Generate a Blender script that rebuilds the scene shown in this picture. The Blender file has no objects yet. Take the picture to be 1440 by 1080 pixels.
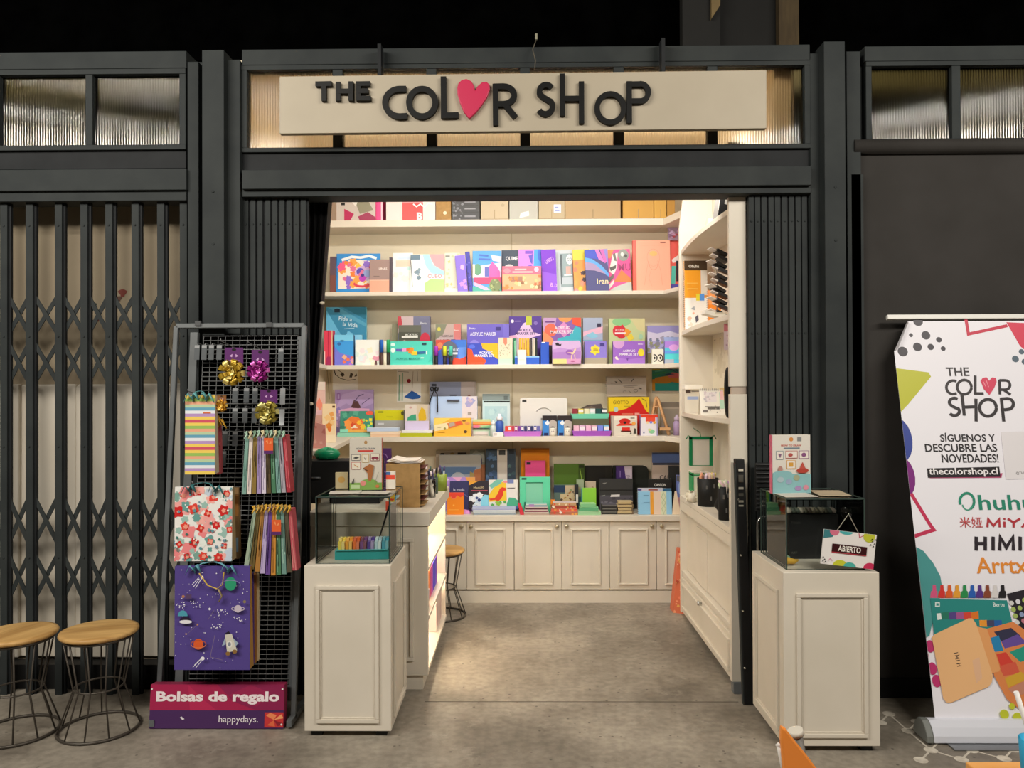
import bpy, math, random
from mathutils import Vector, Matrix, Euler

# ------------------------------------------------------------------ camera
FPX, VPX, VPY, ROLL, CAMZ = 1080.0, 733.0, 547.0, math.radians(0.22), 1.6
yaw = math.atan((VPX - 720) / FPX)
pitch = math.atan((VPY - 540) / FPX)
FWD = Vector((-math.sin(yaw) * math.cos(pitch), math.cos(yaw) * math.cos(pitch), math.sin(pitch)))
R0 = FWD.cross(Vector((0, 0, 1))).normalized()
U0 = R0.cross(FWD).normalized()
RT = R0 * math.cos(ROLL) - U0 * math.sin(ROLL)
UP = U0 * math.cos(ROLL) + R0 * math.sin(ROLL)
CAM = Vector((0, 0, CAMZ))
sc = bpy.context.scene
col = sc.collection
cam_d = bpy.data.cameras.new('camera')
cam_d.sensor_width = 36.0
cam_d.lens = 36.0 * FPX / 1440.0
cam_d.clip_end = 60
cam = bpy.data.objects.new('camera', cam_d)
m = Matrix((RT, UP, -FWD)).transposed().to_4x4()
m.translation = CAM
cam.matrix_world = m
col.objects.link(cam)
sc.camera = cam

# ------------------------------------------------------------------ world, exposure
sc.view_settings.view_transform = 'Standard'
sc.view_settings.look = 'None'
sc.view_settings.gamma = 1.0
sc.view_settings.use_curve_mapping = False
sc.view_settings.exposure = 0.0
sc.cycles.diffuse_bounces = 6
w = bpy.data.worlds.new('hall_ambient')
sc.world = w
w.use_nodes = True
w.node_tree.nodes['Background'].inputs['Color'].default_value = (1.0, 0.93, 0.82, 1)
w.node_tree.nodes['Background'].inputs['Strength'].default_value = 0.02

# ------------------------------------------------------------------ lights
def area(name, loc, target, power, color, sx, sy=None, shape='RECTANGLE', spread=180):
    l = bpy.data.lights.new(name, 'AREA')
    l.energy = power
    l.color = color
    l.shape = shape
    l.size = sx
    if sy: l.size_y = sy
    l.spread = math.radians(spread)
    o = bpy.data.objects.new(name, l)
    o.location = loc
    d = Vector(target) - Vector(loc)
    o.rotation_euler = d.to_track_quat('-Z', 'Y').to_euler()
    col.objects.link(o)
    return o
WARM = (1.0, 0.80, 0.56)
for i, x in enumerate((-1.05, -0.35, 0.35, 1.0)):        # the ceiling spots just inside the lintel
    area('shop_spot', (x, 4.40, 3.29), (x * 0.9, 5.90, 1.35), 5.8, (1.0, 0.98, 0.94), 0.10, shape='DISK', spread=140)
area('shop_ceiling_fill', (0.2, 4.75, 3.29), (0.2, 5.0, 0), 1.0, (1.0, 0.90, 0.76), 0.9, 0.3, spread=120)  # soft fill added for the lower cabinets and floor
area('shop_wall_fill', (0.0, 4.26, 2.78), (0.0, 6.0, 2.7), 19, (1.0, 0.95, 0.86), 2.2, 0.12)  # unseen fill added behind the lintel to lift the shaded shelves
area('shop_transom_fill', (0.0, 4.62, 3.22), (0.0, 4.0, 3.06), 3.2, (1.0, 0.80, 0.52), 2.2, 0.07)  # unseen lamp added to make the transom panes glow from behind
area('hall_tube_and_fill', (-1.9, 0.3, 3.9), (-1.2, 4.0, 1.2), 80, (1.0, 0.935, 0.83), 1.6, 0.35)
area('hall_tube_and_fill', (2.3, 0.2, 3.9), (1.3, 4.0, 1.0), 92, (1.0, 0.935, 0.83), 1.6, 0.35)
area('hall_tube_and_fill', (-4.6, 0.6, 3.9), (-3.2, 4.0, 0.9), 60, (1.0, 0.935, 0.83), 1.4, 0.35)  # extra fill added to brighten the lattice gate and stools
# slim tubes further along the hall, mirrored by the reeded panes
def tube_lamp(a, b, wd, power):
    a, b = Vector(a), Vector(b)
    l = bpy.data.lights.new('hall_slim_tube', 'AREA')
    l.energy = power; l.color = (1.0, 0.95, 0.86); l.shape = 'RECTANGLE'; l.size = (b - a).length; l.size_y = wd
    o = bpy.data.objects.new('hall_slim_tube', l)
    mid = (a + b) / 2
    zax = -(Vector((mid.x * 0.5, 4.0, 2.9)) - mid).normalized()
    xax = (b - a).normalized()
    yax = zax.cross(xax).normalized(); zax = xax.cross(yax).normalized()
    mm = Matrix((xax, yax, zax)).transposed().to_4x4(); mm.translation = mid
    o.matrix_world = mm
    col.objects.link(o)
tube_lamp((-5.3, 0.0, 4.86), (-2.6, 0.0, 4.80), 0.12, 75)
tube_lamp((-4.6, 0.0, 4.36), (-3.1, 0.0, 4.34), 0.08, 36)
tube_lamp((3.3, 0.0, 4.22), (5.4, 0.0, 4.72), 0.12, 80)

# ------------------------------------------------------------------ pixel helpers (photo measures -> metres)
def ray(px, py):
    return FWD + RT * ((px - 720) / FPX) - UP * ((py - 540) / FPX)
def at(px, py, Y):
    d = ray(px, py)
    return CAM + d * (Y / d.y)
def on_floor(px, py, z=0.0):
    d = ray(px, py)
    return CAM + d * ((z - CAMZ) / d.z)
def on_plane(px, py, O, N):
    d = ray(px, py)
    return CAM + d * ((O - CAM).dot(N) / d.dot(N))

# ------------------------------------------------------------------ materials
def lin(c):
    c = c / 255.0
    return c / 12.92 if c <= 0.04045 else ((c + 0.055) / 1.055) ** 2.4
def hexc(h):
    h = h.lstrip('#')
    if len(h) == 3: h = ''.join(a * 2 for a in h)
    return tuple(lin(int(h[i:i + 2], 16)) for i in (0, 2, 4)) + (1.0,)
MATS = {}
def ink(h, rough=0.5, metal=0.0, spec=0.4):
    k = (h, rough, metal, spec)
    if k not in MATS:
        mt = bpy.data.materials.new('paint_' + h.strip('#'))
        mt.use_nodes = True
        b = mt.node_tree.nodes['Principled BSDF']
        b.inputs['Base Color'].default_value = hexc(h)
        b.inputs['Roughness'].default_value = rough
        b.inputs['Metallic'].default_value = metal
        b.inputs['Specular IOR Level'].default_value = spec
        MATS[k] = mt
    return MATS[k]
def noisy(name, a, b, scale=8, rough=0.5, bump=0.0, metal=0.0, stretch=(1, 1, 1), detail=6, spec=0.4, lo=0.35, hi=0.65):
    if name in MATS: return MATS[name]
    mt = bpy.data.materials.new(name)
    mt.use_nodes = True
    nt = mt.node_tree
    n = nt.nodes
    bs = n['Principled BSDF']
    bs.inputs['Roughness'].default_value = rough
    bs.inputs['Metallic'].default_value = metal
    bs.inputs['Specular IOR Level'].default_value = spec
    tc = n.new('ShaderNodeTexCoord')
    mp = n.new('ShaderNodeMapping')
    mp.inputs['Scale'].default_value = stretch
    no = n.new('ShaderNodeTexNoise')
    no.inputs['Scale'].default_value = scale
    no.inputs['Detail'].default_value = detail
    cr = n.new('ShaderNodeValToRGB')
    cr.color_ramp.elements[0].color = hexc(a); cr.color_ramp.elements[0].position = lo
    cr.color_ramp.elements[1].color = hexc(b); cr.color_ramp.elements[1].position = hi
    nt.links.new(tc.outputs['Object'], mp.inputs[0])
    nt.links.new(mp.outputs[0], no.inputs['Vector'])
    nt.links.new(no.outputs['Fac'], cr.inputs[0])
    nt.links.new(cr.outputs[0], bs.inputs['Base Color'])
    if bump:
        bp = n.new('ShaderNodeBump')
        bp.inputs['Strength'].default_value = bump
        bp.inputs['Distance'].default_value = 0.01
        nt.links.new(no.outputs['Fac'], bp.inputs['Height'])
        nt.links.new(bp.outputs[0], bs.inputs['Normal'])
    MATS[name] = mt
    return mt
def clear_glass(name, tint, gloss=1.0):
    if name in MATS: return MATS[name]
    mt = bpy.data.materials.new(name)
    mt.use_nodes = True
    nt = mt.node_tree
    n = nt.nodes
    n.remove(n['Principled BSDF'])
    out = n['Material Output']
    tr = n.new('ShaderNodeBsdfTransparent'); tr.inputs[0].default_value = hexc(tint)
    gl = n.new('ShaderNodeBsdfGlossy'); gl.inputs['Roughness'].default_value = 0.02
    gl.inputs[0].default_value = (gloss, gloss, gloss, 1)
    fr = n.new('ShaderNodeFresnel'); fr.inputs[0].default_value = 1.26
    mx = n.new('ShaderNodeMixShader')
    nt.links.new(fr.outputs[0], mx.inputs[0]); nt.links.new(tr.outputs[0], mx.inputs[1]); nt.links.new(gl.outputs[0], mx.inputs[2])
    nt.links.new(mx.outputs[0], out.inputs[0])
    MATS[name] = mt
    return mt
def ribbed_glass(name, tint):
    """Reeded glass: a see-through, scattering pane whose vertical ribs spread what they mirror."""
    mt = bpy.data.materials.new(name)
    mt.use_nodes = True
    nt = mt.node_tree
    n = nt.nodes
    n.remove(n['Principled BSDF'])
    out = n['Material Output']
    tc = n.new('ShaderNodeTexCoord')
    wv = n.new('ShaderNodeTexWave'); wv.bands_direction = 'X'; wv.inputs['Scale'].default_value = 22.0
    wv.inputs['Distortion'].default_value = 0.0
    bp = n.new('ShaderNodeBump'); bp.inputs['Strength'].default_value = 0.5; bp.inputs['Distance'].default_value = 0.004
    rf = n.new('ShaderNodeBsdfRefraction'); rf.inputs['IOR'].default_value = 1.25; rf.inputs['Roughness'].default_value = 0.35
    rf.inputs['Color'].default_value = hexc(tint)
    gl = n.new('ShaderNodeBsdfGlossy'); gl.inputs['Roughness'].default_value = 0.05
    fr = n.new('ShaderNodeFresnel'); fr.inputs[0].default_value = 1.5
    mx = n.new('ShaderNodeMixShader')
    L = nt.links.new
    L(tc.outputs['Object'], wv.inputs['Vector']); L(wv.outputs['Fac'], bp.inputs['Height'])
    for s in (rf, gl, fr): L(bp.outputs[0], s.inputs['Normal'])
    L(fr.outputs[0], mx.inputs[0]); L(rf.outputs[0], mx.inputs[1]); L(gl.outputs[0], mx.inputs[2])
    L(mx.outputs[0], out.inputs[0])
    return mt
def glow(name, color, strength):
    if name in MATS: return MATS[name]
    mt = bpy.data.materials.new(name)
    mt.use_nodes = True
    b = mt.node_tree.nodes['Principled BSDF']
    b.inputs['Base Color'].default_value = (0.9, 0.9, 0.9, 1)
    b.inputs['Emission Color'].default_value = color + (1,)
    b.inputs['Emission Strength'].default_value = strength
    MATS[name] = mt
    return mt

# ------------------------------------------------------------------ text outlines
TXT = {}
def text2d(s, bold=0.0):
    k = (s, bold)
    if k not in TXT:
        cu = bpy.data.curves.new('lettering', 'FONT')
        cu.body = s
        cu.resolution_u = 3
        cu.offset = bold
        o = bpy.data.objects.new('lettering', cu)
        me = o.to_mesh()
        vs = [(v.co.x, v.co.y) for v in me.vertices]
        fs = [list(p.vertices) for p in me.polygons]
        # upright winding
        o.to_mesh_clear()
        bpy.data.objects.remove(o); bpy.data.curves.remove(cu)
        x0 = min(v[0] for v in vs); x1 = max(v[0] for v in vs)
        y0 = min(v[1] for v in vs); y1 = max(v[1] for v in vs)
        TXT[k] = ([((x - (x0 + x1) / 2), (y - (y0 + y1) / 2)) for x, y in vs], fs, x1 - x0, y1 - y0)
    return TXT[k]

def clip(poly, x0, z0, x1, z1):
    def cut(ps, inside, inter):
        out = []
        for i in range(len(ps)):
            a, b = ps[i - 1], ps[i]
            if inside(b):
                if not inside(a): out.append(inter(a, b))
                out.append(b)
            elif inside(a): out.append(inter(a, b))
        return out
    def ix(v):
        return lambda a, b: (v, a[1] + (b[1] - a[1]) * (v - a[0]) / (b[0] - a[0]))
    def iz(v):
        return lambda a, b: (a[0] + (b[0] - a[0]) * (v - a[1]) / (b[1] - a[1]), v)
    for ins, it in ((lambda p: p[0] >= x0, ix(x0)), (lambda p: p[0] <= x1, ix(x1)), (lambda p: p[1] >= z0, iz(z0)), (lambda p: p[1] <= z1, iz(z1))):
        if len(poly) < 3: return []
        poly = cut(poly, ins, it)
    return poly if len(poly) >= 3 else []

def stroke_poly(pts, wd, closed=False):
    """Outline (list of quads) of a polyline with width."""
    out = []
    n = len(pts)
    P = [Vector(p) for p in pts]
    offs = []
    for i in range(n):
        a = P[i - 1] if (i > 0 or closed) else None
        b = P[(i + 1) % n] if (i < n - 1 or closed) else None
        d1 = (P[i] - a).normalized() if a is not None and (P[i] - a).length > 1e-9 else None
        d2 = (b - P[i]).normalized() if b is not None and (b - P[i]).length > 1e-9 else None
        if d1 is None: d1 = d2
        if d2 is None: d2 = d1
        n1 = Vector((-d1.y, d1.x)); n2 = Vector((-d2.y, d2.x))
        mm = (n1 + n2)
        if mm.length < 1e-6: mm = n1
        mm.normalize()
        k = 1.0 / max(0.45, mm.dot(n1))
        offs.append(mm * (wd / 2 * k))
    rng = range(n) if closed else range(n - 1)
    for i in rng:
        j = (i + 1) % n
        out.append([tuple(P[i] - offs[i]), tuple(P[j] - offs[j]), tuple(P[j] + offs[j]), tuple(P[i] + offs[i])])
    return out
def arc(cx, cz, rx, rz, a0, a1, n=14):
    return [(cx + rx * math.cos(math.radians(a0 + (a1 - a0) * i / n)), cz + rz * math.sin(math.radians(a0 + (a1 - a0) * i / n))) for i in range(n + 1)]

# ------------------------------------------------------------------ mesh builder
class MB:
    def __init__(s):
        s.v = []; s.f = []; s.mi = []; s.sm = []; s.mats = []
    def mid(s, mt):
        if isinstance(mt, str): mt = ink(mt)
        if mt not in s.mats: s.mats.append(mt)
        return s.mats.index(mt)
    def add(s, vs, fs, mt, smooth=False, M=None):
        b = len(s.v)
        i = s.mid(mt)
        s.v += [tuple(M @ Vector(p)) if M else tuple(p) for p in vs]
        for f in fs:
            s.f.append([k + b for k in f]); s.mi.append(i); s.sm.append(smooth)
        return s
    def box(s, x0, y0, z0, x1, y1, z1, mt, M=None):
        vs = [(x0, y0, z0), (x1, y0, z0), (x1, y1, z0), (x0, y1, z0), (x0, y0, z1), (x1, y0, z1), (x1, y1, z1), (x0, y1, z1)]
        fs = [(3, 2, 1, 0), (4, 5, 6, 7), (0, 1, 5, 4), (1, 2, 6, 5), (2, 3, 7, 6), (3, 0, 4, 7)]
        return s.add(vs, fs, mt, M=M)
    def hexa(s, bottom, top, mt, M=None):
        n = len(bottom)
        vs = list(bottom) + list(top)
        fs = [tuple(reversed(range(n))), tuple(range(n, 2 * n))] + [(i, (i + 1) % n, n + (i + 1) % n, n + i) for i in range(n)]
        return s.add(vs, fs, mt, M=M)
    def prism(s, poly, y0, y1, mt, M=None, smooth=False):
        """2-D polygon in XZ given a thickness from y0 (front) to y1."""
        n = len(poly)
        ar = sum(poly[i - 1][0] * poly[i][1] - poly[i][0] * poly[i - 1][1] for i in range(n))
        if ar < 0: poly = list(reversed(poly))
        vs = [(x, y0, z) for x, z in poly] + [(x, y1, z) for x, z in poly]
        fs = [tuple(range(n)), tuple(reversed(range(n, 2 * n)))]
        s.add(vs, fs, mt, M=M)
        b = len(s.v) - 2 * n
        i = s.mid(mt)
        for k in range(n):
            s.f.append([b + k, b + n + k, b + n + (k + 1) % n, b + (k + 1) % n]); s.mi.append(i); s.sm.append(smooth)
        return s
    def slab(s, poly, z0, z1, mt, M=None):
        n = len(poly)
        ar = sum(poly[i - 1][0] * poly[i][1] - poly[i][0] * poly[i - 1][1] for i in range(n))
        if ar < 0: poly = list(reversed(poly))
        return s.hexa([(x, y, z0) for x, y in poly], [(x, y, z1) for x, y in poly], mt, M=M)
    def tube(s, pts, r, mt, n=8, closed=False, M=None, flat=1.0):
        P = [Vector(p) for p in pts]
        rs = r if isinstance(r, (list, tuple)) else [r] * len(P)
        rings = []
        prev = None
        N = len(P)
        for i in range(N):
            a = P[i - 1] if (i > 0 or closed) else P[i]
            b = P[(i + 1) % N] if (i < N - 1 or closed) else P[i]
            t = (b - a).normalized() if (b - a).length > 1e-9 else Vector((0, 0, 1))
            if prev is None:
                ref = Vector((0, 0, 1)) if abs(t.z) < 0.9 else Vector((1, 0, 0))
                u = t.cross(ref).normalized()
            else:
                u = (prev - t * prev.dot(t)).normalized()
            prev = u
            v2 = t.cross(u)
            rings.append([P[i] + u * (rs[i] * math.cos(2 * math.pi * k / n)) + v2 * (rs[i] * flat * math.sin(2 * math.pi * k / n)) for k in range(n)])
        vs = [p for rg in rings for p in rg]
        fs = []
        for i in range(N if closed else N - 1):
            j = (i + 1) % N
            for k in range(n):
                fs.append((i * n + k, i * n + (k + 1) % n, j * n + (k + 1) % n, j * n + k))
        s.add(vs, fs, mt, smooth=True, M=M)
        if not closed:
            b = len(s.v) - len(vs)
            i = s.mid(mt)
            s.f.append([b + k for k in reversed(range(n))]); s.mi.append(i); s.sm.append(False)
            s.f.append([b + (N - 1) * n + k for k in range(n)]); s.mi.append(i); s.sm.append(False)
        return s
    def lathe(s, prof, mt, n=20, c=(0, 0, 0), M=None, sx=1.0, sy=1.0, smooth=True):
        vs = []
        for r, z in prof:
            for k in range(n):
                a = 2 * math.pi * k / n
                vs.append((c[0] + r * sx * math.cos(a), c[1] + r * sy * math.sin(a), c[2] + z))
        fs = []
        for i in range(len(prof) - 1):
            for k in range(n):
                fs.append((i * n + k, i * n + (k + 1) % n, (i + 1) * n + (k + 1) % n, (i + 1) * n + k))
        s.add(vs, fs, mt, smooth=smooth, M=M)
        b = len(s.v) - len(vs)
        i = s.mid(mt)
        if prof[0][0] > 1e-5:
            s.f.append([b + k for k in reversed(range(n))]); s.mi.append(i); s.sm.append(False)
        if prof[-1][0] > 1e-5:
            s.f.append([b + (len(prof) - 1) * n + k for k in range(n)]); s.mi.append(i); s.sm.append(False)
        return s
    def flat(s, poly, y, mt, M=None):
        n = len(poly)
        ar = sum(poly[i - 1][0] * poly[i][1] - poly[i][0] * poly[i - 1][1] for i in range(n))
        if ar < 0: poly = list(reversed(poly))
        return s.add([(x, y, z) for x, z in poly], [tuple(range(n))], mt, M=M)
    def art(s, ops, w, h, y=0.0, x0=None, z0=0.0, M=None, step=0.0003, matf=None):
        """Printed design, layer over layer, on the face y (looking to -Y). Measures are fractions of w and h."""
        if x0 is None: x0 = -w / 2
        mf = matf or (lambda c: ink(c, 0.38))
        X = lambda u: x0 + u * w
        Z = lambda v: z0 + v * h
        lay = y
        for op in ops:
            lay -= step
            k = op[0]
            if k == 'R':
                polys = [[(X(op[1]), Z(op[2])), (X(op[3]), Z(op[2])), (X(op[3]), Z(op[4])), (X(op[1]), Z(op[4]))]]; c = op[5]
            elif k == 'C':
                nn = 18
                polys = [[(X(op[1]) + op[3] * w * math.cos(2 * math.pi * i / nn), Z(op[2]) + op[4] * h * math.sin(2 * math.pi * i / nn)) for i in range(nn)]]; c = op[5]
            elif k == 'P':
                polys = [[(X(u), Z(v)) for u, v in op[1]]]; c = op[2]
            elif k == 'L':
                polys = stroke_poly([(X(u), Z(v)) for u, v in op[1]], op[2] * w); c = op[3]
            elif k == 'F':       # scattered blossoms / spots: seed, n, colours, size, (u0,v0,u1,v1)
                rg = random.Random(op[1])
                u0, v0, u1, v1 = op[5] if len(op) > 5 else (0, 0, 1, 1)
                for i in range(op[2]):
                    cc = op[3][i % len(op[3])]
                    cx, cz = X(rg.uniform(u0, u1)), Z(rg.uniform(v0, v1))
                    r = op[4] * w * rg.uniform(0.6, 1.25)
                    ph = rg.uniform(0, 6)
                    npet = rg.choice((4, 5, 6))
                    pl = [(cx + r * (0.82 + 0.18 * math.cos(npet * t + ph)) * math.cos(t), cz + r * (0.82 + 0.18 * math.cos(npet * t + ph)) * math.sin(t)) for t in [2 * math.pi * q / 16 for q in range(16)]]
                    pl = clip(pl, x0, z0, x0 + w, z0 + h)
                    if pl: s.flat(pl, lay - i * 0.00002, mf(cc), M)
                continue
            elif k == 'T':       # text, cu, cv, height, colour, [max width], [bold], [tilt deg]
                vs, fs, tw, th = text2d(op[1], op[7] if len(op) > 7 else 0.012)
                sz = op[4] * h / th
                mw = (op[6] if len(op) > 6 else 0.92) * w
                sx = min(sz, mw / tw) if mw > 0 else -mw / tw
                ca, sa = math.cos(math.radians(op[8] if len(op) > 8 else 0)), math.sin(math.radians(op[8] if len(op) > 8 else 0))
                cx, cz = X(op[2]), Z(op[3])
                s.add([(cx + p[0] * sx * ca - p[1] * sz * sa, lay, cz + p[0] * sx * sa + p[1] * sz * ca) for p in vs], fs, mf(op[5]), M=M)
                continue
            for pl in polys:
                pl = clip(pl, x0, z0, x0 + w, z0 + h)
                if pl: s.flat(pl, lay, mf(c), M)
        return s
    def build(s, name, parent=None, loc=(0, 0, 0), rot=(0, 0, 0), bevel=0.0):
        me = bpy.data.meshes.new(name)
        me.from_pydata(s.v, [], s.f)
        for mt in s.mats: me.materials.append(mt)
        me.polygons.foreach_set('material_index', s.mi)
        me.polygons.foreach_set('use_smooth', s.sm)
        me.update()
        o = bpy.data.objects.new(name, me)
        o.location = loc
        o.rotation_euler = rot
        col.objects.link(o)
        if parent: o.parent = parent
        if bevel:
            bv = o.modifiers.new('bevel', 'BEVEL')
            bv.width = bevel; bv.segments = 2; bv.limit_method = 'ANGLE'; bv.angle_limit = math.radians(50)
        return o
def tag(o, label=None, cat=None, group=None, kind=None):
    if label: o['label'] = label
    if cat: o['category'] = cat
    if group: o['group'] = group
    if kind: o['kind'] = kind
    return o
def thing(name, label, cat, loc=(0, 0, 0), rot=(0, 0, 0), group=None):
    o = bpy.data.objects.new(name, None)
    o.empty_display_size = 0.05
    o.location = loc
    o.rotation_euler = rot
    col.objects.link(o)
    return tag(o, label, cat, group)
def struct(name, mb, parent=None, bevel=0.0):
    o = mb.build(name, parent, bevel=bevel)
    if not parent: o['kind'] = 'structure'
    return o
def rng(seed): return random.Random(seed)

# shared materials
M_CREAM = noisy('cream_paint', '#d8cfbf', '#dfd6c7', 3, 0.42, 0.02)
M_WALL = noisy('cream_wall', '#ddd0b6', '#e3d7be', 2, 0.7, 0.02)
M_STEEL = noisy('charcoal_steel_paint', '#2d3132', '#353939', 5, 0.6, 0.05, spec=0.15)
M_STEEL2 = noisy('dark_steel_and_shade', '#1f2123', '#27292b', 5, 0.6, 0.05, spec=0.15)  # darker copy of the steel; also carries shade beside bars and in recesses
M_BLACK = noisy('matt_black', '#0b0b0c', '#141415', 6, 0.6)
M_VOID = noisy('void_black', '#020202', '#040404', 6, 0.95, spec=0.0)  # near-black colour puts the darkness of the unlit void into the surface
M_WOOD = noisy('stool_wood', '#b58a50', '#d8ae6e', 3.0, 0.45, 0.03, stretch=(1, 9, 1))
M_WIRE = ink('#4d4740', 0.4, 0.35)
M_CHROME = ink('#c9c9c6', 0.22, 1.0)
M_ALU = ink('#e2e4ee', 0.3, 0.15)
M_KRAFT = noisy('kraft_board', '#a5814f', '#b38d58', 30, 0.75)
M_CARTON = noisy('brown_carton', '#b79a72', '#c2a57d', 30, 0.8)
M_PAGES = ink('#efe9dc', 0.8)
M_GLASS = clear_glass('case_glass', '#fdfffe')
M_PLASTIC = clear_glass('clear_plastic', '#fbfbfa')
# ================================================================== SETTING
def concrete():
    mt = bpy.data.materials.new('polished_concrete')
    mt.use_nodes = True
    nt = mt.node_tree; n = nt.nodes; L = nt.links.new
    b = n['Principled BSDF']
    tc = n.new('ShaderNodeTexCoord')
    big = n.new('ShaderNodeTexNoise'); big.inputs['Scale'].default_value = 1.6; big.inputs['Detail'].default_value = 8; big.inputs['Roughness'].default_value = 0.62
    fine = n.new('ShaderNodeTexNoise'); fine.inputs['Scale'].default_value = 26; fine.inputs['Detail'].default_value = 5
    cr = n.new('ShaderNodeValToRGB')
    cr.color_ramp.elements[0].position = 0.34; cr.color_ramp.elements[0].color = hexc('#746c61')
    cr.color_ramp.elements[1].position = 0.64; cr.color_ramp.elements[1].color = hexc('#a79e90')
    cf = n.new('ShaderNodeValToRGB')
    cf.color_ramp.elements[0].position = 0.34; cf.color_ramp.elements[0].color = (0.62, 0.62, 0.62, 1)
    cf.color_ramp.elements[1].position = 0.62; cf.color_ramp.elements[1].color = (1.06, 1.06, 1.06, 1)
    mu = n.new('ShaderNodeMix'); mu.data_type = 'RGBA'; mu.blend_type = 'MULTIPLY'; mu.inputs[0].default_value = 0.55
    L(tc.outputs['Object'], big.inputs['Vector']); L(tc.outputs['Object'], fine.inputs['Vector'])
    L(big.outputs['Fac'], cr.inputs[0]); L(fine.outputs['Fac'], cf.inputs[0])
    L(cr.outputs[0], mu.inputs[6]); L(cf.outputs[0], mu.inputs[7])
    # pale scuffs
    vo = n.new('ShaderNodeTexNoise'); vo.inputs['Scale'].default_value = 5.5; vo.inputs['Detail'].default_value = 10; vo.inputs['Roughness'].default_value = 0.75
    L(tc.outputs['Object'], vo.inputs['Vector'])
    cs = n.new('ShaderNodeValToRGB')
    cs.color_ramp.elements[0].position = 0.56; cs.color_ramp.elements[0].color = (0, 0, 0, 1)
    cs.color_ramp.elements[1].position = 0.74; cs.color_ramp.elements[1].color = (0.5, 0.5, 0.5, 1)
    L(vo.outputs['Fac'], cs.inputs[0])
    m2 = n.new('ShaderNodeMix'); m2.data_type = 'RGBA'; m2.inputs[7].default_value = hexc('#c4bcae')
    L(cs.outputs[0], m2.inputs[0]); L(mu.outputs[2], m2.inputs[6])
    # dark pits
    pt = n.new('ShaderNodeTexVoronoi'); pt.inputs['Scale'].default_value = 14
    L(tc.outputs['Object'], pt.inputs['Vector'])
    cp = n.new('ShaderNodeValToRGB')
    cp.color_ramp.elements[0].position = 0.07; cp.color_ramp.elements[0].color = (0.65, 0.65, 0.65, 1)
    cp.color_ramp.elements[1].position = 0.11; cp.color_ramp.elements[1].color = (0, 0, 0, 1)
    L(pt.outputs['Distance'], cp.inputs[0])
    m3 = n.new('ShaderNodeMix'); m3.data_type = 'RGBA'; m3.inputs[7].default_value = hexc('#3f3a34')
    L(cp.outputs[0], m3.inputs[0]); L(m2.outputs[2], m3.inputs[6])
    L(m3.outputs[2], b.inputs['Base Color'])
    rr = n.new('ShaderNodeMapRange'); rr.inputs['To Min'].default_value = 0.40; rr.inputs['To Max'].default_value = 0.60
    L(big.outputs['Fac'], rr.inputs['Value']); L(rr.outputs[0], b.inputs['Roughness'])
    bp = n.new('ShaderNodeBump'); bp.inputs['Strength'].default_value = 0.05; bp.inputs['Distance'].default_value = 0.002
    L(fine.outputs['Fac'], bp.inputs['Height']); L(bp.outputs[0], b.inputs['Normal'])
    b.inputs['Specular IOR Level'].default_value = 0.32
    return mt
M_CONC = concrete()
SHOP_L, SHOP_R, BACK, CEIL = -1.56, 1.36, 6.13, 3.33
struct('floor', MB().box(-6, -3, -0.1, 6, 7, 0, M_CONC))
M_JOINT = ink('#615a4f', 0.9)
jt = MB().box(-0.5, 3.935, 0.0, 1.1, 3.943, 0.0006, M_JOINT)
struct('floor_marking', jt)

# painted network of dots and lines on the hall floor
dots = [(1250, 1004), (1277, 1028), (1309, 1055), (1366, 1055), (1424, 1054), (1238, 1016), (1295, 1069), (1352, 1068), (1412, 1067), (1290, 1015), (1470, 1067), (1332, 1030)]
links = [(0, 5), (0, 1), (1, 2), (2, 6), (2, 7), (7, 3), (3, 8), (8, 4), (3, 11), (1, 9), (4, 10), (11, 2)]
mk = MB()
M_MARK = noisy('worn_floor_paint', '#c4bbac', '#e2dacb', 30, 0.6)
D = [on_floor(px, py) for px, py in dots]
for p in D: mk.lathe([(0.029, 0.0002), (0.029, 0.0012)], M_MARK, 14, c=(p.x, p.y, 0), smooth=False)
for a, b in links:
    for q in stroke_poly([(D[a].x, D[a].y), (D[b].x, D[b].y)], 0.0085): mk.slab(q, 0.0002, 0.0008, M_MARK)
struct('floor_marking', mk)

# shop shell
struct('wall_back', MB().box(SHOP_L - 0.1, BACK, 0, SHOP_R + 0.1, BACK + 0.1, CEIL, M_WALL))
struct('wall_left', MB().box(SHOP_L - 0.1, 4.12, 0, SHOP_L, BACK, CEIL, M_WALL))
struct('wall_right', MB().box(SHOP_R, 4.12, 0, SHOP_R + 0.1, BACK, CEIL, M_WALL))
struct('ceiling', MB().box(SHOP_L - 0.1, 4.12, CEIL, SHOP_R + 0.1, BACK + 0.1, CEIL + 0.05, M_WALL))
sx = at(720, 500, BACK).x
struct('trim_1', MB().box(sx - 0.004, BACK - 0.003, 0.62, sx + 0.004, BACK, CEIL, ink('#c9b998', 0.7)))

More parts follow.
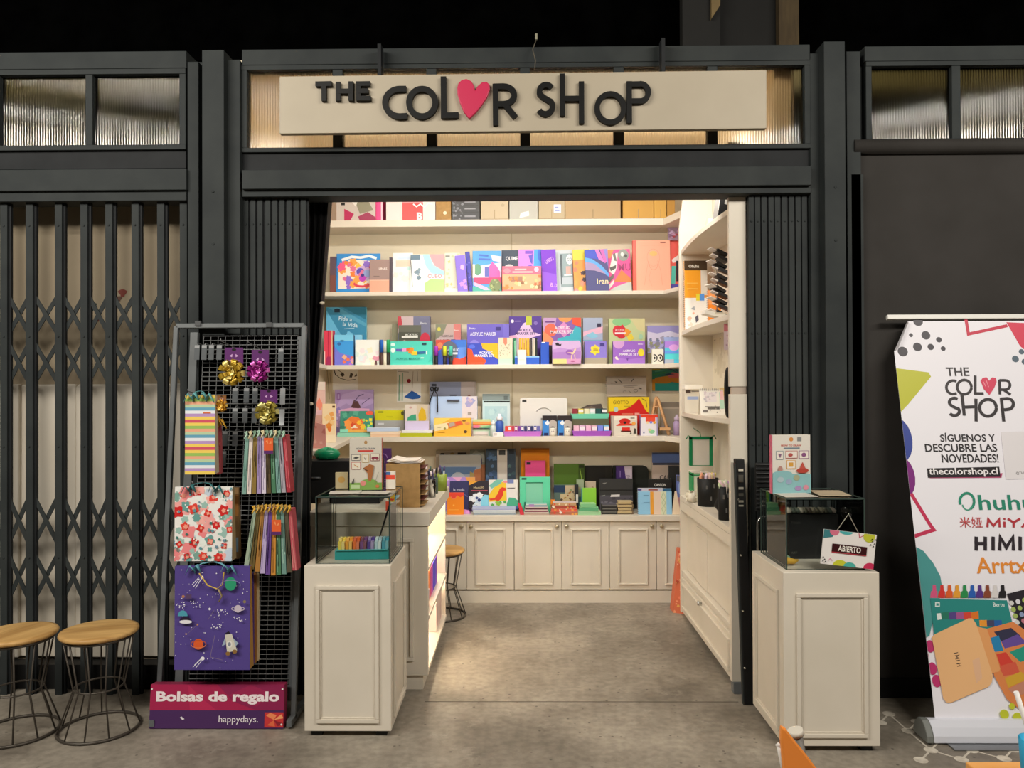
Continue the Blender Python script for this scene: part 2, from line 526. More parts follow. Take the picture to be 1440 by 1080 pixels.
# black sheet for the unlit void above the shopfront, with the studs of the unlit partition
struct('wall_upper', MB().box(-6, 4.9, 3.0 + 0.72, 6, 5.0, 6.5, M_VOID))
def studs(px0, px1, Y, mt, name, lo=75, hi=-60):
    a = at(px0, lo, Y); b = at(px1, hi, Y)
    struct(name, MB().box(a.x, Y, a.z, b.x, Y + 0.08, b.z, mt))
studs(960, 1012, 4.6, noisy('dim_grey_post', '#131312', '#181715', 6, 0.8), 'trim_2')
studs(1012, 1094, 4.66, noisy('dim_dark_board', '#0b0a08', '#0e0d0b', 6, 0.8), 'trim_3')
studs(1096, 1123, 4.6, noisy('raw_timber', '#3d301c', '#4a3c24', 6, 0.8, stretch=(6, 1, 1)), 'trim_4')
a = at(1000, 22, 4.58); b = at(1012, -40, 4.58)
struct('trim_5', MB().prism([(a.x, at(1000, 27, 4.58).z), (b.x, at(1012, 8, 4.58).z), (b.x, b.z), (a.x, b.z)], 4.57, 4.6, noisy('raw_timber2', '#6a5838', '#75623f', 6, 0.8)))

# ------------------------------------------------------------------ steel shopfront
FY = 4.0
def fx(px, py=547, Y=FY): return at(px, py, Y).x
def fz(py, px=733, Y=FY): return at(px, py, Y).z
def bar(name, px0, px1, py0, py1, y0, y1, mt=None, bevel=0.003):
    """Shopfront member whose front face (y0) covers the given part of the photo."""
    pm, qm = (px0 + px1) / 2, (py0 + py1) / 2
    mb = MB().box(fx(px0, qm, y0), y0, fz(py1, pm, y0), fx(px1, qm, y0), y1, fz(py0, pm, y0), mt or M_STEEL)
    return struct(name, mb, bevel=bevel)
def pillar(px0, px1, pyt):
    mb = MB()
    z1 = fz(pyt, (px0 + px1) / 2, 3.93)
    mb.box(fx(px0, 547, 4.04), 4.04, 0, fx(px1, 547, 4.04), 4.14, z1, M_STEEL)
    f0, f1 = px0 + (px1 - px0) * 0.28, px0 + (px1 - px0) * 0.68
    mb.box(fx(f0, 547, 3.92), 3.92, 0, fx(f1, 547, 3.92), 4.04, z1 + 0.01, M_STEEL)
    mb.box(fx(f1 + 2, 547, 3.97), 3.97, 0, fx(px1 - 2, 547, 3.97), 4.04, z1 - 0.02, M_STEEL)
    mb.box(fx(px0 + 1, 547, 3.99), 3.99, 0, fx(f0 - 5, 547, 3.99), 4.04, z1 - 0.02, M_STEEL)
    for zz in (0.9, 2.35, 2.62):
        mb.lathe([(0.008, 0), (0.006, 0.004)], M_STEEL, 8, M=Matrix.Translation((fx((f0 + f1) / 2, 547, 3.92), 3.92, zz)) @ Matrix.Rotation(math.pi / 2, 4, 'X'))
    struct('pillar', mb, bevel=0.003)
pillar(263, 340, 74)
pillar(1141, 1215, 62)
# beams
bar('beam', -90, 262, 212, 238, 4.01, 4.12, M_STEEL2)  # recessed beams, here and at the centre: recess shade put into their colour
bar('beam', -90, 262, 238, 268, 3.97, 4.12)
bar('beam', -90, 262, 268, 283, 3.99, 4.12)
bar('beam', 340, 1140, 212, 238, 4.01, 4.12, M_STEEL2)
bar('beam', 340, 1141, 236, 263, 3.96, 4.12)
bar('beam', 340, 1141, 263, 274, 3.985, 4.12)
bar('beam', -90, 262, 73, 97, 3.985, 4.12)
bar('beam', 340, 1139, 66, 88, 3.985, 4.12)
bar('beam', 1216, 1900, 62, 83, 3.985, 4.12)

RIB_W = ribbed_glass('ribbed_glass_warm', '#f6efe2')
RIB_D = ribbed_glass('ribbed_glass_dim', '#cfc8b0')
def transom(name, px0, px1, py0, py1, cuts, glass, bar_px=8, edge=8):
    """A transom light: frame, mullions and one pane per opening. cuts: mullion centres in the photo."""
    pm = (px0 + px1) / 2
    z0, z1 = fz(py1, pm), fz(py0, pm)
    x0, x1 = fx(px0, (py0 + py1) / 2), fx(px1, (py0 + py1) / 2)
    e = edge / 270.0
    root = thing(name, None, None)
    del_keys = [k for k in root.keys()]
    root['kind'] = 'structure'
    fr = MB()
    fr.box(x0, 3.99, z1 - e, x1, 4.05, z1, M_STEEL).box(x0, 3.99, z0, x1, 4.05, z0 + e * 0.8, M_STEEL)
    fr.box(x0, 3.992, z0 + e * 0.8, x0 + e, 4.05, z1 - e, M_STEEL).box(x1 - e, 3.992, z0 + e * 0.8, x1, 4.05, z1 - e, M_STEEL)
    fr.build('window_frame', root, bevel=0.002)
    xs = [x0 + e] + [v for c in cuts for v in (fx(c) - bar_px / 540.0, fx(c) + bar_px / 540.0)] + [x1 - e]
    for i in range(0, len(xs), 2):
        if i:
            MB().box(xs[i - 1], 3.994, z0 + e * 0.8, xs[i], 4.05, z1 - e, M_STEEL).build('mullion', root, bevel=0.002)
        MB().box(xs[i], 4.022, z0 + e * 0.8, xs[i + 1], 4.028, z1 - e, glass).build('glass_pane', root)
    return root
transom('window_1', -94, 262, 97, 212, [-5, 126], RIB_D, 10, 9)
transom('window_2', 340, 1139, 88, 212, [476, 608, 740, 872, 1004], RIB_W, 14, 8)
transom('window_3', 1217, 1900, 83, 200, [1347, 1480, 1612, 1745], RIB_D, 12, 8)

# boards behind the closed neighbours
M_OLIVE = noisy('olive_board', '#6a6446', '#746e50', 3, 0.7)
struct('wall_upper_left', MB().box(-4.2, 4.42, 2.55, SHOP_L - 0.1, 4.5, 3.5, M_OLIVE))
struct('wall_upper_right', MB().box(SHOP_R + 0.1, 4.42, 2.55, 4.2, 4.5, 3.5, M_OLIVE))
M_BOARD = noisy('drab_board', '#a0917a', '#ab9c83', 2.2, 0.75, 0.05)
M_SHEET = noisy('pale_sheet', '#d8cebd', '#e8dfd0', 2.4, 0.6, 0.25, stretch=(2, 1, 0.5))
zb = fz(540, 130, 4.22)
struct('wall_front_left', MB().box(-4.2, 4.22, 0, fx(285, 547, 4.22), 4.3, 2.75, M_BOARD))
sh = MB()
xs = -4.1
k = 0
while xs < fx(262, 547, 4.2):
    wv = (0.31, 0.36, 0.27, 0.4)[k % 4]
    y = 4.2 - 0.012 * (k % 2)
    sh.hexa([(xs, y, 0.14), (min(xs + wv, -1.70), y - 0.01, 0.14), (min(xs + wv, -1.70), 4.216, 0.14), (xs, 4.216, 0.14)],
            [(xs, y + 0.004, zb - 0.01 * (k % 3)), (min(xs + wv, -1.70), y - 0.004, zb), (min(xs + wv, -1.70), 4.216, zb), (xs, 4.216, zb)], M_SHEET)
    xs += wv; k += 1
struct('wall_front_left_sheet', sh, bevel=0.006)
struct('baseboard_left', MB().box(-4.2, 4.1, 0, fx(268, 547, 4.1), 4.19, 0.13, M_BLACK))
struct('wall_front_right', MB().box(fx(1190, 547, 4.1), 4.12, 0, 4.2, 4.2, 2.75, M_BLACK))
struct('baseboard_right', MB().box(fx(1206, 547, 3.98), 3.99, 0, 4.2, 4.08, 0.075, M_BLACK))
# thin painted marks that show through the lattice (old poster scraps)
scr = MB()
for px, py, r, c in ((172, 412, .022, '#7a2f22'), (167, 420, .015, '#5c3a2a'), (137, 449, .012, '#8a2a1d'), (127, 431, .03, '#2c3b3a')):
    p = at(px, py, 4.216)
    scr.flat([(p.x + r * math.cos(t) * (1 + .4 * math.sin(3 * t)), p.z + r * math.sin(t)) for t in [i * .52 for i in range(12)]], 4.2185, c)
struct('wall_front_left_stain', scr)

# ------------------------------------------------------------------ lattice gates
def rivet(mb, x, y, z, mt=None, r=0.006):
    mb.lathe([(r, 0), (r * 0.6, 0.004)], mt or M_STEEL, 8, M=Matrix.Translation((x, y, z)) @ Matrix.Rotation(math.pi / 2, 4, 'X'))
def gate(label, pxs, wpx, ytop, ybot, bands, group=None, yf=4.02, name='folding_gate'):
    z1 = fz(ytop, pxs[len(pxs) // 2], yf); z0 = fz(ybot, pxs[len(pxs) // 2], yf)
    X = [fx(p, 547, yf) for p in pxs]
    wd = wpx / 270.0
    root = thing(name, label, 'gate', (sum(X) / len(X), yf, z0), group=group)
    ox, oy, oz = root.location
    for x in X:
        mb = MB()
        mb.box(x - wd / 2 - ox, 0, 0, x + wd / 2 - ox, 0.012, z1 - z0, M_STEEL)
        mb.box(x - wd / 2 - ox, 0.012, 0, x - wd / 2 + 0.006 - ox, 0.04, z1 - z0, M_STEEL)
        mb.box(x + wd / 2 - ox, 0.012, 0, x + wd / 2 + 0.012 - ox, 0.03, z1 - z0, M_STEEL2)  # dark strip stands in for the shadow beside each bar
        for zz in (fz(312), fz(470), fz(627), fz(785)):
            rivet(mb, x - ox, 0, zz - z0)
        mb.build('upright', root)
    for ya, yb in bands:
        lat = MB()
        za, zc = fz(ya) - z0, fz(yb) - z0
        for i in range(len(X) - 1):
            for (p, q, yy) in ((za, zc, 0.014), (zc, za, 0.022)):
                for pl in stroke_poly([(X[i] - ox, p), (X[i + 1] - ox, q)], 0.022): lat.prism(pl, yy, yy + 0.005, M_STEEL)
        if lat.v: lat.build('lattice', root)
    MB().box(X[0] - wd - ox, -0.005, -0.012, X[-1] + wd - ox, 0.06, 0.0, M_STEEL2).build('bottom_rail', root)
    return root
gate('stretched-out charcoal lattice gate closing the neighbouring unit behind the two stools', [-66, -30, 5, 41, 82, 118, 153, 190, 226, 258], 10, 282, 978,
     [(404, 471), (471, 541), (690, 772), (772, 852)])
gate('folded charcoal lattice gate bunched beside the black curtain, behind the gift bag rack', [346, 356, 366, 377, 387, 397, 407, 417, 427], 7, 275, 978, [])
gate('folded charcoal lattice gate bunched beside the cream jamb, above the open sign', [1058, 1067, 1076, 1086, 1095, 1105, 1115, 1124, 1133], 7, 270, 985, [])

for pa, pb_, k in ((340, 434, 'left'), (1051, 1142, 'right')):
    a, b = fx(pa, 547, 4.09), fx(pb_, 547, 4.09)
    struct('gate_backing_' + k, MB().box(a, 4.092, 0, b, 4.115, 2.62, M_BLACK))  # black panels added behind the bunched gates to stop shop light leaking
# the black curtain that closes the shop's edge
cu = MB()
top = [(428, 276), (468, 276)]
nP = 9
pt, pb = [], []
for i in range(nP + 1):
    t = i / nP
    yy = 4.16 + 0.018 * (1 if i % 2 else -1)
    a = at(424 + t * 43, 276, yy); b = at(420 + t * 17, 660, yy); c = at(420 + t * 14, 985, yy)
    pt.append(((a.x, yy, a.z), (b.x, yy, b.z), (c.x, yy, max(0.01, c.z))))
for i in range(nP):
    for k in range(2):
        q = [pt[i][k + 1], pt[i + 1][k + 1], pt[i + 1][k], pt[i][k]]
        cu.hexa([q[0], q[1], (q[1][0], q[1][1] + .012, q[1][2]), (q[0][0], q[0][1] + .012, q[0][2])],
                [q[3], q[2], (q[2][0], q[2][1] + .012, q[2][2]), (q[3][0], q[3][1] + .012, q[3][2])], M_BLACK)
cb = thing('curtain', 'black curtain drawn to the edge of the opening beside the folded gate', 'curtain', (0, 0, 0))
cu.build('cloth', cb)
for px, py in ((453, 426), (437, 568)):
    p = at(px, py, 4.13)
    MB().lathe([(0.0, -.01), (0.012, -.006), (0.014, 0), (0.012, .006), (0, .01)], ink('#d8cdb6', 0.4), 10, c=(p.x, p.y, p.z)).build('knob', cb)
# ================================================================== SHOPFRONT THINGS
# ------------------------------------------------------------------ sign board with raised letters
SY = 3.86
def sp(px, py, Y=SY): 
    p = at(px, py, Y); return (p.x, p.z)
c0 = at(736, 143, SY)
sign = thing('shop_sign', 'long cream shop sign with raised black letters and a crimson heart', 'sign', (c0.x, SY, c0.z))
def sl(px, py):
    p = sp(px, py); return (p[0] - c0.x, p[1] - c0.z)
M_SIGN = noisy('sign_cream', '#aa9f8b', '#b0a591', 3, 0.5)
board = [sl(393, 107.5), sl(1078, 98.5), sl(1078, 180.5), sl(393, 188)]
MB().prism(board, 0, 0.035, M_SIGN).build('board', sign, bevel=0.002)
M_LET = ink('#080808', 0.5, 0.0, 0.2)
def z2(x, y): return sl(340 + x / 3.4286, 50 + y / 3.4286)
def z3(x, y): return sl(740 + x / 3.4286, 50 + y / 3.4286)
K = 1 / 3.4286 / 1080 * SY
def letter(strokes, wd):
    mb = MB()
    for k, st in enumerate(strokes):
        closed = st[0] == st[-1]
        pts = st[:-1] if closed else st
        for q in stroke_poly(pts, wd * K, closed): mb.prism(q, -0.022 - 0.0007 * k, 0.0, M_LET)
    mb.build('letter', sign)
def arcz(f, cx, cy, rx, ry, a0, a1, n=18): return [f(cx + rx * math.cos(math.radians(a0 + (a1 - a0) * i / n)), cy - ry * math.sin(math.radians(a0 + (a1 - a0) * i / n))) for i in range(n + 1)]
letter([[z2(360, 241), z2(438, 239)], [z2(400, 241), z2(401, 322)]], 23)
letter([[z2(469, 231), z2(469, 321)], [z2(530, 229), z2(530, 321)], [z2(469, 276), z2(530, 275)]], 23)
letter([[z2(566, 229), z2(566, 321)], [z2(556, 240), z2(622, 239)], [z2(566, 275), z2(614, 274)], [z2(556, 310), z2(626, 309)]], 22)
letter([[z2(795, 264)] + arcz(z2, 765, 330, 71, 66, 90, 270) + [z2(801, 394)]], 28)
letter([arcz(z2, 872, 330, 63, 66, 0, 360, 28)[:-1] + [arcz(z2, 872, 330, 63, 66, 0, 0, 1)[0]]], 28)
letter([[z2(974, 205), z2(976, 392)], [z2(962, 392), z2(1047, 390)]], 27)
letter([[z2(1223, 240), z2(1225, 438)], [z2(1215, 253)] + [z2(1255, 252)] + arcz(z2, 1262, 294, 52, 42, 90, -90, 12) + [z2(1225, 337)], [z2(1262, 330), z2(1320, 401)]], 27)
letter([arcz(z3, 95, 277, 32, 33, 35, 200, 10) + [z3(80, 303), z3(105, 318)] + arcz(z3, 92, 348, 34, 36, 40, -150, 12)], 26)
letter([[z3(173, 191), z3(174, 393)], [z3(265, 229), z3(266, 430)], [z3(173, 311), z3(265, 310)]], 25)
letter([arcz(z3, 404, 356, 64, 68, 0, 360, 28)[:-1] + [arcz(z3, 404, 356, 64, 68, 0, 0, 1)[0]]], 25)
letter([[z3(494, 228), z3(495, 428)], [z3(484, 242), z3(545, 241)] + arcz(z3, 548, 281, 38, 41, 90, -90, 12) + [z3(495, 323)]], 25)
heart = [(1040, 262), (1046, 238), (1062, 222), (1085, 217), (1108, 228), (1122, 252), (1126, 274), (1138, 252), (1158, 234), (1180, 230), (1196, 244), (1197, 268), (1184, 304), (1160, 340), (1130, 378), (1098, 409), (1072, 376), (1052, 330), (1041, 290)]
hb = MB().prism([z2(x, y) for x, y in heart], -0.024, 0, ink('#c21f4e', 0.4))
tag(hb.build('heart', sign, bevel=0.004), 'crimson heart')
for px, y0 in ((536, 68), (930, 60)):
    a = at(px, y0, 3.95); b = at(px, 112, 3.95)
    hk = MB().box(a.x - .009 - c0.x, 0.04, b.z - c0.z, a.x + .009 - c0.x, 0.105, a.z - c0.z, M_STEEL2)
    hk.box(a.x - .009 - c0.x, 0.036, b.z - c0.z - 0.03, a.x + .009 - c0.x, 0.046, a.z - c0.z, M_STEEL2)
    hk.build('hanger', sign)
# loose wire end above the sign
p = [at(752, 98, 3.9), at(753, 85, 3.9), at(749, 70, 3.93), at(752, 62, 3.96), at(754, 56, 3.97)]
wr = thing('wire', 'loose thin wire with a small connector rising above the sign board', 'wire', p[0])
MB().tube([q - p[0] for q in p], 0.003, ink('#5d574c', 0.5), 6).build('cable', wr)
MB().box(-.006 + p[4].x - p[0].x, p[4].y - p[0].y - .006, p[4].z - p[0].z, .006 + p[4].x - p[0].x, p[4].y - p[0].y + .006, p[4].z - p[0].z + .03, ink('#8d8a76', 0.5)).build('connector', wr)

# ------------------------------------------------------------------ roller blind of the unit beyond
blx0, blx1 = fx(1206, 547, 3.96), 4.3
bl = thing('roller_blind', 'dark grey roller blind pulled down behind the tall advertising banner', 'blind', (blx0, 4.0, 0))
M_BLIND = noisy('blind_cloth', '#2c2926', '#353230', 2.5, 0.8, 0.03)
zt = fz(200, 1320, 3.92)
MB().box(0, 0, 0.09, blx1 - blx0, 0.008, zt, M_BLIND).build('cloth', bl)
MB().tube([(-0.005, -0.01, zt), (blx1 - blx0, -0.01, zt)], 0.038, M_BLIND, 18).build('roller', bl)
MB().box(-0.035, -0.02, zt - 0.2, -0.008, 0.04, zt + 0.05, M_BLACK).build('bracket', bl)
MB().box(-0.02, -0.03, 0.09, 0.04, 0.0, fz(242, 1205, 3.93), M_STEEL).build('guide_rail', bl)
MB().box(0, -0.012, 0.075, blx1 - blx0, 0.014, 0.1, M_BLACK).build('bottom_bar', bl)

# ------------------------------------------------------------------ display stands
def stand(label, x0, x1, y0, y1, side):
    cx, cy = (x0 + x1) / 2, (y0 + y1) / 2
    r = thing('display_stand', label, 'display stand', (cx, cy, 0))
    hw, hd = (x1 - x0) / 2, (y1 - y0) / 2
    MB().box(-hw, -hd, 0.03, hw, hd, 0.79, M_CREAM).build('body', r, bevel=0.003)
    def mould(px0, px1, pz0, pz1):
        mb = MB(); t = 0.018
        for (a, b) in (((px0, pz0), (px1, pz0 + t)), ((px0, pz1 - t), (px1, pz1)), ((px0, pz0 + t), (px0 + t, pz1 - t)), ((px1 - t, pz0 + t), (px1, pz1 - t))):
            mb.box(a[0], -0.012, a[1], b[0], 0.0, b[1], M_CREAM)
        t2 = 0.026
        for (a, b) in (((px0 + t, pz0 + t), (px1 - t, pz0 + t2)), ((px0 + t, pz1 - t2), (px1 - t, pz1 - t)), ((px0 + t, pz0 + t2), (px0 + t2, pz1 - t2)), ((px1 - t2, pz0 + t2), (px1 - t, pz1 - t2))):
            mb.box(a[0], -0.005, a[1], b[0], 0.0, b[1], M_CREAM)
        return mb
    mould(-hw + 0.055, hw - 0.055, 0.07, 0.70).build('moulding', r, (0, -hd, 0), bevel=0.003)
    o = mould(-hd + 0.06, hd - 0.06, 0.07, 0.70).build('moulding', r, (side * hw, 0, 0), (0, 0, side * math.pi / 2), bevel=0.003)
    for sx_ in (-1, 1):
        for sy_ in (-1, 1):
            MB().box(sx_ * (hw - 0.05) - .025, sy_ * (hd - 0.05) - .025, 0, sx_ * (hw - 0.05) + .025, sy_ * (hd - 0.05) + .025, 0.03, M_BLACK).build('foot', r)
    return r
def glass_box(label, x0, x1, y0, y1, z0, z1):
    r = thing('glass_display_case', label, 'display case', ((x0 + x1) / 2, (y0 + y1) / 2, z0))
    hw, hd, h, t = (x1 - x0) / 2, (y1 - y0) / 2, z1 - z0, 0.006
    M_EDGE = ink('#3f4c47', 0.2)
    def pane(a, b): MB().box(*a, *b, M_GLASS).build('glass_pane', r)
    pane((-hw, -hd, 0), (hw, -hd + t, h - t)); pane((-hw, hd - t, 0), (hw, hd, h - t))
    pane((-hw, -hd + t, 0), (-hw + t, hd - t, h - t)); pane((hw - t, -hd + t, 0), (hw, hd - t, h - t))
    pane((-hw, -hd, h - t), (hw, hd, h))
    e = MB()
    q = 0.0024
    for sx_ in (-1, 1):
        for sy_ in (-1, 1):
            e.box(sx_ * hw - q, sy_ * hd - q, 0, sx_ * hw + q, sy_ * hd + q, h, M_EDGE)
    for sy_ in (-1, 1): e.box(-hw, sy_ * hd - q, h - q, hw, sy_ * hd + q, h + q, M_EDGE).box(-hw, sy_ * hd - q, 0, hw, sy_ * hd + q, q, M_EDGE)
    for sx_ in (-1, 1): e.box(sx_ * hw - q, -hd, h - q, sx_ * hw + q, hd, h + q, M_EDGE).box(sx_ * hw - q, -hd, 0, sx_ * hw + q, hd, q, M_EDGE)
    e.build('edge', r)
    return r
LS = (-1.003, -0.603, 3.53, 3.98)
RS = (1.146, 1.566, 3.39, 3.845)
stand('cream panelled display stand in front of the sales counter, paint set on top', *LS, 1)
stand('cream panelled display stand near the tall banner, open sign above it', *RS, -1)
LG = (-0.958, -0.614, 3.57, 3.95, 0.79, 1.10)
RG = (1.178, 1.524, 3.44, 3.80, 0.79, 1.105)
glass_box('glass case holding the teal paint set, standing before the sales counter', *LG)
glass_box('glass case with a black pouch inside and an open sign hung on it', *RG)

# teal watercolour set in the case of the counter side
o = thing('paint_set', 'open teal box of coloured paint blocks inside the glass case', 'paint set', (-0.765, 3.70, 0.79), (0, 0, 0.06))
MB().box(-.128, -.05, 0, .128, .05, 0.045, ink('#2e9fa0', 0.4)).build('tray', o, bevel=0.004)
MB().box(-.122, -.058, 0.045, .122, .05, 0.05, ink('#58b9b8', 0.4)).build('rim', o)
for i, (c, c2) in enumerate(zip(['#e9d25a', '#f0a53c', '#e8743a', '#7a4f86', '#5b4796', '#b8d3dc', '#54a7bd'], ['#f3dd8a', '#f2c56a', '#e07f5c', '#8b5a6a', '#a99ac5', '#d8e8ea', '#7fc0cc'])):
    mb = MB()
    for j in range(2):
        x = -0.112 + i * 0.0345 + j * 0.0165
        mb.box(x, -.05, 0.05, x + .014, -.02, 0.085, (c, c2)[j]).box(x, -.02, 0.06, x + .014, 0.02, 0.098, (c2, c)[j])
    mb.build('paint_block', o)
o = thing('paint_brush', 'dark paint brush leaning inside the glass case behind the teal paint set', 'brush', (-0.70, 3.86, 0.795), (0, 0, 0))
MB().tube([(-.035, 0, 0), (.02, .01, .18), (.042, .012, .25)], [.003, .005, .0035], '#2a2b2d', 8).build('handle', o)
MB().tube([(.042, .012, .25), (.05, .013, .275), (.055, .014, .292)], [.0035, .006, .001], '#5a5148', 8).build('bristles', o)
# what lies on that case
tag(MB().box(-.075, -.05, 0, .075, .05, .0015, '#c9c4ba').art([], .1, .1).build('paper_sheet', loc=(-.85, 3.70, 1.1045), rot=(0, 0, .15)), 'pale printed sheet lying on the paint set case beside the animal drawing book', 'paper')
tag(MB().box(-.07, -.05, 0, .07, .05, .0015, '#bdb8ad').build('paper_sheet', loc=(-.705, 3.69, 1.1045), rot=(0, 0, -.12)), 'pale printed sheet lying on the paint set case next to the small coral box', 'paper')

def howto(label, loc, w, h, th, ops, face, spine, spine_side, rot):
    r = thing('drawing_book', label, 'book', loc, rot)
    mb = MB().box(-w / 2, 0, 0, w / 2, 0.003, h, face).art(ops, w, h, 0)
    mb.box(-w / 2, th - 0.003, 0, w / 2, th, h, face)
    sx_ = w / 2 if spine_side > 0 else -w / 2
    mb.box(sx_ - 0.0015, 0, 0, sx_ + 0.0015, th, h, spine)
    mb.build('cover', r)
    MB().box(-w / 2 + .003, .003, .003, w / 2 - .003, th - .003, h - .003, M_PAGES).build('page_block', r)
    return r
frame_op = lambda x0, y0, x1, y1, c, f: [('R', x0, y0, x1, y1, c), ('R', x0 + .012, y0 + .009, x1 - .012, y1 - .009, f)]
art1 = [('C', .5, .92, .05, .035, '#b08a5a'), ('T', 'HOW TO DRAW', .5, .80, .035, '#4d5a66', .62), ('R', .25, .74, .74, .77, '#c9463c')]
for bx, c in (((.06, .57, .33, .69), '#5d5a63'), ((.38, .53, .60, .69), '#c9a55e'), ((.65, .56, .93, .70), '#8a3a4c'), ((.06, .40, .34, .54), '#b7414a')):
    art1 += frame_op(*bx, c, '#dfd8c6')
art1 += [('P', [(.11, .62), (.2, .65), (.3, .63), (.2, .605)], '#4c4c4c'), ('P', [(.44, .64), (.49, .58), (.54, .64), (.5, .6)], '#222'), ('C', .73, .61, .05, .03, '#8a3a4c'), ('C', .85, .61, .05, .03, '#8a3a4c'), ('R', .7, .62, .88, .64, '#8a3a4c'),
         ('L', [(.14, .49), (.27, .44)], .02, '#c9884f'),
         ('R', 0, 0, 1, .14, '#7fa553'), ('C', .6, .15, .25, .06, '#7fa553'), ('P', [(.42, .42), (.62, .5), (.76, .47), (.72, .3), (.66, .16), (.58, .18), (.56, .32)], '#a5693f'), ('L', [(.42, .42), (.56, .37)], .02, '#2c2622'),
         ('P', [(.06, .13), (.15, .24), (.13, .12)], '#4c4a45'), ('C', .42, .13, .09, .05, '#d98a80'), ('R', .05, .03, .32, .10, '#b8d09a'), ('C', .86, .07, .06, .03, '#c97a4a'), ('L', [(.78, .12), (.9, .34)], .012, '#8a8378')]
howto('drawing handbook with animals on green grass, standing on the paint set case', (-.772, 3.80, 1.1035), .158, .255, .026, art1, '#cfc8ba', '#b3543f', 1, (0, 0, .10))
art2 = [('C', .5, .925, .055, .036, '#d8914f'), ('R', .66, .89, .77, .96, '#8d8d8d'), ('T', 'HOW TO DRAW', .5, .82, .035, '#c9564a', .66), ('R', .3, .762, .72, .785, '#7d8b96')]
for bx, c in (((.1, .58, .29, .73), '#7a8f96'), ((.35, .6, .66, .73), '#b95a54'), ((.70, .59, .95, .73), '#8f5a86'), ((.37, .42, .60, .57), '#d8a048')):
    art2 += frame_op(*bx, c, '#efe6dc')
art2 += [('P', [(.15, .68), (.24, .68), (.2, .61)], '#8a6a86'), ('C', .47, .66, .06, .03, '#b95a54'), ('C', .82, .66, .06, .035, '#8f5a86'), ('R', .43, .46, .54, .53, '#d8a048'), ('C', .2, .42, .06, .05, '#b98a80'), ('R', .0, 0, 1, .33, '#8cbcc0'), ('C', .25, .34, .26, .05, '#8cbcc0'),
         ('C', .78, .39, .16, .045, '#b5483c'), ('P', [(.7, .42), (.86, .42), (.78, .54)], '#c4564a'), ('C', .2, .24, .09, .05, '#a9bfc7'), ('C', .42, .2, .08, .045, '#9aa9c4'), ('C', .62, .27, .08, .05, '#a5a98a'), ('C', .86, .1, .07, .045, '#d88fa0'), ('C', .66, .09, .09, .04, '#a78ab9')]
howto('drawing handbook with a pink spine, standing on the pouch case', (1.258, 3.60, 1.1085), .186, .272, .024, art2, '#e2dcd2', '#d86a86', -1, (0, 0, .12))
# small things on and behind that case
tag(MB().box(-.03, 0, 0, .03, .02, .08, '#c9b98f').art([('C', .5, .55, .3, .2, '#cfa55e')], .06, .08).build('card', loc=(-.905, 3.85, 1.1035), rot=(0, 0, .05)), 'small cream card beside the animal drawing book', 'card')
mb = MB().box(-.022, 0, 0, .022, .03, .085, '#e8dfcf').art([('R', 0, .55, 1, .82, '#e8553f'), ('R', 0, .82, .5, 1, '#4a73a8')], .044, .085)
tag(mb.build('pencil_box', loc=(-.655, 3.83, 1.1035)), 'small white and coral packet on the paint set case beside the kraft organiser', 'packet')

# pouch case: inside
o = thing('pouch', 'black pouch with a patterned zip top inside the glass case', 'pouch', (1.382, 3.66, 0.79))
MB().box(-.115, 0, 0, .115, .09, .21, '#17181a').art([('T', 'Touch', .13, .82, .06, '#4a4a46', .25), ('T', 'ART', .1, .14, .05, '#5a5a52', .2)], 0.23, .21).build('body', o, bevel=.006)
tp = MB()
rg = rng(5)
for i in range(12):
    x = -.105 + i * .019
    tp.lathe([(0.0, -.014), (.014, -.008), (.016, .004), (.008, .014), (0, .016)], rg.choice(['#8a8a7a', '#b9b5a5', '#5f6a60', '#9a8f86', '#d0cabb']), 8, c=(x, .045, .222), sy=2.4)
tp.build('zip_top', o)
tag(MB().tube([(-.02, 0, 0), (.0, -.005, .012), (.028, 0, .006), (.05, .006, .012)], [.012, .016, .012, .004], '#d8a93c', 8).build('yellow_tube', loc=(1.212, 3.52, .803)), 'small yellow tube lying beside the black pouch in the glass case', 'tube')
tag(MB().box(-.075, -.11, 0, .075, .11, .0015, '#d8d2c4').art([], .1, .1).build('paper_sheet', loc=(1.25, 3.575, 1.1095), rot=(0, 0, .08)), 'white printed sheet lying on the pouch case under the pink-spined book', 'paper')
tag(MB().box(-.07, -.09, 0, .07, .09, .0015, '#cbb99c').build('paper_sheet', loc=(1.435, 3.60, 1.1095), rot=(0, 0, -.1)), 'tan printed sheet lying on the pouch case away from the book', 'paper')
tag(MB().box(-.03, -.07, 0, .03, .07, .02, '#8fb59a').build('green_pad', loc=(1.224, 3.68, .791)), 'pale green pad lying behind the yellow tube in the pouch case', 'pad')

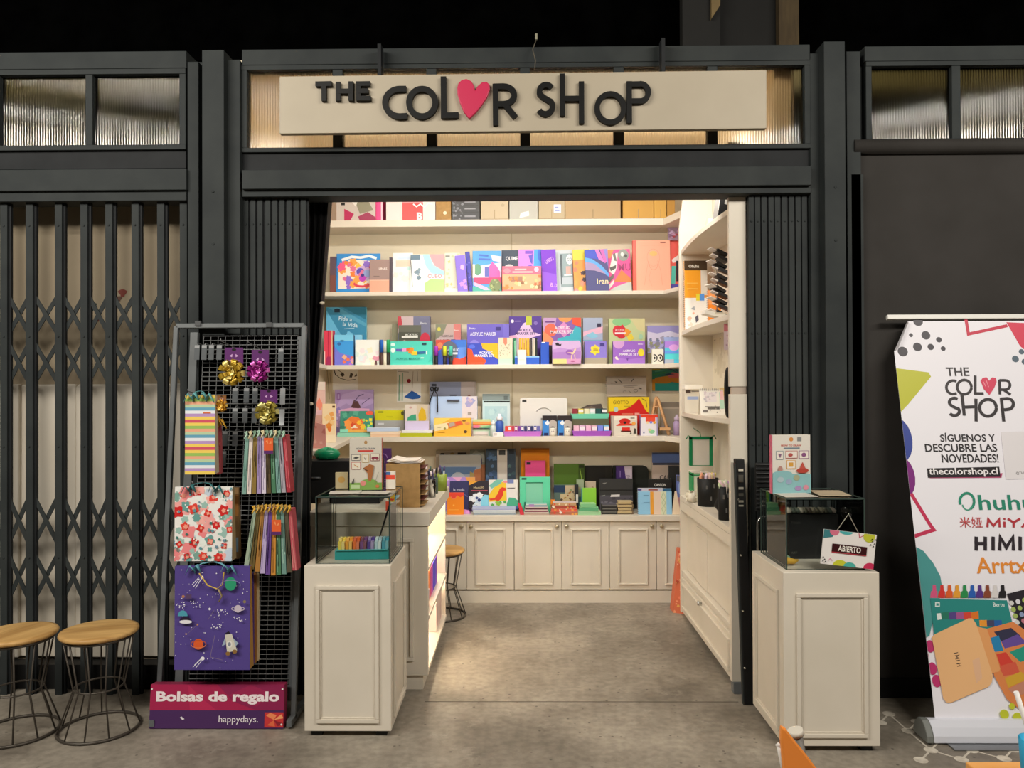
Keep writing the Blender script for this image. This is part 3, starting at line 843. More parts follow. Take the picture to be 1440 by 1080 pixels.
# ABIERTO sign
sc0 = at(1190, 728, 3.415)
q0, q1, q2, q3 = at(1157.5, 744, 3.41), at(1229, 752, 3.41), at(1223, 801, 3.41), at(1153, 792, 3.41)
ctr = (q0 + q1 + q2 + q3) / 4
o = thing('open_sign', 'white open sign with coloured shapes hanging from a suction cup on the glass', 'sign', ctr)
W_, H_ = .232, .152
ops = [('P', [(0, 1), (.25, 1), (.17, .8), (0, .74)], '#3f7f86'), ('C', .2, .97, .09, .12, '#d8738c'), ('C', .42, 1.0, .13, .09, '#4fb0b0'), ('L', [(.66, 1), (.68, .87), (.78, .97)], .012, '#c93c5a'), ('C', .86, .93, .11, .17, '#c3c63c'), ('C', .37, .0, .14, .17, '#c9cc3a'), ('C', .55, .0, .12, .13, '#4fb0a6'), ('C', .93, .02, .12, .16, '#c8325a'),
       ('L', [(.13, .1), (.17, .19), (.21, .12)], .01, '#c9779a'), ('R', .18, .38, .84, .62, '#3b1216'), ('R', .18, .36, .84, .385, '#b8404c'), ('T', 'ABIERTO', .51, .505, .17, '#f4efe6', .43, .02)]
for u, v in ((.93, .8), (.97, .74), (.9, .7), (.95, .66), (.03, .2), (.06, .14), (.03, .09), (.08, .08), (.98, .86), (.91, .86)): ops.append(('C', u, v, .013, .02, '#141414'))
tilt = math.atan2(q1.z - q0.z, q1.x - q0.x)
MB().box(-W_ / 2, 0, 0, W_ / 2, .006, H_, '#ece7e4').art(ops, W_, H_, 0).build('board', o, (0, 0, -H_ / 2 * 1), (0, -tilt, 0), bevel=.001)
cup = at(1191, 722, 3.432) - ctr
rt = Matrix.Translation(cup) @ Matrix.Rotation(math.pi / 2, 4, 'X')
MB().lathe([(.025, -.004), (.022, 0), (.012, .008), (.006, .012), (.006, .018), (0, .02)], M_PLASTIC, 18, M=rt).build('suction_cup', o)
t0 = at(1177, 746, 3.412) - ctr; t1 = at(1207, 749, 3.412) - ctr
MB().tube([t0, (cup.x, cup.y - .016, cup.z), t1], .0018, ink('#b9b2a2', .5), 6).build('cord', o)

# ------------------------------------------------------------------ black things at the jambs
# lock post of the folded gate, standing beside the cream jamb
a, b = at(1040, 647, 3.97), at(1053, 992, 3.90)
lp = thing('lock_post', 'black steel lock post with rivets leaning beside the cream jamb', 'post', (b.x, 3.92, 0))
def post(px_top0, px_top1, px_bot0, px_bot1, yt, yb, dy, mt):
    t0, t1, b0, b1 = at(px_top0, yt, 3.97), at(px_top1, yt, 3.97), at(px_bot0, yb, 3.90), at(px_bot1, yb, 3.90)
    L_ = lambda p: p - Vector((b.x, 3.92, 0))
    bz = 0.0
    B = [L_(Vector((b0.x, 3.90, bz))), L_(Vector((b1.x, 3.90, bz))), L_(Vector((b1.x, 3.90 + dy, bz))), L_(Vector((b0.x, 3.90 + dy, bz)))]
    T = [L_(t0), L_(t1), L_(t1 + Vector((0, dy, 0))), L_(t0 + Vector((0, dy, 0)))]
    return MB().hexa([tuple(p) for p in B], [tuple(p) for p in T], mt)
post(1035, 1047, 1047, 1061, 646, 993, .05, M_BLACK).build('post_body', lp, bevel=.003)
post(1033.5, 1035, 1045.5, 1047, 652, 990, .03, M_STEEL).build('edge_strip', lp)
tx = MB()
pA, pB = at(1036.5, 655, 3.968), at(1046, 712, 3.962)
hgt, wid = pA.z - pB.z, pB.x - pA.x
for i, (v, hh, c) in enumerate(((.86, .07, '#c9c4b4'), (.6, .18, '#55524b'), (.42, .06, '#b5b0a2'), (.25, .08, '#55524b'), (.1, .05, '#a9a496'), (.0, .04, '#a9a496'))):
    tx.art([('R', .12, v, .9, v + hh, c)], wid, hgt, 0)
tx.build('label_plate', lp, (pA.x + wid / 2 - b.x, 3.9625 - 3.92 - .006, pB.z))
for py in (702, 780, 858, 938):
    p = at(1036 + (py - 646) * .0345, py, 3.965 - (py - 646) * .0002) - Vector((b.x, 3.92, 0))
    mb = MB(); mb.lathe([(.006, 0), (.004, .004)], M_CHROME, 8, M=Matrix.Translation((p.x, p.y - .014, p.z)) @ Matrix.Rotation(math.pi / 2, 4, 'X'))
    mb.build('rivet', lp)
# black ribbed folding chair stored behind the stand of the pouch case
o = thing('folding_chair', 'black ribbed folding chair with a chrome frame stored behind the pouch case', 'chair', (1.265, 3.965, 0))
xa, xb = at(1063, 650, 3.96).x - 1.265, at(1110, 650, 3.96).x - 1.265
z0_, z1_ = at(1075, 720, 3.96).z, at(1075, 651, 3.96).z
mb = MB().box(xa, 0, z0_, xb, .02, z1_, M_BLACK)
for i in range(11): mb.tube([(xa, -.002, z0_ + .02 + i * (z1_ - z0_ - .03) / 10), (xb, -.002, z0_ + .02 + i * (z1_ - z0_ - .03) / 10)], .007, ink('#1b1b1c', .4), 8)
mb.build('backrest', o, bevel=.006)
MB().box(xa + .01, 0, .42, xb, .028, z0_ - .03, M_BLACK).build('seat', o, bevel=.008)
MB().tube([(xb - .02, .035, 0), (xb - .02, .035, z0_ + .02)], .009, M_CHROME, 8).build('leg', o)
zc = at(1060, 727, 3.93).z
MB().tube([(xa + .005, -.012, 0), (xa + .005, -.012, zc - .03), (xa + .02, -.012, zc - .006), (xa + .05, -.012, zc), (xb - .02, -.012, zc)], .007, M_CHROME, 8).build('leg', o)
# black till on the counter
o = thing('till', 'black boxy till with a small side lever on the counter behind the animal drawing book', 'till', (-1.0, 4.36, .952))
p0, p1 = at(432, 648, 4.36), at(533, 648, 4.36)
hw = (p1.x - p0.x) / 2
o.location.x = (p0.x + p1.x) / 2
MB().box(-hw, 0, 0, hw, .17, p0.z - .952, M_BLACK).build('housing', o, bevel=.004)
lv = at(444, 672, 4.36)
MB().tube([(lv.x - o.location.x - .03, -.012, lv.z - .952), (lv.x - o.location.x + .03, -.012, lv.z - .952)], .006, ink('#3b3b3d', .4), 8).build('lever', o)
# ================================================================== SHOP FITTINGS
# shelf heights from the photo
SF = 5.84                       # front edge of the wall shelves
def zz(py, Y=SF): return at(700, py, Y).z
S1, S1b = zz(308.5), zz(318)
S2, S2b = zz(409.5), zz(415)
S3, S3b = zz(512.5), zz(518.5)
S4, S4b = zz(614), zz(621)
CT = zz(725.5, 5.74)
CF = 5.76
def wall_shelf(label, zt, zb_, lip=0.0):
    r = thing('wall_shelf', label, 'shelf', (-.1, SF, zt))
    x0, x1 = SHOP_L + .1 + .001, 1.085 + .1
    MB().box(x0, 0, zb_ - zt, x1, BACK - SF - .002, 0, M_CREAM).build('board', r, bevel=.002)
    # the splayed corner piece towards the partition and the return along the wall
    MB().slab([(x1, 0), (1.20 + .1, -.37), (SHOP_R + .099, -.37), (SHOP_R + .099, BACK - SF - .002), (x1, BACK - SF - .002)], zb_ - zt, 0, M_CREAM).build('corner_board', r, bevel=.002)
    return r
wall_shelf('topmost wall shelf, carrying the brown cartons', S1, S1b)
wall_shelf('wall shelf with the row of colourful notebooks', S2, S2b)
wall_shelf('wall shelf with the acrylic marker boxes', S3, S3b)
wall_shelf('wall shelf with the grey and pale blue suitcase boxes', S4, S4b)
# return shelves along the wall by the curtain
def side_shelf(label, zt, depth, y0, y1):
    r = thing('side_shelf', label, 'shelf', (SHOP_L, y0, zt))
    MB().slab([(.001, 0), (depth, 0), (depth - .12, y1 - y0), (.001, y1 - y0)], -.03, 0, M_CREAM).build('board', r, bevel=.002)
side_shelf('short return shelf beside the curtain, level with the suitcase box shelf', S4, .40, 4.55, SF - .004)
side_shelf('short return shelf beside the curtain, level with the marker box shelf', S3, .20, 4.9, SF - .004)
side_shelf('short return shelf beside the curtain, level with the notebook shelf', S2, .18, 4.9, SF - .004)

# base cabinets along the rear wall
def moulding(px0, px1, pz0, pz1, t=.013, dep=.012, mt=None):
    mb = MB(); mt = mt or M_CREAM
    mb.box(px0, -dep, pz0, px1, 0, pz0 + t, mt).box(px0, -dep, pz1 - t, px1, 0, pz1, mt).box(px0, -dep, pz0 + t, px0 + t, 0, pz1 - t, mt).box(px1 - t, -dep, pz0 + t, px1, 0, pz1 - t, mt)
    return mb
seams = [455, 589, 723, 857, 991]
zd0, zd1 = zz(829, CF), CT - .044
def base_cabinet(label, a, b):
    x0, x1 = at(a, 780, CF).x, at(b, 780, CF).x
    x0 = max(x0, SHOP_L + .002); x1 = min(x1, SHOP_R - .002)
    wd = x1 - x0
    r = thing('base_cabinet', label, 'cabinet', ((x0 + x1) / 2, CF, 0))
    MB().box(-wd / 2, .018, .1, wd / 2, BACK - CF - .004, CT - .04, M_CREAM).build('carcass', r)
    MB().box(-wd / 2, -.004, 0, wd / 2, .1, zd0 - .012, M_CREAM).build('plinth', r)
    for s in (-1, 1):
        dx0, dx1 = (-wd / 2 + .0025, -.002) if s < 0 else (.002, wd / 2 - .0025)
        d = MB().box(dx0, 0, zd0, dx1, .018, zd1, M_CREAM).build('door', r, bevel=.002)
        dw = dx1 - dx0
        moulding(dx0 + dw * .18, dx1 - dw * .18, zd0 + .035, zd1 - .055).build('moulding', d, bevel=.003)
        kx = dx1 - .034 if s < 0 else dx0 + .034
        mb = MB(); mb.lathe([(.006, 0), (.007, .008), (.015, .013), (.016, .02), (.011, .026), (0, .027)], ink('#b5a98f', .3, .6), 14, M=Matrix.Translation((kx, 0, zd1 - .035)) @ Matrix.Rotation(math.pi / 2, 4, 'X'))
        mb.build('knob', d)
base_cabinet('cream base cabinet mostly hidden behind the sales counter', seams[0], seams[1])
base_cabinet('cream two-door base cabinet behind the small stool', seams[1], seams[2])
base_cabinet('cream two-door base cabinet in the middle of the rear wall', seams[2], seams[3])
base_cabinet('cream two-door base cabinet behind the orange floral bag', seams[3], seams[4])
wt = thing('worktop', 'long cream worktop over the base cabinets along the rear wall', 'worktop', (0, 5.735, CT))
MB().box(SHOP_L + .002, 0, -.04, SHOP_R - .002, BACK - 5.735 - .003, 0, M_CREAM).build('board', wt, bevel=.003)

# ------------------------------------------------------------------ sales counter with a lit open side
KX0, KX1, KY0, KY1, KZ = -1.125, -0.5, 4.08, 5.14, 0.95
ctn = thing('sales_counter', 'cream sales counter with lit open shelves facing the aisle', 'counter', (KX0, KY0, 0))
w_, d_ = KX1 - KX0, KY1 - KY0
M_CNT = M_CREAM
MB().box(.0, 0, .08, w_ - .0, .03, KZ - .075, M_CNT).build('front_panel', ctn, bevel=.002)
MB().box(0.02, .02, 0, w_ - .03, d_ - .03, .08, M_CNT).build('plinth', ctn)
MB().box(0, d_ - .025, .08, w_ - .01, d_, KZ - .075, M_CNT).build('end_panel', ctn)
MB().box(0, .03, .08, .02, d_ - .025, KZ - .075, M_CNT).build('side_panel', ctn)
MB().box(w_ - .34, .03, .08, w_ - .325, d_ - .025, KZ - .075, M_CNT).build('rear_panel', ctn)
MB().box(-.01, -.012, KZ - .075, w_ + .012, d_ + .01, KZ, M_CNT).build('countertop', ctn, bevel=.004)
moulding(w_ - .36, w_ - .075, .16, KZ - .14, .02, .014).build('moulding', ctn, (0, 0, 0), bevel=.003)
for z in (.375, .64):
    MB().box(w_ - .325, .03, z - .018, w_ - .003, d_ - .025, z, M_CNT).build('shelf', ctn)
MB().box(w_ - .325, .03, .08, w_ - .003, d_ - .025, .1, M_CNT).build('bottom_board', ctn)
LED = glow('led_strip_light', (1.0, .84, .60), 34)
for z in (.874, .6215, .3565):
    MB().box(w_ - .06, .05, z - .008, w_ - .045, d_ - .05, z, LED).build('led_strip', ctn)
for z in (.866, .614, .349):
    area('counter_strip_light', (KX1 - .07, (KY0 + KY1) / 2, z), (KX1 - .16, (KY0 + KY1) / 2, z - .2), 1.5, (1.0, .84, .60), .9, .02, spread=80).rotation_euler
# goods on the lit shelves
def cx(u): return KX0 + w_ + u
def small_box(name, label, cat, loc, dim, c, ops=None, rot=0, group=None):
    mb = MB().box(-dim[0] / 2, -dim[1] / 2, 0, dim[0] / 2, dim[1] / 2, dim[2], c)
    if ops: mb.art(ops, dim[1], dim[2], -dim[0] / 2, M=Matrix.Rotation(math.pi / 2, 4, 'Z'))
    return tag(mb.build(name, loc=loc, rot=(0, 0, rot), bevel=.0015), label, cat, group)
stripes = [('R', 0, .1, 1, .25, '#7b3a30'), ('R', 0, .55, 1, .7, '#7b3a30')]
for k in range(3):
    small_box('notebook', ('bottom', 'middle', 'top')[k] + ' brown-spined notebook in the short pile on the uppermost lit counter shelf', 'notebook', (cx(-.10), 4.22, .6405 + k * .026), (.15, .2, .026), '#c9b59a', [('R', 0, .1, 1, .6, '#6d3b33')])
small_box('packet', 'yellow packet on the uppermost lit counter shelf', 'packet', (cx(-.11), 4.40, .6405), (.12, .13, .055), '#f2d21c')
for k, c in enumerate(['#8c3bd9', '#5a3fe0', '#3f4be6', '#c23bd0', '#e0559a', '#f28a4a']):
    small_box('marker_box', ['violet', 'indigo', 'blue', 'magenta', 'pink', 'orange'][k] + ' slim marker box in the row on the middle lit counter shelf', 'marker box', (cx(-.09), 4.86 - k * .075, .3755), (.10, .06, .17), c)
small_box('wrapped_box', 'pale lilac wrapped box on the middle lit counter shelf', 'box', (cx(-.10), 4.235, .3755), (.15, .22, .10), '#d9cde6', [('R', 0, 0, 1, .45, '#efd6c6')])
for k, c in enumerate(['#d8342c', '#a3372a', '#e26a4a', '#7f4a34']):
    tag(MB().tube([(-.04, -.06, .012), (0, .0, .014), (.03, .04, .014)], .011, c, 8).build('crayon', loc=(cx(-.13), 4.26 + .1 * k, .1005), rot=(0, 0, -.9)), ['red', 'dark red', 'coral', 'brown'][k] + ' thick crayon lying on the lowest lit counter shelf', 'crayon')
small_box('album', 'pale pink album standing on the lowest lit counter shelf', 'album', (cx(-.1), 4.9, .1005), (.14, .3, .2), '#e9d3cc', [('R', .2, .1, .24, .8, '#c98f8a'), ('R', .5, .1, .54, .7, '#c98f8a'), ('R', .75, .1, .79, .9, '#c98f8a')])
small_box('frame_box', 'grey edged frame standing on the lowest lit counter shelf', 'frame', (cx(-.1), 4.66, .1005), (.03, .2, .16), '#8a8a8a', [('R', .12, .12, .88, .88, '#e9e5dc')])

# on the counter: kraft organiser, papers, pen pots
def ca(px, py, Y): return at(px, py, Y)
p0, p1 = at(552, 717, 4.22), at(591, 717, 4.22)
ow = (p1.x - p0.x)
og = thing('organiser', 'tall kraft cardboard organiser with pigeonholes facing the aisle, on the counter', 'organiser', ((p0.x + p1.x) / 2, 4.22, KZ))
oh = at(560, 652, 4.22).z - KZ
od = .20
MB().box(-ow / 2 - .035, 0, 0, ow / 2, .004, oh, M_KRAFT).box(-ow / 2 - .035, od - .004, 0, ow / 2, od, oh, M_KRAFT).box(-ow / 2 - .035, .004, 0, -ow / 2 - .031, od - .004, oh, M_KRAFT).box(-ow / 2 - .035, .004, oh - .004, ow / 2, od - .004, oh, M_KRAFT).build('carton_body', og)
for k in range(8):
    z = .004 + k * (oh - .01) / 8
    MB().hexa([(-ow / 2 - .02, .006, z), (ow / 2 + .022, .006, z + .008), (ow / 2 + .022, od - .006, z + .008), (-ow / 2 - .02, od - .006, z)],
              [(-ow / 2 - .02, .006, z + .003), (ow / 2 + .022, .006, z + .011), (ow / 2 + .022, od - .006, z + .011), (-ow / 2 - .02, od - .006, z + .003)], ink('#6d3a30', .6) if k % 2 else M_KRAFT).build('shelf', og)
pp = MB()
for k in range(3):
    pp.hexa([(-.1 + .012 * k, -.02 * (k == 0), .002 + k * .006 + .012), (-.02, -.01, k * .006 + .001), (.085 - .01 * k, 0, k * .006 + .003), (.085 - .01 * k, .18, k * .006 + .003), (-.02, .18, k * .006 + .001), (-.1 + .012 * k, .18, .002 + k * .006 + .012)],
            [(-.1 + .012 * k, -.02 * (k == 0), .004 + k * .006 + .012), (-.02, -.01, k * .006 + .003), (.085 - .01 * k, 0, k * .006 + .005), (.085 - .01 * k, .18, k * .006 + .005), (-.02, .18, k * .006 + .003), (-.1 + .012 * k, .18, .004 + k * .006 + .012)], '#ece2d6')
tag(pp.build('paper_sheaf', loc=(og.location.x - .005, 4.225, KZ + oh + .001)), 'curling white paper sheaf lying on top of the kraft organiser', 'paper')
def pot(label, px, Y, r, h, c, pens):
    p = at(px, 690, Y)
    t = thing('pen_pot', label, 'pen pot', (p.x, Y, KZ))
    MB().lathe([(r, 0), (r, h), (r - .004, h), (r - .004, .004), (0, .004)], c, 16).build('pot', t)
    g = rng(int(px))
    for i, pc in enumerate(pens):
        a = 2 * math.pi * i / len(pens) + g.uniform(-.3, .3)
        rr = (r - .012) * g.uniform(.3, 1)
        x, y = rr * math.cos(a), rr * math.sin(a)
        hh = h + g.uniform(.02, .075)
        MB().tube([(x * .7, y * .7, .006), (x * 1.2, y * 1.2, hh - .03)], .0045, pc, 6).tube([(x * 1.2, y * 1.2, hh - .03), (x * 1.3, y * 1.3, hh)], .006, g.choice(['#5a4a78', '#2b2b33', '#d8c8c8', pc]), 6).build('pen', t)
pot('clear pen pot crowded with violet and dark pens, on the counter beyond the kraft organiser', 604, 4.62, .038, .11, M_PLASTIC, ['#39324f', '#5a4a78', '#2b2b33', '#8a7fa8', '#d0b9bd', '#3f3f55', '#262630'])
pot('dark green pen pot on the counter between two other pots', 608, 4.80, .036, .10, ink('#3d5347', .4), ['#2b2b33', '#5a4a78', '#4a5f4a', '#202028', '#7a7f88'])
pot('lime green pen pot at the far end of the counter', 620, 4.93, .04, .105, ink('#8a9c38', .4), ['#d8d8cc', '#4a2c24', '#9fb04a', '#2b2b33'])
tag(MB().box(-.035, -.04, 0, .035, .04, .03, '#b7a48a').box(-.034, -.041, .006, .036, -.0405, .012, '#5c2f26').box(.0352, -.04, .012, .0356, .04, .02, '#5c2f26').build('notepad_block', loc=(at(590, 700, 4.5).x, 4.52, KZ)), 'small brown-edged notepad block on the counter beside the clear pen pot', 'notepad')
tag(MB().box(-.02, 0, 0, .02, .03, .09, '#e6d9c8').art([('R', 0, .0, 1, .55, '#e5573f'), ('C', .5, .75, .3, .12, '#d8a04a')], .04, .09).build('card_pack', loc=(at(552, 700, 4.15).x - .012, 4.12, KZ)), 'coral and white card pack standing against the kraft organiser', 'card pack')
# purple patterned bag on the counter
q0, q1 = at(522, 640, 4.46), at(549, 631, 4.72)
pb_ = thing('gift_bag', 'purple patterned paper bag on the counter between the drawing book and the kraft organiser', 'gift bag', (at(538, 640, 4.72).x, 4.72, KZ))
hh = at(538, 631, 4.72).z - KZ
mb = MB().hexa([(-.10, 0, 0), (.055, 0, 0), (.055, .06, 0), (-.10, .06, 0)], [(-.10, 0.02, hh), (.048, .02, hh), (.048, .04, hh), (-.10, .04, hh)], '#4a1f5e')
mb.art([('L', arc(.7, .8, .16, .09, 0, 300), .03, '#9a72ae'), ('L', arc(.35, .6, .14, .08, 40, 340), .03, '#8a62a0'), ('L', arc(.75, .42, .15, .08, 0, 300), .03, '#9a72ae'), ('L', [(.2, .3), (.5, .2), (.8, .3)], .03, '#8a62a0')], .15, hh, -.001, x0=-.1)
mb.build('bag_body', pb_)

# ------------------------------------------------------------------ tall shelf unit along the aisle (opposite the counter)
TX0, TX1, TY0, TY1 = 1.115, SHOP_R - .002, 4.09, 5.44
tu = thing('shelf_unit', 'tall cream shelf unit with a deep drawer along the aisle wall', 'shelf unit', (TX0, TY0, 0))
tw, td = TX1 - TX0, TY1 - TY0
MB().prism([(0, .03), (tw, .03), (tw, 3.2), (.06, 3.2), (0.0, 2.72)], td - .03, td, M_CREAM).build('end_panel', tu, bevel=.002)
MB().box(tw - .012, .0, .03, tw, td - .03, 3.2, M_CREAM).build('back_panel', tu)
def unit_shelf(zfar, bow, name='shelf', th=.03):
    n = 10
    poly = [(tw - .012, 0), (tw - .012, td - .03)]
    for i in range(n + 1):
        t = i / n
        poly.append((-bow * math.sin(math.pi * t) + .012, (td - .03) * (1 - t)))
    return MB().slab(poly, zfar - th, zfar, M_CREAM).build(name, tu, bevel=.002)
ZA, ZB, ZC, ZD = 2.57, 2.0, 1.435, .85
unit_shelf(ZA, .03); unit_shelf(ZB, .03); unit_shelf(ZC, .03)
MB().box(0, 0, ZD - .035, tw - .012, td - .03, ZD, M_CREAM).build('countertop', tu, bevel=.003)
MB().box(.045, 0, .33, .06, td - .03, ZD - .035, M_CREAM).build('lower_panel', tu)
MB().box(.038, .72, .33, .045, td - .34, ZD - .16, M_CREAM).build('lower_panel', tu)
MB().box(0, 0, ZD - .10, .06, td - .03, ZD - .036, M_CREAM).build('apron', tu)
MB().box(.008, 0, .29, tw - .012, td - .03, .325, M_CREAM).build('ledge', tu, bevel=.003)
MB().box(.012, .0, .03, tw - .012, td - .03, .285, M_CREAM).build('lower_case', tu)
dr = MB().box(0, .01, .05, .012, td - .04, .28, M_CREAM).build('drawer', tu, bevel=.002)
mb = MB()
for (ya, yb_, za, zb_) in ((.06, td - .09, .08, .096), (.06, td - .09, .235, .251), (.06, .076, .097, .234), (td - .106, td - .09, .097, .234)):
    mb.box(-.012, ya, za, 0, yb_, zb_, M_CREAM)
mb.build('moulding', dr, bevel=.002)
mb = MB(); mb.lathe([(.006, 0), (.007, .01), (.015, .016), (.014, .026), (0, .028)], M_CHROME, 12, M=Matrix.Translation((-.0, td * .52, .265)) @ Matrix.Rotation(-math.pi / 2, 4, 'Y'))
mb.build('knob', dr)
# jamb that closes the unit towards the hall
j0, j1 = at(1027, 700, 4.06).x, at(1051, 700, 4.06).x
zj = at(1038, 549, 4.06).z
struct('trim_6', MB().box(j0, 4.06, zj + .02, j1, 4.088, 2.9, M_CREAM), bevel=.002)
struct('trim_7', MB().box(j0, 4.05, .06, j1, 4.088, zj - .02, M_CREAM), bevel=.002)
struct('trim_8', MB().box(j0 + .01, 4.066, zj - .02, j1, 4.088, zj + .02, ink('#b9a99a', .4)), bevel=.002)
struct('trim_9', MB().box(j0 + .006, 4.04, 0, j1 - .02, 4.088, .06, ink('#6b6e70', .5)), bevel=.002)
# black oval plate at the jamb
o = at(1021, 552, 4.2)
mb = MB().prism([(o.x + .018 * 1 + (.03 if abs(math.cos(t)) > 0 else 0) * math.copysign(abs(math.cos(t)) ** .5, math.cos(t)), o.z + .14 * math.copysign(abs(math.sin(t)) ** .8, math.sin(t))) for t in [i * math.pi / 14 for i in range(28)]], 4.17, 4.2, M_BLACK)
ov = thing('oval_disc', 'black oval disc on a stem half hidden behind the cream jamb, beside the desk calendar', 'disc', (0, 0, 0))
mb.build('disc_body', ov, bevel=.004)
MB().tube([(o.x + .018, 4.185, o.z - .13), (o.x + .018, 4.185, ZC + .002)], .012, M_BLACK, 8).build('stem', ov)
# ================================================================== HALL SIDE THINGS
def children(o): return [c for c in bpy.data.objects if c.parent == o]
def copy_tree(o, parent=None):
    c = o.copy(); col.objects.link(c)
    if parent: c.parent = parent
    for ch in children(o): copy_tree(ch, c)
    return c
# ------------------------------------------------------------------ wire stools
def make_stool(label, loc, rot, group):
    r = thing('wire_stool', label, 'stool', loc, (0, 0, rot), group)
    MB().lathe([(.0, .447), (.158, .447), (.168, .452), (.172, .460), (.169, .469), (.150, .473), (0, .474)], M_WOOD, 36).build('seat', r)
    ring = lambda rad, z, n=28: [(rad * math.cos(2 * math.pi * i / n), rad * math.sin(2 * math.pi * i / n), z) for i in range(n)]
    MB().tube(ring(.152, .440), .006, M_WIRE, 6, closed=True).build('seat_ring', r)
    MB().tube(ring(.106, .205), .0045, M_WIRE, 6, closed=True).build('waist_ring', r)
    MB().tube(ring(.176, .008), .007, M_WIRE, 6, closed=True).build('base_ring', r)
    for i in range(11):
        a = 2 * math.pi * i / 11
        c, s = math.cos(a), math.sin(a)
        MB().tube([(.150 * c, .150 * s, .440), (.108 * c, .108 * s, .205), (.176 * c, .176 * s, .010)], .0038, M_WIRE, 6).build('rod', r)
    return r
st = make_stool('round wooden stool on a waisted wire frame, standing next to the gift bag rack', (at(143, 900, 3.64).x, 3.62, 0), .3, 'wire stools')
s2 = copy_tree(st); s2.location = (st.location.x - .366, 3.58, 0); s2.rotation_euler.z = 1.2
s2['label'] = 'darker-topped round wooden stool cut by the picture edge, away from the gift bag rack'
s3 = copy_tree(st); s3.location = (-.575, 5.43, 0); s3.rotation_euler.z = .1
s3['label'] = 'small round wooden stool inside the shop, half hidden behind the lit counter'
s3['group'] = 'wire stools'

# ------------------------------------------------------------------ gift bag rack
TH = math.atan(.20 / 1.92)
RO = Vector((-1.415, 3.67, 0))
RN = Vector((0, math.cos(TH), -math.sin(TH)))
RU = Vector((0, math.sin(TH), math.cos(TH)))
def rk(px, py):
    p = on_plane(px, py, RO, RN) - RO
    return p.x, p.dot(RU)
rack = thing('gift_bag_rack', 'leaning grey wire-grid rack hung with gift bags and bows', 'display rack', RO, (-TH, 0, 0))
M_RACK = noisy('rack_grey', '#5c6062', '#686c6e', 6, 0.4)
x0, ztp = rk(247, 458); x1, _ = rk(427, 460)
x0b = rk(223, 1010)[0]
def rbar(xa, za, xb, zb_, y0=0, y1=.025, t=.012, name='frame_bar', mt=None):
    if abs(xb - xa) > abs(zb_ - za): mb = MB().box(xa, y0, za - t, xb, y1, za + t, mt or M_RACK)
    else: mb = MB().box(xa - t, y0, za, xa + t, y1, zb_, mt or M_RACK)
    return mb.build(name, rack, bevel=.003)
rbar(x0, 0.02, x0, ztp); rbar(x1, 0.02, x1, ztp); rbar(x0, ztp, x1, ztp)
gx0, gx1 = rk(281, 520)[0], rk(416, 520)[0]
rbar(rk(268, 520)[0], 0.1, rk(268, 520)[0], ztp - .03, .02, .045, .02)
rbar(x1 - .028, 0.1, x1 - .028, ztp - .05, .03, .05, .012)
gm = MB()
M_GRID = ink('#8a8b8c', .4, .3)
zz0, zz1 = .18, ztp - .05
nx = 13
for i in range(nx + 1):
    x = gx0 + (gx1 - gx0) * i / nx
    gm.tube([(x, .03, zz0), (x, .03, zz1)], .0017, M_GRID, 4)
nz = 74
for i in range(nz + 1):
    z = zz0 + (zz1 - zz0) * i / nz
    gm.tube([(gx0, .026, z), (gx1, .026, z)], .002, M_GRID, 4)
gm.build('wire_mesh', rack)
MB().box(gx0 - .01, .052, .1, gx1 + .012, .056, ztp - .04, M_VOID).build('backing_panel', rack)
# floor frame and the headed base sign
for sx_ in (x0, x1):
    MB().box(sx_ - .012, -.06, 0.0, sx_ + .012, .30, .03, M_RACK).build('foot', rack, (0, 0, 0.012), (TH, 0, 0))
q = [rk(220, 958), rk(405, 958), rk(404, 1016), rk(221, 1019)]
bw, bh = q[1][0] - q[0][0], q[0][1] - q[3][1]
ops = [('R', 0, 0, 1, .415, '#4a2a5c'), ('R', 0, .415, 1, 1, '#a82450'), ('P', [(.28, 1), (.38, .7), (.5, .415), (.3, .415)], '#b92a56'), ('P', [(.5, 1), (.62, .62), (.8, .415), (1, .415), (1, 1)], '#8d2350'), ('P', [(.58, .75), (.75, 1), (.9, .8), (.8, .5)], '#9c2652'),
       ('T', 'Bolsas de regalo', .505, .695, .30, '#f3e6ea', -.92, .04), ('T', 'happydays.', .665, .195, .2, '#efe6ee', .36, .0), ('R', .86, .03, 1, .37, '#c8383a'),
       ('P', [(.93, .2), (.87, .3), (.9, .36), (.95, .31)], '#ee8a5a'), ('P', [(.93, .2), (.985, .33), (1, .24)], '#f2a06a'), ('P', [(.93, .2), (.88, .08), (.94, .05)], '#e06a44'), ('P', [(.93, .2), (.96, .06), (1, .12)], '#8e2430'), ('P', [(.24, .28), (.265, .22), (.25, .2), (.23, .25)], '#e6dfe6')]
for u, v in ((.012, .9), (.988, .9), (.012, .1), (.988, .1)): ops.append(('C', u, v, .007, .022, '#e8e4e0'))
MB().box(0, -.055, 0, bw, -.005, bh, '#93264c').art(ops, bw, bh, -.055, x0=0).build('base_sign', rack, (q[0][0], 0, q[3][1]), bevel=.002)
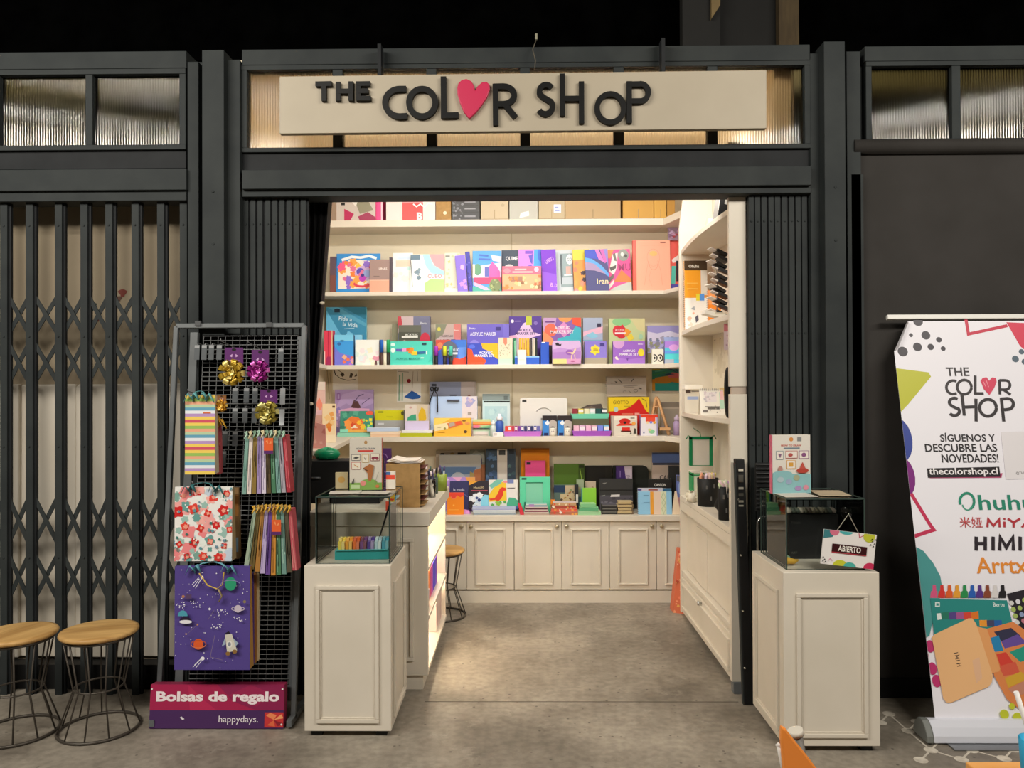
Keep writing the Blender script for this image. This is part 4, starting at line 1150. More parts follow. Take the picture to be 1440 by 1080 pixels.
# hooks and clear price holders
def hook(px, py, ln=.16):
    x, z = rk(px, py)
    MB().tube([(x, .03, z), (x, -ln, z + .004), (x, -ln - .006, z + .014)], .0022, M_GRID, 6).build('hook', rack)
def holder(px, py, clear=True):
    x, z = rk(px, py)
    m_ = ink('#6f7376', .25, 0.2) if not clear else ink('#c9cdd0', .2)
    MB().tube([(x, .03, z + .03), (x, -.02, z + .03), (x, -.03, z + .02)], .002, M_GRID, 6).box(x - .013, -.034, z - .055, x + .013, -.031, z + .02, ink('#63676a', .15)).box(x - .012, -.0345, z + .004, x + .012, -.0342, z + .018, ink('#9a9c9e', .3)).build('price_holder', rack)
for p in ((281, 492), (291, 492), (301, 492), (312, 492), (334, 552), (350, 552), (362, 552), (334, 580), (348, 580), (361, 580), (320, 612), (334, 612), (318, 640), (398, 497)): holder(*p)
for p in ((402, 556), (401, 585)):
    x, z = rk(*p)
    MB().tube([(x, .03, z + .035), (x, -.05, z + .035)], .002, M_GRID, 6).box(x - .012, -.054, z - .05, x + .012, -.05, z + .03, '#c3c8cc').build('price_holder', rack)
for p in ((328, 488), (365, 490), (378, 548), (284, 556), (375, 600), (290, 680), (385, 710), (298, 795)): hook(*p)
for p in ((279, 455), (379, 457)):
    x, z = rk(*p)
    MB().box(x - .014, -.01, z - .012, x + .014, .03, z + .012, '#3c3e40').build('clip', rack)

# gift bags on the hooks
def gift_bag(label, px0, px1, py0, py1, Y, depth, base, ops, hcol, edge=None, handle=True, group=None):
    a, b = at(px0, (py0 + py1) / 2, Y), at(px1, (py0 + py1) / 2, Y)
    z1, z0 = at((px0 + px1) / 2, py0, Y).z, at((px0 + px1) / 2, py1, Y).z
    w, h = b.x - a.x, z1 - z0
    r = thing('gift_bag', label, 'gift bag', ((a.x + b.x) / 2, Y, z0), group=group)
    mb = MB()
    mb.hexa([(-w / 2, 0, 0), (w / 2, 0, 0), (w / 2, depth, 0.004), (-w / 2, depth, 0.004)], [(-w / 2, depth * .15, h), (w / 2, depth * .15, h), (w / 2, depth * .55, h), (-w / 2, depth * .55, h)], base)
    sh = Matrix(((1, 0, 0, 0), (0, 1, depth * .15 / h, 0), (0, 0, 1, 0), (0, 0, 0, 1)))
    mb.art(ops, w, h, -.0004, M=sh, step=.00012)
    if edge: mb.add([(w / 2 + .0006, .001, 0.002), (w / 2 + .0006, depth, .004), (w / 2 + .0006, depth * .55, h), (w / 2 + .0006, depth * .15, h)], [(0, 1, 2, 3)], edge)
    mb.build('bag_body', r)
    if handle:
        g = rng(int(px0))
        rb = MB()
        for s in (-1, 1):
            x = s * w * .22
            rb.tube([(x, -.002, h - .03), (x * 1.0, -.010, h - .005), (x * .6, -.004, h + .016), (x * .1, .012, h + .02)], .007, hcol, 6, flat=.3)
            rb.tube([(x, -.003, h - .02), (x + s * .02, -.014, h + .008), (x + s * .042, -.012, h - .035)], [.012, .010, .004], hcol, 6, flat=.3)
            rb.tube([(x, -.003, h - .012), (x - s * .015, -.016, h + .012), (x - s * .03, -.012, h - .022)], [.012, .012, .004], hcol, 6, flat=.3)
        rb.build('ribbon_handle', r)
    return r
stp = ['#e9c95c', '#b98fc0', '#dfe3ea', '#5f9cb8', '#9ac4b0', '#e2b3a0', '#93bb5f', '#e8c75a', '#cf5564', '#efe2cf', '#e7cf62']
ops = []
n = 26
for i in range(n): ops.append(('R', 0, i / n, 1, (i + 1) / n, ['#f0cf63', '#b795c6', '#e6e9ee', '#66a3bd', '#b9cfa8', '#e9a98a', '#98bf62', '#f0cf63', '#d0566a'][i % 9]))
ops.append(('R', .60, .77, .86, .79, '#d8734a'))
gift_bag('narrow bottle gift bag in pastel stripes with teal ribbon ties', 260, 302, 556, 667, 3.60, .05, '#efe2b9', ops, '#5fa3a8', '#c9b7a0')
gift_bag('slim red patterned gift bag just behind the striped bottle bag', 304, 309, 592, 667, 3.67, .04, '#b8545a', [('F', 4, 12, ['#c96a6a', '#8f3a44'], .3)], '#d8a32f', '#b8545a')
ops = [('F', 11, 46, ['#9cc0b6', '#e9efe9', '#7fa89c', '#c9d6e4', '#6aa09a'], .085), ('F', 21, 26, ['#f0a8a4', '#f6b3aa', '#ee8a8c'], .12)] + [('F', 300 + i, 1, ['#d9352f', '#cf2a2a', '#e2463a'][i % 3:] or ['#d9352f'], .105, (u, v, u + .01, v + .01)) for i, (u, v) in enumerate(((.14, .88), (.38, .93), (.66, .86), (.9, .9), (.05, .66), (.33, .70), (.57, .64), (.84, .68), (.18, .46), (.45, .44), (.72, .48), (.95, .42), (.08, .22), (.34, .24), (.62, .26), (.86, .20), (.22, .06), (.5, .06), (.76, .05)))] + [('F', 400 + i, 1, ['#f3a08a'], .04, (u + .01, v, u + .02, v + .01)) for i, (u, v) in enumerate(((.14, .88), (.38, .93), (.66, .86), (.9, .9), (.05, .66), (.33, .70), (.57, .64), (.84, .68), (.18, .46), (.45, .44), (.72, .48), (.95, .42), (.08, .22), (.34, .24), (.62, .26), (.86, .20), (.22, .06), (.5, .06), (.76, .05)))] + [('F', 41, 30, ['#5f97a0', '#3f7a70', '#6f8fa0'], .03), ('F', 51, 18, ['#f7f3ee'], .018)]
gift_bag('white gift bag covered in red and pink flowers', 245, 326, 685, 789, 3.57, .055, '#eceae6', ops, '#2f6f73', '#a98f6a')
gift_bag('brown-edged gift bag hanging directly behind the floral bag', 322, 335, 686, 786, 3.645, .04, '#8a6a44', [('R', 0, .1, 1, .3, '#7f9ab0'), ('R', 0, .6, 1, .9, '#c98a4a')], '#c9c1b0', '#8a6a44', False)
ops = []
g = rng(8)
for i in range(70): ops.append(('C', g.random(), g.random(), g.uniform(.003, .008), g.uniform(.002, .0055), '#e9e6f2'))
for cx_, cy_ in ((.08, .63), (.28, .64), (.57, .43), (.86, .50), (.66, .56)):
    for k in range(14): ops.append(('C', cx_ + g.uniform(-.07, .07), cy_ + g.uniform(-.03, .03), .006, .0045, '#f2f0f8'))
ops += [('C', .76, .84, .075, .066, '#2f9a72'), ('L', arc(.76, .83, .13, .045, -20, 200, 12), .008, '#8a86b8'), ('C', .86, .60, .05, .036, '#cdbfcf'), ('L', arc(.86, .60, .085, .02, 0, 360, 16), .008, '#cdbfcf'),
        ('C', .34, .26, .065, .052, '#e0602f'), ('L', arc(.34, .26, .10, .035, 10, 190, 12), .01, '#b9552f'), ('L', arc(.34, .26, .10, .035, 190, 370, 12), .01, '#e07a4a'),
        ('P', arc(.13, .53, .065, .055, 0, 180, 10), '#4f9fb4'), ('P', arc(.17, .49, .08, .03, 0, 180, 10), '#2a2138'), ('P', arc(.17, .475, .085, .018, 0, 360, 14), '#e9e6ee'),
        ('P', [(.69, .35), (.78, .36), (.85, .2), (.72, .18)], '#d6d2c4'), ('C', .75, .26, .038, .035, '#e9e6e0'), ('C', .75, .26, .02, .02, '#8a8f9c'), ('P', [(.68, .36), (.74, .385), (.77, .36)], '#25202c'), ('C', .73, .17, .03, .02, '#8f6a3a'), ('C', .82, .19, .03, .02, '#8f6a3a'), ('P', [(.69, .32), (.65, .24), (.7, .26)], '#9fb0c4'), ('P', [(.8, .32), (.87, .27), (.83, .24)], '#9fb0c4'),
        ('L', [(.27, .81), (.35, .89)], .007, '#f2f0f8'), ('L', [(.30, .80), (.37, .885)], .007, '#f2f0f8'), ('L', [(.25, .83), (.34, .9)], .007, '#f2f0f8'), ('C', .385, .905, .02, .015, '#f2f0f8'),
        ('L', [(.27, .04), (.38, .12)], .007, '#f2f0f8'), ('L', [(.31, .035), (.40, .115)], .007, '#f2f0f8'), ('L', [(.29, .06), (.38, .125)], .007, '#f2f0f8'), ('C', .40, .125, .024, .018, '#f2f0f8'),
        ('L', [(.18, .35), (.33, .45)], .005, '#7a6a80'), ('L', [(.47, .5), (.55, .59)], .005, '#7a6a80'), ('L', [(.56, .35), (.5, .14), (.66, .11)], .005, '#8a7a88'), ('C', .33, .45, .012, .009, '#b9896a'), ('C', .18, .36, .011, .008, '#c9a08a'), ('C', .95, .67, .02, .015, '#8a7a5a'), ('C', .49, .6, .016, .012, '#e9e6f2'), ('R', .17, .70, .25, .74, '#5a4468'), ('C', .14, .72, .02, .014, '#b07a5a')]
sb = gift_bag('large indigo gift bag printed with planets, a rocket ship and stars', 245, 351, 797, 942, 3.545, .05, '#54448e', ops, '#5f9fae', '#b98a4a')
rb = MB()
zr = sb.location.z
def sbp(px, py): p = at(px, py, 3.53); return (p.x - sb.location.x, p.y - sb.location.y, p.z - zr)
rb.tube([sbp(280, 806), sbp(292, 823), sbp(305, 828), sbp(313, 822), sbp(315, 805)], .006, '#d8b546', 6, flat=.3)
rb.tube([sbp(307, 828), sbp(312, 838), sbp(308, 846)], .009, '#a9946a', 6, flat=.3)
tag(rb.build('ribbon_handle', sb), 'yellow satin ribbon handle')
for k, (c, px0, px1) in enumerate((('#d8d0c4', 351, 353.5), ('#5a3f86', 353.5, 356), ('#a9723a', 356, 360), ('#d8c39a', 360, 363.5))):
    gift_bag(['pale grey', 'violet', 'tan', 'straw coloured'][k] + ' gift bag of which only the edge shows behind the planet bag', px0 - 8, px1, 806, 938 - 3 * k, 3.60 + .018 * k, .016, c, [], '#c9b46a', c, False, 'gift bags behind the planet bag')
# bundles seen edge-on
def edge_bag(label, bx0, bx1, tx0, tx1, py0, py1, Y, c, c2, group, ribbon):
    b0, b1, t0, t1 = at(bx0, py1, Y), at(bx1, py1, Y), at(tx0, py0, Y), at(tx1, py0, Y)
    o0 = (b0 + b1) / 2
    r = thing('gift_bag', label, 'gift bag', o0, group=group)
    L_ = lambda p, dy: (p.x - o0.x, dy, p.z - o0.z)
    dp = .06
    mb = MB().hexa([L_(b0, 0), L_(b1, 0), L_(b1, dp), L_(b0, dp)], [L_(t0, 0), L_(t1, 0), L_(t1, dp), L_(t0, dp)], c)
    g = rng(int(bx0 * 7))
    h = t0.z - b0.z
    for k in range(5):                          # folded gusset creases
        u = g.uniform(.15, .85); v = g.uniform(.0, .6)
        xx = lambda uu, vv: (1 - vv) * ((1 - uu) * L_(b0, 0)[0] + uu * L_(b1, 0)[0]) + vv * ((1 - uu) * L_(t0, 0)[0] + uu * L_(t1, 0)[0])
        wv = .12
        mb.add([(xx(u - wv / 2, v), -.0006, v * h), (xx(u + wv, v), -.0006, v * h), (xx(u + wv / 3, min(1, v + .38)), -.0006, min(1, v + .38) * h), (xx(u - wv / 4, min(1, v + .38)), -.0006, min(1, v + .38) * h)], [(0, 1, 2, 3)], c2)
    mb.build('bag_body', r)
    rb = MB()
    x = L_(t0, 0)[0] * .5 + L_(t1, 0)[0] * .5
    rb.tube([(x, .0, h - .006), (x - .006, -.012, h + .018), (x + .003, -.014, h + .022), (x + .007, -.016, h + .002)], .005, ribbon, 6, flat=.4)
    rb.tube([(x, -.0, h - .004), (x + .006, -.018, h + .012), (x - .006, -.02, h - .014)], .004, ribbon, 6, flat=.4)
    rb.build('ribbon_handle', r)
    return r
gA = 'gift bags hanging edge-on in the upper bundle'
colsA = [('#7fa59a', '#5d857a', 'sage green'), ('#e2d5cd', '#b9aab0', 'cream'), ('#8a7238', '#5d4c26', 'bronze'), ('#a894c0', '#7f6aa0', 'lilac'), ('#d9cfe0', '#9d8fb4', 'pale violet'), ('#5a4a30', '#3d3322', 'dark brown'), ('#4a7a5c', '#7fb08f', 'green'), ('#86aca5', '#5d857f', 'pale teal'), ('#a9a3ac', '#7d7884', 'grey'), ('#a8323f', '#d8737a', 'crimson flowered')]
nA = len(colsA)
for i, (c, c2, nm) in enumerate(colsA):
    t = i / nA; t2 = (i + .84) / nA
    edge_bag(nm + ' gift bag seen edge-on in the upper bundle', 340 + 70 * t, 340 + 70 * t2, 345 + 58 * t, 345 + 58 * t2, 613 - 2 * math.sin(3 * t), 695 - 3 * t, 3.58, c, c2, gA, ['#a9c9b4', '#d8c9a0', '#7f9f86'][i % 3])
gB = 'gift bags hanging edge-on in the lower tilted bundle'
colsB = [('#9fb09a', '#6f8570', 'grey green'), ('#6a5a30', '#453a20', 'olive'), ('#a9783a', '#7a5526', 'ochre'), ('#b9a9cf', '#8a78aa', 'lavender'), ('#6a4a92', '#4a3270', 'deep violet'), ('#c98a3a', '#8f5f26', 'amber'), ('#4f7f5c', '#8ab89a', 'leaf green'), ('#6f958c', '#a9c9b9', 'sea green'), ('#57503f', '#3a3428', 'dark taupe'), ('#b8505a', '#d88a86', 'rose patterned')]
for i, (c, c2, nm) in enumerate(colsB):
    t = i / len(colsB); t2 = (i + .84) / len(colsB)
    edge_bag(nm + ' gift bag seen edge-on in the lower tilted bundle', 343 + 76 * t, 343 + 76 * t2, 356 + 55 * t, 356 + 55 * t2, 717 - 2 * math.sin(3 * t), 797 + 12 * math.sin(3 * t), 3.57, c, c2, gB, ['#d8a83c', '#c9a04a', '#b98f3a'][i % 3])
def hang_tag(px0, py0, px1, py1, label):
    a, b = at(px0, py0, 3.55), at(px1, py1, 3.55)
    w, h = b.x - a.x, a.z - b.z
    mb = MB().box(0, 0, 0, w, .002, h, '#e0602f').art([('R', 0, 0, 1, .2, '#5a2f6a'), ('P', [(.5, .6), (.2, .8), (.4, .9)], '#f0905a'), ('P', [(.5, .6), (.8, .85), (.85, .65)], '#f0905a')], w, h, 0, x0=0)
    mb.tube([(w / 2, .001, h), (w * .4, .012, h + .02), (w / 2, .026, h + .03)], .001, '#d8cdb6', 4)
    tag(mb.build('hang_tag', loc=(a.x, 3.55, b.z)), label, 'tag')
hang_tag(371, 616, 384, 638, 'orange and purple hang tag in front of the upper edge-on bundle')
hang_tag(382, 731, 395, 752, 'orange and purple hang tag in front of the lower tilted bundle')
# ribbon bows on cards
def bow(label, px, py, r_px, cx0, cx1, cy0, cy1, c, shine, cardc, Y=3.60):
    p = at(px, py, Y); R = r_px / 1080 * Y
    r = thing('gift_bow', label, 'bow', p)
    a, b = at(cx0, cy0, Y + .02), at(cx1, cy1, Y + .02)
    w, h = b.x - a.x, a.z - b.z
    MB().box(a.x - p.x, .02, b.z - p.z, b.x - p.x, .022, a.z - p.z, cardc).art([('C', .5, .88, .12, .08, '#1a1a1a'), ('P', [(.25, .5), (.42, .62), (.4, .42)], '#c9a0cf'), ('P', [(.75, .5), (.58, .62), (.6, .42)], '#c9a0cf'), ('R', .2, .2, .8, .25, '#8a5a9a')], w, h, .02, x0=a.x - p.x, z0=b.z - p.z).build('card', r)
    mt = ink(c, .3, .45); m2 = ink(shine, .28, .4)
    mb = MB()
    g = rng(int(px))
    for lay, (n_, rad, tilt) in enumerate(((9, 1.0, .12), (8, .86, .45), (6, .66, .85), (4, .42, 1.25))):
        for i in range(n_):
            an = 2 * math.pi * i / n_ + lay * .37 + g.uniform(-.12, .12)
            L0 = R * rad
            ct, st_ = math.cos(tilt), math.sin(tilt)
            prof = []
            for k in range(11):                       # a teardrop loop of ribbon
                t = k / 10
                u = L0 * math.sin(math.pi * t) ** .8
                v = R * .30 * math.sin(2 * math.pi * t)
                prof.append((u * ct + v * st_ * .6, -(u * st_ + v * ct + R * .3)))
            wdt = R * .21
            vs = []
            for (u, v) in prof:
                ww = wdt * (.45 + .55 * min(1, u / L0))
                vs += [(u, v, -ww), (u, v, ww)]
            mb.add(vs, [(2 * k, 2 * k + 1, 2 * k + 3, 2 * k + 2) for k in range(10)], mt if (i + lay) % 3 else m2, smooth=True, M=Matrix.Rotation(an, 4, 'Y'))
    mb.build('bow_loops', r)
bow('gold ribbon bow on a purple card hanging on the wire grid', 329, 524, 19, 316, 342, 489, 512, '#b8952f', '#e9d27a', '#5a1f66')
bow('magenta ribbon bow on a purple card beside the gold bow', 366, 522, 16, 354, 378, 492, 520, '#8f1f7a', '#d86ac0', '#5a1f66')
bow('olive gold ribbon bow on a purple card above the upper edge-on bundle', 378, 580, 17, 366, 390, 548, 567, '#9a8a3a', '#d8cf86', '#5a1f66')
bow('orange gold ribbon bow behind the striped bottle bag', 313, 570, 9, 305, 318, 556, 566, '#c98f2a', '#e9c05a', '#8a5a2a', 3.64)

# ------------------------------------------------------------------ roll-up banner leaning on the blind
BO = Vector((1.879, 3.53, .085))
TB = math.atan(.40 / 1.885)
BN = Vector((0, math.cos(TB), -math.sin(TB))); BU = Vector((0, math.sin(TB), math.cos(TB)))
BW, BH = .85, (1.985 - .085) / math.cos(TB)
bn = thing('rollup_banner', 'tall white roll-up advertising banner leaning against the roller blind', 'banner', BO, (-TB, 0, 0))
def bq(px, py):
    p = on_plane(px, py, BO, BN) - BO
    return (p.x / BW, p.dot(BU) / BH)
def bsz(dpx, py=700): return dpx / 1080 * 3.7
vT = bq(1260, 452)[1]
M_BAN = ink('#f0eef6', .45)
u0, v0 = bq(1252, 494); u1, v1 = bq(1276, 452)
poly = [(0, 0), (BW, 0), (BW, vT * BH), (u1 * BW, vT * BH), (0.0, v0 * BH)]
mb = MB().prism(poly, 0, .0015, M_BAN)
def bt(s, px, py, hpx, c, wpx, bold=.012, tilt=0):
    u, v = bq(px, py)
    return ('T', s, u, v, bsz(hpx) / BH, c, bsz(wpx) / BW, bold, tilt)
def bp(pts, c): return ('P', [bq(*p) for p in pts], c)
def bl_(pts, wpx, c): return ('L', [bq(*p) for p in pts], bsz(wpx) / BW, c)
def bc(px, py, r, c, r2=None):
    u, v = bq(px, py)
    return ('C', u, v, bsz(r) / BW, bsz(r2 or r) / BH, c)
def bz5(x, y): return (1230 + x / 3.376, 420 + y / 3.375)
def bz6(x, y): return (1230 + x / 3, 720 + y / 3)
ops = []
for x, y, r in ((206, 108, 24), (243, 174, 22), (305, 195, 14), (203, 229, 22), (266, 229, 16), (325, 237, 12), (133, 251, 25), (172, 173, 10)): ops.append(bc(*bz5(x, y), r / 3.376, '#3d3840'))
ops += [bl_([bz5(433, 98), bz5(445, 168), bz5(630, 128)], 4.6, '#c9324e'), bp([bz5(625, 112), bz5(760, 118), bz5(790, 190), bz5(720, 250), bz5(690, 225)], '#d8405a'), bc(*bz5(668, 286), 5, '#5a6a78'), bc(*bz5(697, 252), 4, '#5a6a78'), bc(*bz5(712, 300), 4.5, '#5a6a78'),
        bp([bz5(40, 322), bz5(255, 350), bz5(267, 370), bz5(160, 500), bz5(110, 553), bz5(60, 553)], '#bfc03a'), bc(*bz5(112, 672), 68 / 3.376, '#3a4a9a', 110 / 3.375), bc(*bz5(130, 848), 62 / 3.376, '#7f2a7f', 100 / 3.375),
        bl_([bz5(172, 925), bz5(262, 1072), (1313, 745), (1277, 757)], 5, '#c8385c')]
ops += [bt('THE', *bz5(393, 347), 44 / 3.375, '#3a3538', 126 / 3.376, .015)]
def bst(strokes, wd, c='#3a3538'):
    for s in strokes: ops.append(bl_([bz5(*p) for p in s], wd / 3.376, c))
def ar(cx_, cy_, rx, ry, a0, a1, n=14): return [(cx_ + rx * math.cos(math.radians(a0 + (a1 - a0) * i / n)), cy_ - ry * math.sin(math.radians(a0 + (a1 - a0) * i / n))) for i in range(n + 1)]
bst([ar(372, 421, 32, 32, 60, 300), ar(425, 420, 34, 34, 0, 360, 20), [(477, 365), (477, 450), (517, 450)], [(592, 385), (594, 455)], [(592, 388)] + ar(620, 410, 22, 22, 90, -90, 8) + [(594, 432)], [(610, 432), (645, 456)]], 13)
bst([ar(378, 492, 24, 20, 50, 200, 8) + [(366, 510), (388, 520)] + ar(378, 535, 24, 20, 40, -150, 8), [(413, 450), (425, 555)], [(480, 475), (481, 583)], [(420, 515), (480, 513)], ar(537, 518, 40, 40, 0, 360, 20), [(600, 470), (612, 583)], [(600, 476)] + ar(630, 500, 28, 26, 90, -90, 8) + [(604, 528)]], 15)
hr = [(502, 390), (512, 376), (530, 373), (543, 390), (556, 374), (574, 376), (578, 395), (566, 425), (544, 458), (518, 430)]
ops.append(bp([bz5(*p) for p in hr], '#d84a66'))
ops += [bl_([bz5(515, 395), bz5(525, 415), bz5(530, 390), bz5(540, 420)], 1.2, '#ef9aa8')]
ops += [bt('SÍGUENOS Y', *bz5(440, 657), 13, '#2d2a2d', -78, .012), bt('DESCUBRE LAS', *bz5(409, 708), 11.5, '#2d2a2d', -102, .012), bt('NOVEDADES!', *bz5(452, 758), 12, '#2d2a2d', -80, .012),
        bp([bz5(262, 843), bz5(606, 828), bz5(600, 850), bz5(262, 852)], '#c0507a'), bp([bz5(248, 806), bz5(590, 798), bz5(596, 846), bz5(252, 850)], '#2b2629'), bt('thecolorshop.cl', *bz5(420, 824), 12.5, '#f2eef0', -97, .02),
        bp([bz5(598, 632), bz5(1000, 625), bz5(1000, 850), bz5(622, 858)], '#e6e2e6'), bt('@THEC', *bz5(697, 829), 4.5, '#6a6a6a', 24)]
# green maker's name with its leaf-shaped initial, then the other makers' names
for p_, q_, c in ((ar(437, 963, 34, 40, -60, 200, 14), 12, '#2f8f74'), (ar(440, 965, 26, 38, 200, 330, 10), 6, '#4a9f86')): ops.append(bl_([bz5(*p) for p in p_], q_ / 3.376, c))
ops += [bt('huhu', *bz5(624, 967), 21, '#2f8a72', -78, .012)]
ops += [bt('米娅', 1365, 734.5, 15, '#c0474a', 37, .0), bt('Arrtx', 1408, 795, 22, '#e8913c', -70, .012)]
def bs6(strokes, wd, c):
    for s in strokes: ops.append(bl_([bz6(*p) for p in s], wd / 3, c))
bs6([[(474, 64), (478, 30), (500, 58), (524, 30), (526, 64)], [(546, 40), (546, 64)], [(546, 26), (546, 32)], [(560, 28), (585, 44), (612, 28)], [(585, 44), (585, 65)], [(620, 65), (650, 28), (680, 65)], [(634, 52), (668, 52)]], 9, '#b83a44')
bs6([[(427, 104), (427, 162)], [(465, 104), (465, 162)], [(427, 133), (465, 133)], [(498, 104), (498, 162)], [(526, 162), (528, 106), (554, 150), (582, 106), (584, 162)], [(612, 104), (612, 162)]], 14, '#332c33')
ops += [bp([(1276, 762), bz6(205, 165), bz6(245, 215), bz6(275, 270), bz6(285, 330), bz6(250, 430), bz6(230, 520), (1292, 905)], '#4f9a9a')]
for x, y, r in ((232, 566, 18), (208, 604, 20), (242, 660, 22), (260, 712, 22), (195, 540, 10)):
    u, v = bz6(x, y); ops.append(bc(u, v, 6, '#c23a72', 8))
# marker caps above the set
for i, c in enumerate(['#d85a86', '#d83a36', '#e0622f', '#e8a23a', '#2f8f52', '#2f62b8', '#5a3a8a', '#8a4a36', '#dcd8d8', '#2a282c']):
    x = 232 + i * 32
    ops += [bp([bz6(x, 362), bz6(x + 4, 335), bz6(x + 10, 332), bz6(x + 11, 308), bz6(x + 24, 308), bz6(x + 26, 332), bz6(x + 31, 335), bz6(x + 31, 362)], c)]
ops += [bp([bz6(555, 345), bz6(700, 310), bz6(760, 520), bz6(640, 560)], '#2f2b33')]
g = rng(3)
for i in range(5):
    for k in range(4): ops.append(bc(*bz6(575 + i * 27 + k * 8, 384 + k * 27 - i * 6), 3.2, g.choice(['#c9b98a', '#d8d8d8', '#e0e0ea', '#8f9fc4', '#a9bf6a', '#c07a8a'])))
ops += [bp([bz6(232, 365), bz6(555, 372), bz6(590, 520), bz6(250, 540)], '#2f8a86'), bt('Bertu', *bz6(520, 390), 5, '#e6f0ee', 17, .01), bp([bz6(252, 380), bz6(272, 380), bz6(272, 400), bz6(252, 400)], '#d8e6e4'), bp([bz6(257, 385), bz6(267, 385), bz6(267, 395), bz6(257, 395)], '#2f8a86'),
        bp([bz6(258, 428), bz6(276, 426), bz6(280, 452), bz6(262, 455)], '#e6eeec')]
for i, c in enumerate(['#2f7a66', '#5a4a8a', '#a85a92', '#d84a3c', '#e0782f']):
    ops.append(bp([bz6(278 + i * 31, 424), bz6(310 + i * 31, 420 - (i > 3) * 3), bz6(312 + i * 31, 450), bz6(281 + i * 31, 453)], c))
for i, c in enumerate(['#e89a3a', '#4a4a6a', '#2f62a8']): ops.append(bp([bz6(438 + i * 31, 456), bz6(470 + i * 31, 455), bz6(472 + i * 31, 484), bz6(440 + i * 31, 482)], c))
# apricot paint case, lid and trays
ops += [bp([bz6(470, 492), bz6(580, 462), bz6(720, 560), bz6(760, 800), bz6(620, 840), bz6(555, 790), bz6(500, 690)], '#e08a52')]
wells = [((500, 505), (572, 488), (612, 522), (530, 545), '#3a3a52'), ((530, 545), (600, 515), (640, 552), (545, 575), '#6a52a0'), ((485, 530), (520, 520), (540, 585), (500, 590), '#2f86b8'), ((565, 590), (640, 560), (690, 610), (610, 632), '#2f9a86'), ((510, 600), (550, 590), (592, 650), (530, 660), '#d8483c'), ((520, 650), (590, 630), (610, 680), (540, 690), '#d8604a'), ((545, 700), (612, 672), (650, 700), (560, 740), '#d8a83c'), ((560, 745), (640, 705), (680, 745), (590, 780), '#c98a72'), ((640, 620), (720, 600), (740, 680), (650, 690), '#8f8f9a')]
for a_, b_, c_, d_, cc in wells: ops.append(bp([bz6(*a_), bz6(*b_), bz6(*c_), bz6(*d_)], cc))
ops += [bp([bz6(415, 480), bz6(470, 492), bz6(526, 660), bz6(520, 672), bz6(440, 690)], '#e6a46a'),
        bp([bz6(238, 528), bz6(250, 515), bz6(392, 448), bz6(408, 448), bz6(424, 470), bz6(495, 690), bz6(490, 718), bz6(478, 735), bz6(320, 803), bz6(300, 803), bz6(286, 785)], '#eebb86'),
        bp([bz6(408, 625), bz6(438, 612), bz6(450, 700), bz6(425, 722)], '#e6b894')]
bs6([[(330, 596), (348, 592)], [(334, 606), (352, 602), (341, 611), (354, 616), (337, 620)], [(340, 627), (356, 624)], [(342, 640), (360, 637)], [(345, 650), (362, 647)], [(351, 639), (354, 649)]], 3, '#4a3a36')
for x, y, r in ((543, 852, 6), (600, 868, 7), (575, 818, 4)): ops.append(bc(*bz6(x, y), r, '#c6cc3a'))
mb.art(ops, BW, BH, 0, x0=0, step=.00006)
mb.build('printed_sheet', bn)
# curled upper corner
cpts = [(u1 * BW, -.001, vT * BH), (0, -.001, v0 * BH), (.012, -.02, v0 * BH + .01), (u1 * BW * .95, -.018, vT * BH - .01)]
MB().add(cpts, [(0, 1, 2, 3), (3, 2, 1, 0)], '#cfccd0').build('curled_corner', bn)
tz = bq(1300, 446)[1] * BH
MB().box(bq(1247, 446)[0] * BW, -.01, tz - .012, BW + .01, .012, tz + .012, ink('#e4e2dc', .35)).build('top_rail', bn, bevel=.003)
# aluminium housing
prof = [(-.065, .0), (.055, .0), (.06, .02), (.045, .055), (.02, .082), (-.0, .088), (-.02, .085), (-.045, .062), (-.062, .03)]
hm = MB()
n = len(prof)
xa, xb = at(1308, 1020, 3.5).x - BO.x, BW + .02
hm.add([(xa, y, z) for y, z in prof] + [(xb, y, z) for y, z in prof], [tuple(range(n)), tuple(reversed(range(n, 2 * n)))] + [(i, i + n, (i + 1) % n + n, (i + 1) % n) for i in range(n)], M_ALU)
ho = hm.build('roller_housing', bn, (0, -.085 * math.sin(TB) , -.085 * math.cos(TB) + .008), (TB, 0, 0), bevel=.004)
ho.location = (0, math.sin(TB) * .077, -math.cos(TB) * .077)
em = MB().add([(xa - .032, y * 1.05, z * 1.02) for y, z in prof] + [(xa, y * 1.05, z * 1.02) for y, z in prof], [tuple(range(n)), tuple(reversed(range(n, 2 * n)))] + [(i, i + n, (i + 1) % n + n, (i + 1) % n) for i in range(n)], ink('#7d807c', .45, .2))
eo = em.build('end_cap', bn, ho.location, (TB, 0, 0), bevel=.006)
MB().box(xa + .06, -.12, -.007, xb, .02, -.001, ink('#8d8f92', .3, .8)).build('swivel_foot', bn, ho.location, (TB, 0, 0))

